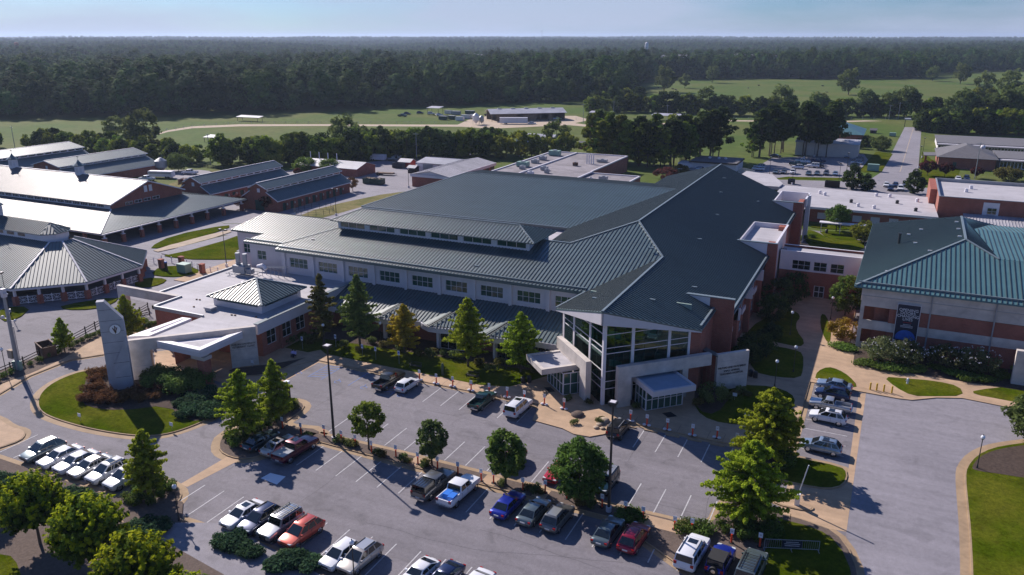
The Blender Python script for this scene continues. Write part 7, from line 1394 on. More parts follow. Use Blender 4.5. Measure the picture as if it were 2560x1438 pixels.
# rear car park
k2 = lambda x, y: (1660+x/2.8444, 180+y/2.8444)
cc = ['graygreen', 'grey', 'white', 'graygreen', 'graygreen', 'grey', 'skyb']
for i, (p, h) in enumerate((((795, 722), -90), ((852, 722), -90), ((915, 725), -90), ((1027, 732), -90), ((1088, 732), -90), ((1153, 732), -90), ((1217, 735), -90))):
    car('suv' if i in (2, 5) else 'sedan', cc[i], 'car %s from the left in the front row of the rear car park' % ORD[i], px=k2(*p), head=h, z=.03, group='cars in the rear car park')
for kind, col, lab, p, h in (('suv', 'silver', 'silver car at the left edge of the rear car park', (680, 685), 180), ('sedan', 'white', 'white car below the silver one at the left edge of the rear car park', (670, 700), 180), ('sedan', 'black', 'black car parked alone by the trees behind the rear car park', (790, 608), 0), ('pickup', 'white', 'white pickup in the centre of the rear car park', (985, 650), 0), ('pickup', 'green', 'dark green pickup left of the white pickup in the rear car park', (945, 668), 0), ('suv', 'white', 'white crossover before the dark green pickup in the rear car park', (950, 688), 180),
  ('boxsuv', 'white', 'white roofed off roader right of the white crossover in the rear car park', (1060, 680), 180), ('suv', 'black', 'black crossover behind the white roofed off roader', (1095, 678), 0), ('pickup', 'navy', 'dark blue pickup at the top of the rear car park', (1095, 645), 0), ('sedan', 'skyb', 'pale car at the top right of the rear car park', (1300, 608), -90), ('suv', 'grey', 'grey car, uppermost at the right edge of the rear car park', (1380, 632), 180), ('suv', 'skyb', 'grey blue car in the middle of the right edge of the rear car park', (1370, 657), 180), ('suv', 'grey', 'grey car lowest at the right edge of the rear car park', (1345, 676), 180),
  ('suv', 'skyb', 'car beside the blue door of the modular building', (245, 705), 160), ('sedan', 'grey', 'small car left of the modular building', (195, 708), 160)):
    car(kind, col, lab, px=k2(*p), head=h, z=.03, cat='pickup' if kind == 'pickup' else 'car')
for i, (p, col) in enumerate((((1372, 816), 'white'), ((1420, 838), 'navy'), ((1440, 812), 'black'), ((1580, 815), 'white'), ((1610, 842), 'navy'), ((1645, 815), 'navy'), ((1680, 842), 'white'), ((1715, 812), 'grey'), ((2150, 770), 'navy'), ((2090, 772), 'white'))):
    car('sedan' if i % 2 else 'suv', col, ['white car left of the first conical tree gap', 'dark blue car in front of the black one behind the white roof', 'black car behind the dark blue one behind the white roof', 'white car just right of the middle conical tree', 'dark blue car nearest the membrane roof', 'blue car behind the nearest dark blue one', 'white car left of the rightmost conical tree', 'grey car behind the rightmost conical tree', 'dark car before the hipped brick building', 'white car before the hipped brick building'][i], px=k2(*p), head=-90, z=.03, group='cars behind the white membrane roof')
car('suv', 'black', 'dark car beside the far road end canopy', px=(2297, 327), head=20, z=.03)
# barn yard vehicles
def box_trailer(label, px, head, L, W_, H_, m='white', nm='trailer', stripe=None):
    t = thing(nm, label, 'trailer', (*at(*px), 0), rz=R(head)); b_ = MB(); b_.box(-L/2, -W_/2, .55, L/2, W_/2, .55+H_); b_.box(-L/2+.05, -W_/2+.15, .55+H_, L/2-.05, W_/2-.15, .62+H_); b_.build('box', M[m], t, local=True)
    if stripe: b_ = MB(); b_.box(-L/2+.2, -W_/2-.01, .55+H_*.55, L/2-.2, W_/2+.01, .55+H_*.85); b_.build('slats', M[stripe], t, local=True)
    for x in (-L*.25, -L*.25-.9):
        for s in (-1, 1): b_ = MB(); b_.tube((x, s*(W_/2-.12), .38), (x, s*(W_/2+.08), .38), .38, .38, 12); b_.build('wheel', M['black'], t, local=True)
    b_ = MB(); b_.bar((L/2, -.5, .6), (L/2+1.4, 0, .6), .1, .1); b_.bar((L/2, .5, .6), (L/2+1.4, 0, .6), .1, .1); b_.tube((L/2+1.3, 0, 0), (L/2+1.3, 0, .7), .05, .05, 6); b_.build('hitch', M['dark'], t, local=True); return t
box_trailer('long white livestock trailer hitched beyond the arena ridge', (405, 445), 196, 9, 2.3, 1.9, stripe='metalgrey', nm='livestock_trailer'); car('pickup', 'white', 'white pickup towing the livestock trailer behind the arena ridge', px=(368, 452), head=190, cat='pickup'); car('pickup', 'white', 'white pickup parked by the grey feed bin', px=(475, 436), head=195, cat='pickup')
box_trailer('white horse trailer by the garden shed', (946, 402), 5, 6.5, 2.2, 2.0, nm='horse_trailer', stripe='panel'); car('pickup', 'grey', 'grey pickup beside the white horse trailer', px=(985, 403), head=5, cat='pickup', top='white'); car('oldpickup', 'white', 'white truck beside the tiny red shed', px=(992, 398), head=-85, cat='truck')
box_trailer('long white semi trailer in front of the hay barn', (1284, 310), 25, 16, 2.6, 3.0, nm='semi_trailer'); box_trailer('flatbed farm trailer parked by the green skip', (963, 438), 10, 6.5, 2.2, .35, 'rust', nm='flat_trailer')
car('pickup', 'skyb', 'pale pickup at the corner of the hay barn', px=(1392, 300), head=40, cat='pickup'); car('sedan', 'white', 'small white car beside the semi trailer', px=(1330, 311), head=20)
for kind, col, lab, px in (('pickup', 'green', 'dark green truck at the left of the farm machinery', (1006, 292)), ('suv', 'navy', 'dark car behind the green truck among farm machinery', (1018, 287)), ('suv', 'navy', 'dark blue car left of the hay canopy', (1050, 285)), ('boxsuv', 'white', 'white van under the hay canopy', (1078, 287)), ('suv', 'white', 'white car right of the hay canopy', (1098, 290)), ('pickup', 'black', 'black machine at the left end of the hay barn', (1222, 290)), ('pickup', 'grey', 'dark cart under the low pasture shelter', (1507, 292))):
    car(kind, col, lab, px=px, head=random.uniform(0, 60), cat='vehicle', z=.04)
for i, (px, m, sz) in enumerate((((1108, 300), 'green', 5), ((1130, 299), 'green', 4), ((1150, 302), 'white', 5), ((1165, 297), 'panel', 6), ((1185, 296), 'white', 4), ((1140, 287), 'metalgrey', 6), ((1175, 286), 'green', 6), ((1120, 285), 'white', 4))):
    t = thing('farm_container', ['green skip leftmost in the farm yard', 'green skip second in the farm yard', 'white tank crate at the front of the farm yard', 'pale crate beside the white tank crate', 'white container nearest the silos', 'grey machine box at the back of the farm yard', 'long green container at the back of the farm yard', 'white crate behind the green skips'][i], 'container', (*at(*px), 0)); x, y = at(*px); b_ = MB(); b_.box(x-sz/2, y-1.2, .2, x+sz/2, y+1.2, 2.2); b_.build('bin', M[m], t); b_ = MB(); b_.box(x-sz/2-.1, y-1.3, 2.2, x+sz/2+.1, y+1.3, 2.35); b_.build('rim', M['metalgrey'], t)
for i, (px, r_, h_, m) in enumerate((((1190, 312), 1.9, 6.5, 'white'), ((1204, 311), 1.4, 5.0, 'metalgrey'), ((405, 432), 2.2, 5.5, 'metalgrey'))):
    x, y = at(*px); t = thing('feed_silo', ['larger white feed silo before the hay barn', 'smaller grey feed silo before the hay barn', 'grey feed bin behind the left stable barn'][i], 'silo', (x, y, 0)); b_ = MB(); b_.tube((x, y, h_*.4), (x, y, h_*.8), r_, r_, 14); b_.tube((x, y, h_*.8), (x, y, h_), r_, r_*.2, 14); b_.tube((x, y, h_*.15), (x, y, h_*.4), r_*.3, r_, 14); b_.build('tank', M[m], t)
    for a in range(4): b_ = MB(); q = a*math.pi/2+.5; b_.tube((x+r_*.9*math.cos(q), y+r_*.9*math.sin(q), 0), (x+r_*.9*math.cos(q), y+r_*.9*math.sin(q), h_*.5), .09, .09, 5); b_.build('leg', M['metalgrey'], t)
def skip(label, px, m, L, W_=2.4, H_=1.9, head=0, nm='skip', fill=None):
    t = thing(nm, label, 'skip', (*at(*px), 0), rz=R(head)); b_ = MB(); b_.box(-L/2, -W_/2, .15, L/2, -W_/2+.1, H_); b_.box(-L/2, W_/2-.1, .15, L/2, W_/2, H_); b_.box(-L/2, -W_/2, .15, -L/2+.1, W_/2, H_); b_.box(L/2-.1, -W_/2, .15, L/2, W_/2, H_); b_.box(-L/2, -W_/2, .15, L/2, W_/2, .3)
    for i in range(int(L/1.0)): b_.box(-L/2+.5+i, -W_/2-.08, .2, -L/2+.62+i, -W_/2, H_)
    b_.build('bin', M[m], t, local=True)
    if fill: o = leaf_obj('load', rng.uniform(-1, 1, (200, 3))*[L*.44, W_*.4, .25]+[0, 0, H_-.05], np.tile([0., 0, 1], (200, 1)), .45, rng.random(200), M[fill]); o.parent = t
    b_ = MB(); b_.box(-L/2-.05, -W_/2-.05, H_, L/2+.05, -W_/2+.12, H_+.1); b_.box(-L/2-.05, W_/2-.12, H_, L/2+.05, W_/2+.05, H_+.1); b_.build('rim', M[m], t, local=True); return t
skip('long dark green skip heaped with cuttings behind the stables', (935, 460), 'green', 7.5, head=2, fill='dirt'); skip('blue skip beside the tiny red shed', (997, 420), 'navy', 4.5)
skip('brown open topped skip behind the white membrane roof', (2080, 468), 'wood', 4.6, nm='skip'); skip('small blue bin behind the white membrane roof', (1978, 460), 'navy', 2.2, 1.6, 1.6)
skip('rusty round topped cage bin beside the board fence', (118, 888), 'rust', 3.6, 2.0, 1.9, head=-20); 

# ================================================================ STREET FURNITURE
def light_pole(label, xy, h, heads=1, hs=.42, d=.17):
    t = thing('light_pole', label, 'light pole', (xy[0], xy[1], 0)); x, y = xy; b_ = MB(); b_.tube((x, y, .7), (x, y, h), d, d*.55, 10); b_.build('pole', M['dark'], t); b_ = MB(); b_.tube((x, y, 0), (x, y, .75), .3, .3, 14); b_.build('base', M['panel'], t)
    for i in range(heads):
        dx = (i-(heads-1)/2)*1.6; b_ = MB(); b_.obox((x+dx, y), (hs, 0), (0, hs), h, h+.28)
        if heads > 1: b_.bar((x, y, h+.05), (x+dx, y, h+.05), .07, .07)
        o = b_.build('lamp_head', M['dark'], t); b_ = MB(); b_.obox((x+dx, y), (hs*.7, 0), (0, hs*.7), h+.281, h+.30); b_.build('sensor_plate', M['panel'], o)
light_pole('very tall black light pole at the left part of the median', (-57.7, 70.5), 12.6); light_pole('very tall black light pole beside the largest round tree', (-22.0, 70.4), 12.6)
light_pole('black light pole on the lawn by the service road left of the hospital', at(567, 668), 8.2, 2, .3, .1); light_pole('thin black light pole with two heads by the dry lawn', at(841, 541), 7.5, 2, .3, .09)
for px, h, lab in (((1022, 470), 6, 'dark light pole before the metal garage'), ((1176, 428), 6, 'dark light pole beside the open bays of the metal garage'), ((1922, 452), 8, 'dark pole at the left end of the rear car park'), ((2010, 395), 8, 'dark pole left of centre at the back of the rear car park'), ((2035, 392), 8, 'dark pole right of centre at the back of the rear car park'), ((2095, 470), 8, 'dark pole by the brown skip'), ((2115, 440), 8, 'dark pole at the right end of the rear car park'), ((2296, 420), 8, 'dark pole on the right verge of the long road'), ((2305, 395), 8, 'dark pole farther up the right verge of the long road'), ((1980, 462), 4, 'short dark pole by the blue bin')): light_pole(lab, at(*px), h, 1, .3, .09)
def lamp(label, xy, h=4.1, z=.15):
    x, y = xy; t = thing('street_lamp', label, 'street lamp', (x, y, z)); b_ = MB(); b_.tube((x, y, z), (x, y, z+.5), .13, .07, 8); b_.tube((x, y, z+.5), (x, y, h-.25), .06, .045, 8); b_.build('pole', M['dark'], t); b_ = MB(); b_.ball((x, y, h+.02), .24, 12, 8, 1.1); o = b_.build('globe', M['globe'], t); b_ = MB(); b_.tube((x, y, h-.3), (x, y, h-.16), .1, .17, 8); b_.tube((x, y, h+.26), (x, y, h+.42), .08, .02, 6); b_.build('collar', M['dark'], t)
for lab, px in (('globe lamp on the mulch at the right road bend', (2442, 1173)), ('globe lamp on the upper court lawn', (1975, 839)), ('globe lamp on the lower court lawn nearest the path', (1983, 932)), ('globe lamp at the left of the lower court lawn', (1936, 970)), ('globe lamp against the pale green tree by the lecture building', (2076, 800)), ('globe lamp at the left frame edge by the board fence', (17, 938)), ('globe lamp between the brownish and dark cypresses', (812, 873)), ('globe lamp in the bed left of the west canopy cypress', (1264, 925)), ('globe lamp behind the elms by the small boxwood bed', (448, 1304)), ('globe lamp standing before the white hatchback at the bottom', (886, 1452)), ('globe lamp low in the bed between two dormers', (953, 868))): lamp(lab, at(*px))
x = 0
def sign_post(label, px, group, z=.15, bags=True):
    x, y = at(*px, z); t = thing('sign_post', label, 'sign post', (x, y, z), group); b_ = MB(); b_.tube((x, y, z), (x, y, z+.98), .10, .09, 8); b_.build('orange_post', M['orange'], t); b_ = MB(); b_.tube((x, y, z+.95), (x, y, z+1.5), .025, .025, 6); b_.build('stem', M['metalgrey'], t); b_ = MB(); b_.box(x-.2, y-.045, z+1.05, x+.2, y-.025, z+1.62); o = b_.build('sign_face', M['signwhite'], t)
    b_ = MB(); b_.box(x-.1, y-.05, z+1.3, x+.1, y-.046, z+1.36); b_.box(x-.12, y-.05, z+1.42, x+.12, y-.046, z+1.45); b_.build('small_lettering', M['metalgrey'], o)
    if bags:
        for s in (-1, 1): b_ = MB(); b_.ball((x+s*.3, y-.05, z+.12), .27, 8, 5, .5); b_.build('sandbag', M['bag'], t)
    b_ = MB(); b_.tube((x, y, z), (x, y, z+.06), .28, .26, 10); b_.build('base', M['black'], t)
for i, p in enumerate(((1049, 950), (1091, 960), (1132, 967), (1178, 977), (1223, 985), (1268, 994), (1311, 1003), (1361, 1012), (1410, 1023))): sign_post('%s orange sign post from the left along the hospital walk' % ORD[i], p, 'orange sign posts along the hospital walk')
for i, p in enumerate(((1576, 1053), (1617, 1064), (1668, 1075), (1731, 1089), (1792, 1095), (1841, 1112))): sign_post('%s orange sign post from the left right of the black off roader' % ORD[i], p, 'orange sign posts right of the entrance island')
for i, p in enumerate(((707, 1071), (753, 1086), (811, 1091), (854, 1105), (889, 1116), (929, 1132), (990, 1143), (1045, 1161), (1094, 1172), (1145, 1186), (1203, 1203), (1234, 1208), (1307, 1226), (1363, 1232), (1417, 1247), (1505, 1268), (1563, 1286), (1607, 1300), (1686, 1324), (1729, 1330))): sign_post('%s orange sign post from the left on the long median' % ORD[i], p, 'orange sign posts on the long median', bags=False)
for i, p in enumerate(((1828, 1357), (1899, 1367))): sign_post(['orange sign post among the hollies left of the barricade', 'orange sign post nearest the barricade'][i], p, 'orange sign posts among the hollies', bags=False)
wsn = MB()
for i in range(18):
    x = -45.2+2.78*i
    if x < -38 and x > -46 or -28 < x < -12: t = thing('wheel_stop', ('%s wheel stop from the left at the hospital kerb' % ORD[len([1 for o in C.objects if o.name.startswith('wheel_stop')])]), 'wheel stop', (x, 89.9, .01), 'wheel stops at the hospital kerb'); t2_ = MB(); t2_.add([(x-.9, 89.75, .01), (x+.9, 89.75, .01), (x+.9, 90.0, .01), (x-.9, 90.0, .01), (x-.88, 89.8, .15), (x+.88, 89.8, .15), (x+.88, 89.95, .15), (x-.88, 89.95, .15)], [(4,5,6,7),(0,1,5,4),(1,2,6,5),(2,3,7,6),(3,0,4,7)]); t2_.build('block', M['curb'], t)
for i, x in enumerate((-68.0, -64.9)): t = thing('wheel_stop', ['wheel stop at the left accessible bay', 'wheel stop at the right accessible bay'][i], 'wheel stop', (x, 89.9, .01), 'wheel stops at the accessible bays'); b_ = MB(); b_.box(x-.9, 89.8, .01, x+.9, 89.98, .14); b_.build('block', M['curb'], t)
for i, p in enumerate(((757, 873), (840, 868), (907, 893), (940, 900), (998, 910))):
    x, y = at(*p, .17); t = thing('accessible_parking_sign', ['accessible parking sign in the shade by the clinic bed', 'accessible parking sign at the left end of the hospital lawn', 'accessible parking sign second on the hospital lawn', 'accessible parking sign third on the hospital lawn', 'accessible parking sign nearest the bench on the hospital lawn'][i], 'sign', (x, y, .17)); b_ = MB(); b_.tube((x, y, .17), (x, y, 2.0), .03, .03, 6); b_.build('post', M['metalgrey'], t); b_ = MB(); b_.box(x-.2, y-.05, 1.65, x+.2, y-.03, 2.35); o = b_.build('plate', M['signwhite'], t); b_ = MB(); b_.box(x-.12, y-.056, 1.9, x+.12, y-.051, 2.2); b_.build('blue_symbol', M['bannerblue'], o)
def bench(label, px, rz=0):
    x, y = at(*px, .15); t = thing('park_bench', label, 'bench', (x, y, .15), rz=R(rz)); b_ = MB()
    for i in range(4): b_.box(-.95, -.2+.12*i, .44, .95, -.11+.12*i, .48)
    b_.build('seat', M['dark'], t, local=True); b_ = MB()
    for i in range(9): b_.box(-.9+.22*i, .27, .5, -.85+.22*i, .31, .92)
    b_.box(-.95, .26, .9, .95, .32, .96); b_.build('backrest', M['dark'], t, local=True)
    for s in (-1, 1): b_ = MB(); b_.box(s*.9-.03, -.2, 0, s*.9+.03, -.14, .66); b_.box(s*.9-.03, .26, 0, s*.9+.03, .32, .6); b_.box(s*.9-.04, -.22, .66, s*.9+.04, .3, .7); b_.build('leg', M['dark'], t, local=True)
bench('dark metal bench on the lawn behind the small white crossover', (1039, 921)); bench('dark metal bench on the lawn near the fourth orange post', (1182, 946))
def bin_(label, px, r=.33, h=1.0, m='dark'):
    x, y = at(*px, .15); t = thing('litter_bin', label, 'bin', (x, y, .15)); b_ = MB(); b_.tube((x, y, .15), (x, y, .15+h*.8), r, r*1.05, 14); b_.build('drum', M[m], t); b_ = MB(); b_.tube((x, y, .15+h*.8), (x, y, .15+h), r*1.12, r*.6, 14); b_.build('lid', M[m], t)
bin_('left dark litter bin before the west canopy', (1308, 957)); bin_('right dark litter bin before the west canopy', (1323, 955)); bin_('dark bin behind the hospital sign wall, nearer', (1876, 940)); bin_('dark bin behind the hospital sign wall, farther', (1888, 944)); bin_('dark bin on the rear court path', (2066, 583)); bin_('dark green pet waste station on the hospital lawn', (1107, 938), .2, 1.9, 'green')
for i, p in enumerate(((2175, 974), (2191, 976), (2209, 979), (2229, 983))):
    x, y = at(*p, .13); t = thing('bollard', '%s yellow bollard from the left at the plaza edge' % ORD[i], 'bollard', (x, y, .13), 'yellow bollards at the plaza edge'); b_ = MB(); b_.tube((x, y, .13), (x, y, 1.15), .12, .12, 10); b_.ball((x, y, 1.15), .12, 10, 6, .6); b_.build('post', M['yellow'], t)
x, y = at(2268, 959, .16); t = thing('fire_hydrant', 'white fire hydrant on the lawn right of the yellow bollards', 'hydrant', (x, y, .16)); b_ = MB(); b_.tube((x, y, .16), (x, y, .85), .15, .13, 10); b_.ball((x, y, .88), .15, 10, 6); b_.build('barrel', M['signwhite'], t); b_ = MB(); b_.tube((x-.28, y, .6), (x+.28, y, .6), .08, .08, 8); b_.build('nozzle', M['metalgrey'], t)
x, y = at(1992, 1262, .15); t = thing('barrier_gate', 'white lifting barrier with its arm raised on the gate lane island', 'barrier', (x, y, .15)); b_ = MB(); b_.box(x-.25, y-.2, .15, x+.25, y+.2, 1.5); b_.build('cabinet', M['signwhite'], t); b_ = MB(); b_.bar((x, y-.22, 1.3), (x+.7, y-.22, 5.2), .1, .14, up=(0, 1, 0)); b_.build('arm', M['signwhite'], t)
gm = PX([(1935, 1248), (2022, 1262), (2038, 1274), (2017, 1281), (1935, 1262)]); island('gate_lane_median', gm, 'concrete', sm=1, apron=.15)
x, y = at(1974, 1311, .15); t = thing('marker_post', 'thin dark marker post at the gate lane kerb', 'post', (x, y, .15)); b_ = MB(); b_.tube((x, y, .15), (x, y, 1.4), .03, .03, 6); b_.build('post', M['dark'], t)
# barricade with its sign
x, y = at(1978, 1377, .17); t = thing('crowd_barrier', 'grey crowd barrier carrying a dark notice on the lower right lawn', 'barrier', (x, y, .17), rz=R(21)); b_ = MB()
for z in (.25, 1.2): b_.tube((-2.6, 0, z), (2.6, 0, z), .03, .03, 6)
for k in range(27): b_.tube((-2.6+.2*k, 0, .25), (-2.6+.2*k, 0, 1.2), .012, .012, 5)
for xx in (-2.6, 0, 2.6): b_.tube((xx, 0, 0), (xx, 0, 1.2), .03, .03, 6); b_.bar((xx, -.3, .03), (xx, .3, .03), .05, .05)
b_.build('frame', M['metalgrey'], t, local=True); b_ = MB(); b_.box(-.95, -.05, .35, .95, -.035, 1.15); o = b_.build('notice', M['navy'], t, local=True); b_ = MB()
for z, w_ in ((.95, .6), (.75, .75), (.55, .7)): b_.box(-w_, -.06, z, w_, -.051, z+.07)
b_.build('notice_print', M['paint_line'], o, local=True)
# door mats, brick pylon, boulders, plaques
for lab, P in (('black door mat before the east vestibule', [(1655, 1033), (1677, 1030), (1693, 1041), (1670, 1044)]), ('black door mat before the west vestibule', [(1360, 969), (1376, 968), (1388, 979), (1372, 981)])): b_ = MB(); b_.prism(PX(P, .13), .1315, .145); tagp(b_.build('door_mat', M['tile']), lab, 'mat')
x, y = at(721, 1007, .15); t = thing('brick_pylon_sign', 'slim brown pylon with white cap beside the lime cypress', 'pylon', (x, y, .15)); b_ = MB(); b_.box(x-.28, y-.28, .15, x+.28, y+.28, 3.0); b_.build('post', M['wood'], t); b_ = MB(); b_.box(x-.34, y-.34, 3.0, x+.34, y+.34, 3.35); b_.build('cap', M['signwhite'], t)
for i, (p, s) in enumerate((((1445, 1038), .9), ((1510, 1053), .8), ((1499, 1062), .5), ((1490, 1070), .4), ((1506, 1072), .35))):
    x, y = at(*p, .15); b_ = MB(); b_.ball((0, 0, 0), s, 12, 8, .5); b_.v = [(v[0]*(1+.25*noise.noise(Vector(v)*2)), v[1]*(1+.25*noise.noise(Vector(v)*2+Vector((5, 0, 0)))), v[2]) for v in b_.v]; o = b_.build('boulder', M['dirt'] if i else M['gravelbed'], smooth=True); o.location = (x, y, .2); tagp(o, ['dark rounded boulder at the back of the entrance island', 'largest pale boulder on the entrance island', 'pale boulder in front of the largest on the entrance island', 'small pale stone at the left of the boulder group', 'smallest pale stone at the kerb of the entrance island'][i], 'boulder')
for lab, p in (('small blue white notice plaque by the canopy bed', (632, 917)), ('small plaque on the roundabout lawn at left', (201, 1052)), ('small white sign on the roundabout lawn at right', (430, 1075)), ('small white sign in the bed before the sign wall', (1836, 1000)), ('small white sign on the dark lawn right of the entrance', (1866, 1052))):
    x, y = at(*p, .17); t = thing('lawn_sign', lab, 'sign', (x, y, .17)); b_ = MB(); b_.tube((x, y, .17), (x, y, 1.0), .025, .025, 6); b_.build('post', M['metalgrey'], t); b_ = MB(); b_.box(x-.3, y-.04, .75, x+.3, y-.02, 1.25); b_.build('plate', M['signwhite'], t)
# utility pole and services at the left
x, y = at(47, 926); up = thing('utility_pole', 'thick grey utility pole with a yellowish cabinet at the left', 'utility pole', (x, y, 0)); b_ = MB(); b_.tube((x, y, 0), (x, y, 12.6), .33, .2, 12); b_.build('pole', M['metalgrey'], up)
b_ = MB(); b_.tube((x+.5, y, 0), (x+.45, y, 9.2), .07, .07, 6); b_.tube((x+.3, y+.3, 0), (x+.3, y+.3, 7), .05, .05, 6); b_.build('conduit', M['metalgrey'], up)
b_ = MB(); b_.box(x-1.35, y-.4, 1.9, x-.35, y+.2, 3.2); b_.build('cabinet', M['dirt'], up); b_ = MB(); b_.box(x+.35, y-.3, .2, x+.85, y+.2, 1.6); b_.box(x-.9, y-.3, 0, x-.35, y+.2, 1.4); b_.build('meter_box', M['green2'], up)
b_ = MB(); b_.bar((x-1.0, y, 12.2), (x+1.0, y, 12.2), .15, .15); b_.box(x-.25, y-.3, 11.6, x+.35, y+.3, 12.9); b_.bar((x-.2, y, 8.0), (x+1.5, y, 8.1), .08, .08); b_.bar((x-1.2, y, 8.2), (x, y, 8.2), .08, .08); b_.ball((x+1.5, y, 8.2), .2); b_.ball((x-1.3, y, 8.3), .28); b_.build('crossarm', M['panel'], up)
light_pole('slim pale pole with a side lamp at the left frame edge', at(24, 783), 7.5, 1, .25, .08)
# board fence of the drive, plank fence of pastures
def fence(label, pts, h=1.25, rails=3, sp=2.6, m='wood', nm='board_fence', z=.17, cat='fence', ph=None, rh=.13):
    P = PX(pts); c = P[0]; t = thing(nm, label, cat, (c[0], c[1], 0)); b_ = MB(); q_ = MB()
    for a, b in zip(P[:-1], P[1:]):
        W, L = seg(a, b); n = max(1, round(L/sp))
        for k in range(n+1): q_.wb(W, L*k/n-.07, L*k/n+.07, 0, z+(ph or h+.12), -.07, .07)
        for r_ in range(rails): zz = z+h*(r_+.75)/rails-.1; b_.wb(W, 0, L, zz, zz+rh, .071, .11)
    b_.build('rails', M[m], t); q_.build('posts', M[m], t); return t
fence('dark brown board fence curving along the drive at left', [(-120, 1000), (-40, 958), (60, 915), (100, 895), (140, 876), (180, 857), (215, 838), (262, 812)])
fence('short piece of dark board fence beside the clinic brick wall', [(330, 800), (371, 776)]); fence('dark board fence behind the clinic arm', [(345, 798), (375, 790)], 1.2)
fence('dark pasture fence behind the stables', [(480, 415), (520, 420), (560, 425), (620, 428), (700, 428)], 1.4, 4, 3, nm='pasture_fence', z=0); fence('dark pasture fence behind the horse trailer', [(1000, 415), (1042, 404), (1060, 398)], 1.4, 3, 3, nm='pasture_fence', z=0)
fence('faint wire fence along the field track', [(395, 330), (480, 318), (600, 309), (800, 309), (1150, 309)], 1.2, 2, 7, 'metalgrey', 'wire_fence', 0, rh=.05)
fence('pale wire fence across the pasture at right', [(1440, 300), (1600, 300), (1900, 300), (2270, 300)], 1.4, 2, 7, 'metalgrey', 'wire_fence', 0, rh=.05)
fence('white metal rail fence beside the pavilion brick posts', [(365, 664), (405, 655), (455, 660), (508, 678), (565, 688)], 1.2, 3, 2.2, 'white', 'rail_fence', .16, rh=.06)
for i, p in enumerate(((405, 672), (455, 665), (507, 684), (512, 690))):
    if i < 3: x, y = at(*p); t = thing('brick_pillar', ['left brick pillar on the lawn by the pavilion', 'middle brick pillar on the lawn by the pavilion', 'right brick pillar on the lawn by the pavilion'][i], 'pillar', (x, y, 0)); b_ = MB(); b_.box(x-.45, y-.45, 0, x+.45, y+.45, 2.0); b_.build('shaft', M['brick'], t); b_ = MB(); b_.box(x-.52, y-.52, 2.0, x+.52, y+.52, 2.15); b_.build('cap', M['brick'], t)
x, y = at(462, 682); t = thing('transformer', 'green transformer box on the lawn by the pavilion', 'transformer', (x, y, 0)); b_ = MB(); b_.box(x-1.2, y-.9, .2, x+1.2, y+.9, 1.9); b_.build('casing', M['green2'], t); b_ = MB(); b_.box(x-1.25, y-.95, 1.9, x+1.25, y+.95, 2.05); b_.build('lid', M['green2'], t)
x, y = at(417, 680); t = thing('dark_post', 'dark post with purple cap on the lawn by the pavilion', 'post', (x, y, 0)); b_ = MB(); b_.box(x-.2, y-.2, 0, x+.2, y+.2, 2.0); b_.build('post', M['wood'], t); b_ = MB(); b_.box(x-.22, y-.22, 2.0, x+.22, y+.22, 2.3); b_.build('cap', M['bannerblue'], t)
rp = thing('round_pen', 'round metal horse pen on the dry lawn behind the hospital', 'pen', (*at(785, 532), 0)); x, y = at(785, 532); b_ = MB()
for k in range(16):
    a, a2_ = k*math.pi/8, (k+1)*math.pi/8; p, q = (x+5.5*math.cos(a), y+5.5*math.sin(a)), (x+5.5*math.cos(a2_), y+5.5*math.sin(a2_)); b_.tube((*p, 0), (*p, 1.8), .05, .05, 5)
    for z in (.6, 1.2, 1.75): b_.tube((*p, z), (*q, z), .03, .03, 4)
b_.build('panels', M['dark'], rp)
x, y = at(2182, 428); t = thing('green_bin', 'green box on the verge between car park and long road', 'cabinet', (x, y, 0)); b_ = MB(); b_.box(x-2, y-1, .2, x+2, y+1, 2.6); b_.build('casing', M['green2'], t)
x, y = at(2231, 341); t = thing('green_bin', 'green box on the verge up the long road', 'cabinet', (x, y, 0)); b_ = MB(); b_.box(x-1.5, y-1, .2, x+1.5, y+1, 1.8); b_.build('casing', M['green2'], t)
x, y = at(2183, 333); t = thing('dog_house', 'tiny dark hut on the lawn by the long road', 'hut', (x, y, 0)); b_ = MB(); b_.box(x-1.5, y-1.5, 0, x+1.5, y+1.5, 1.6); b_.build('wall', M['wood'], t); b_ = MB(); b_.slab([(x-1.8, y-1.8, 1.6), (x+1.8, y-1.8, 1.6), (x+1.8, y, 2.5), (x-1.8, y, 2.5)], .1); b_.slab([(x-1.8, y+1.8, 1.6), (x+1.8, y+1.8, 1.6), (x+1.8, y, 2.5), (x-1.8, y, 2.5)], .1); b_.build('roof', M['greyroof'], t)
def upole(label, px, h, m='metalgrey'): x, y = at(*px); t = thing('power_pole', label, 'power pole', (x, y, 0)); b_ = MB(); b_.tube((x, y, 0), (x, y, h), .16, .1, 6); b_.build('pole', M[m], t); b_ = MB(); b_.bar((x-1.2, y, h-.6), (x+1.2, y, h-.6), .12, .12); b_.build('crossarm', M[m], t)
for lab, p, h in (('power pole right of the hay barn', (1458, 308), 11), ('second power pole right of the hay barn', (1533, 305), 12), ('tall pole in the left field behind the barns', (38, 372), 10), ('pale tall pole in the shrub belt behind the garage', (1042, 400), 11), ('pole by the shrub belt at the left pasture gate', (527, 412), 12), ('floodlight pole behind the tall tree row', (1667, 300), 9), ('floodlight pole beyond the pines', (2018, 295), 9), ('pole at the far end of the long road, left', (2222, 300), 9), ('pole at the far end of the long road, right', (2245, 298), 10), ('slim power pole before the hipped brick building', (2436, 448), 13)): upole(lab, p, h)
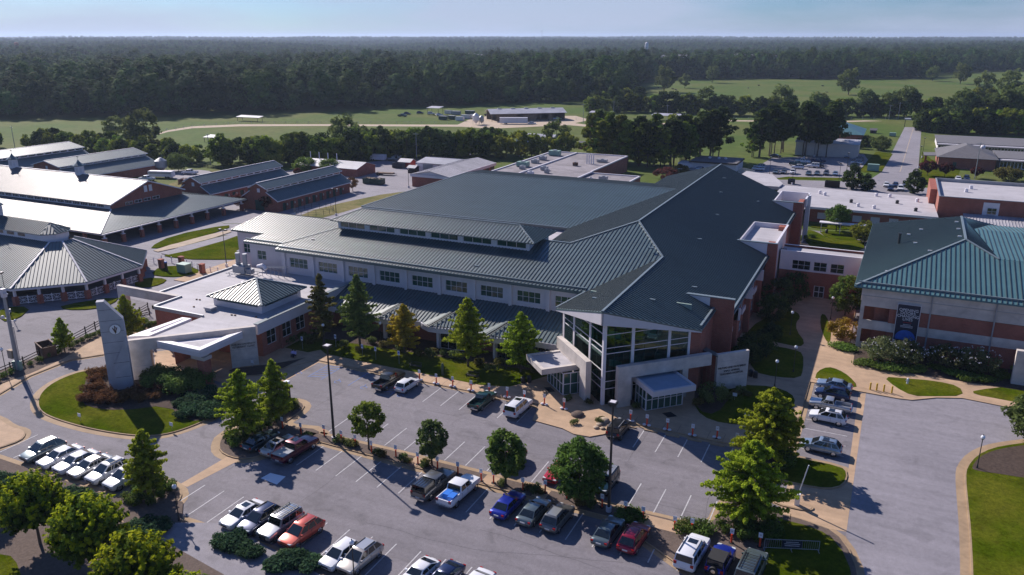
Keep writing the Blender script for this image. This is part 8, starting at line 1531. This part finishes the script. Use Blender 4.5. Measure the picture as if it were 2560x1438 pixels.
# far landmarks
for nm_, lab, cat, px, z0, h, r_, m in (('water_tower', 'rusty red tank rising above the wood at the far left', 'tower', (48, 150), 0, 34, 4.5, 'red'), ('white_tower', 'white silos above the wood at the right of centre', 'silo', (1615, 152), 0, 34, 3.5, 'white')):
    x, y = at(*px); t = thing(nm_, lab, cat, (x, y, 0)); b_ = MB(); b_.tube((x, y, h*.45), (x, y, h), r_, r_, 14); b_.tube((x, y, h), (x, y, h+2.5), r_, .3, 14); b_.build('tank', M['brick'] if m == 'red' else M['white'], t)
    b_ = MB(); b_.tube((x, y, 0), (x, y, h*.45), r_*.6, r_*.6, 10); b_.build('support', M['metalgrey'], t)
x, y = at(1355, 104); t = thing('lattice_tower', 'thin lattice mast on the horizon', 'mast', (x, y, 0)); b_ = MB(); s = math.hypot(x, y)/FPX; hm = 48+s*13
for k in range(4): b_.tube((x+(k % 2*2-1)*s*1.2, y, 0), (x+(k % 2*2-1)*s*.35, y, hm), s*.22, s*.2, 4)
b_.build('legs', M['metalgrey'], t); b_ = MB(); b_.bar((x-s*2.2, y, hm), (x+s*2.2, y, hm), s*.6, s*.6); b_.bar((x-s*2, y, hm-s*3), (x+s*2, y, hm-s*3), s*.5, s*.5); b_.build('platform', M['metalgrey'], t)
for i, p in enumerate(((1180, 160), (1200, 163), (1670, 178), (1700, 176), (1890, 176), (1920, 178), (1850, 172))):
    x, y = at(*p); t = thing('far_house', ['tiny white roof left at the central clearing in the wood', 'tiny white roof right at the central clearing in the wood', 'pale house glimpsed left among trees above the far pasture', 'pale house glimpsed right among trees above the far pasture', 'white shed left in the wood edge at right', 'white shed right in the wood edge at right', 'pale roof in the wood above the pasture'][i], 'house', (x, y, 0)); b_ = MB(); b_.box(x-9, y-6, 0, x+9, y+6, 9+(6 if i < 2 else 10)); b_.build('wall', M['white'], t); b_ = MB(); b_.slab([(x-10, y-7, 15), (x+10, y-7, 15), (x+10, y, 18), (x-10, y, 18)], .3) if i < 2 else b_.slab([(x-10, y-7, 19), (x+10, y-7, 19), (x+10, y, 22), (x-10, y, 22)], .3); b_.build('roof', M['tinroof'], t)
# cattle in the pasture
def cow(label, px, col):
    x, y = at(*px); t = thing('cow', label, 'cow', (x, y, 0), 'cattle in the far pastures', rz=random.uniform(0, 6)); b_ = MB(); vs = []
    secs = [(-1.0, .95, .30, .32), (-.7, 1.0, .38, .42), (0, .95, .42, .48), (.6, 1.0, .36, .42), (.95, 1.15, .2, .26), (1.25, 1.3, .14, .18), (1.45, 1.22, .15, .17), (1.75, 1.05, .09, .1)]
    n = 8
    for sx, sz, w_, h_ in secs: vs += [(sx, w_*math.cos(2*math.pi*i/n), sz+h_*math.sin(2*math.pi*i/n)) for i in range(n)]
    fs = [(k*n+i, k*n+(i+1) % n, (k+1)*n+(i+1) % n, (k+1)*n+i) for k in range(len(secs)-1) for i in range(n)]+[tuple(range(n-1, -1, -1)), tuple(range((len(secs)-1)*n, len(secs)*n))]; b_.add(vs, fs)
    for sx in (-.75, .65):
        for s in (-.22, .22): b_.tube((sx, s, .8), (sx+.05, s, .42), .12, .07, 6); b_.tube((sx+.05, s, .42), (sx, s, 0), .07, .06, 6)
    b_.tube((-1.0, 0, 1.15), (-1.1, 0, .5), .03, .03, 5); b_.build('body', M[col], t, smooth=True, local=True)
for i in range(16): cow('dark cow grazing in the far pastures', (random.choice((random.uniform(1600, 1720), random.uniform(1780, 2300))), random.uniform(212, 262)), 'wood')
for i in range(5): cow('dark cow near the field track', (random.uniform(1480, 1640), random.uniform(286, 296)), 'wood')
# people: two seated in lavender beside the clinic bed
def person(label, xy, shirt, rz=0, seated=True):
    t = thing('person', label, 'person', (xy[0], xy[1], .15), rz=R(rz)); V = [(0, 0, .28), (0, 0, .45), (0, .02, .72), (0, .02, .86), (0, .0, .98), (0, -.01, 1.08), (-.1, -.02, .26), (-.13, -.42, .36), (-.13, -.48, .04), (-.12, -.62, .03), (.1, -.02, .26), (.13, -.42, .36), (.13, -.48, .04), (.12, -.62, .03), (-.2, .02, .80), (-.26, -.08, .56), (-.2, -.28, .42), (.2, .02, .80), (.26, -.08, .56), (.2, -.28, .42)]
    E = [(0,1),(1,2),(2,3),(3,4),(4,5),(0,6),(6,7),(7,8),(8,9),(0,10),(10,11),(11,12),(12,13),(3,14),(14,15),(15,16),(3,17),(17,18),(18,19)]; rad = [.16, .15, .17, .08, .09, .10, .11, .08, .06, .05, .11, .08, .06, .05, .075, .055, .045, .075, .055, .045]
    me = bpy.data.meshes.new('body'); me.from_pydata(V, E, []); me.materials.append(M['skin']); me.materials.append(M[shirt]); o = bpy.data.objects.new('body', me); C.objects.link(o); o.parent = t
    md = o.modifiers.new('skin', 'SKIN')
    for v, r_ in zip(me.skin_vertices[0].data if me.skin_vertices else [], rad): v.radius = (r_, r_*.85)
    return t, o, rad
def real_person(label, px, shirt, rz):
    xy = at(*px); t, o, rad = person(label, xy, shirt, rz)
    if not o.data.skin_vertices:
        bpy.context.view_layer.objects.active = o
    for v, r_ in zip(o.data.skin_vertices[0].data, rad): v.radius = (r_, r_*.85)
    o.data.skin_vertices[0].data[0].use_root = True; s_ = o.modifiers.new('sub', 'SUBSURF'); s_.levels = 1; s_.render_levels = 1
    me = bpy.data.meshes.new_from_object(o.evaluated_get(bpy.context.evaluated_depsgraph_get())); o.modifiers.clear(); o.data = me; me.materials.clear(); me.materials.append(M['skin'])
    # shirt and trousers as clothing over the body
    for nm_, lo, hi, m_ in (('shirt', .40, .93, shirt), ('trousers', .0, .42, 'navy')):
        b_ = MB(); sel = [p for p in me.polygons if lo <= p.center.z < hi and not (nm_ == 'shirt' and p.center.y < -.2) and not (nm_ == 'trousers' and p.center.y < -.52)]
        for p in sel: b_.add([tuple(me.vertices[i].co+me.vertices[i].normal*.018) for i in p.vertices], [tuple(range(len(p.vertices)))])
        b_.build(nm_, M[m_], t, local=True)
    b_ = MB(); b_.ball((0, .02, 1.10), .125, 10, 7, 1.0); b_.build('hair', M['black'], t, local=True)
real_person('person seated in a lavender top on the kerb by the clinic bed, left', (733, 893), 'lavender', 20); real_person('person seated in a lavender top on the kerb by the clinic bed, right', (739, 894), 'lavender', -10)
x, y = at(10, 800); t, o, rad = None, None, None

# ================================================================ AIR
hz = bpy.data.materials.new('haze_air'); hz.use_nodes = True; t_ = hz.node_tree; t_.nodes.remove(t_.nodes['Principled BSDF']); pvn = t_.nodes.new('ShaderNodeVolumePrincipled'); pvn.inputs['Color'].default_value = (.62, .76, 1.0, 1); pvn.inputs['Density'].default_value = HAZE; pvn.inputs['Anisotropy'].default_value = .25
t_.links.new(pvn.outputs[0], t_.nodes['Material Output'].inputs['Volume'])
b_ = MB(); b_.box(-23000, -23000, -60, 23000, 23000, 95); ho = b_.build('haze', hz); ho['kind'] = 'stuff'; tagp(ho, 'pale blue haze filling the distance above the wood', 'haze')
for k in list(CARS):
    if k.endswith('_n'): continue
    def rm(o):
        for c_ in list(o.children): rm(c_)
        bpy.data.objects.remove(o)
    rm(CARS[k])

# ordinal words for look-alikes
def ordw(n):
    tens = ['', '', 'twenty', 'thirty', 'forty', 'fifty', 'sixty']; tn = ['', '', 'twentieth', 'thirtieth', 'fortieth', 'fiftieth', 'sixtieth']
    return ORD[n-1] if n <= 20 else (tn[n//10] if n % 10 == 0 else tens[n//10]+'-'+ORD[n % 10-1])
bylab = {}
for o in C.objects:
    if o.parent is None and o.get('label') and o.get('group'): bylab.setdefault(o['label'], []).append(o)
for lab, os_ in bylab.items():
    if 1 < len(os_) < 69:
        os_.sort(key=lambda o: topx(o.location.x, o.location.y, o.location.z)[0])
        for i, o in enumerate(os_): o['label'] = ('%s from left: %s' % (ordw(i+1), lab))
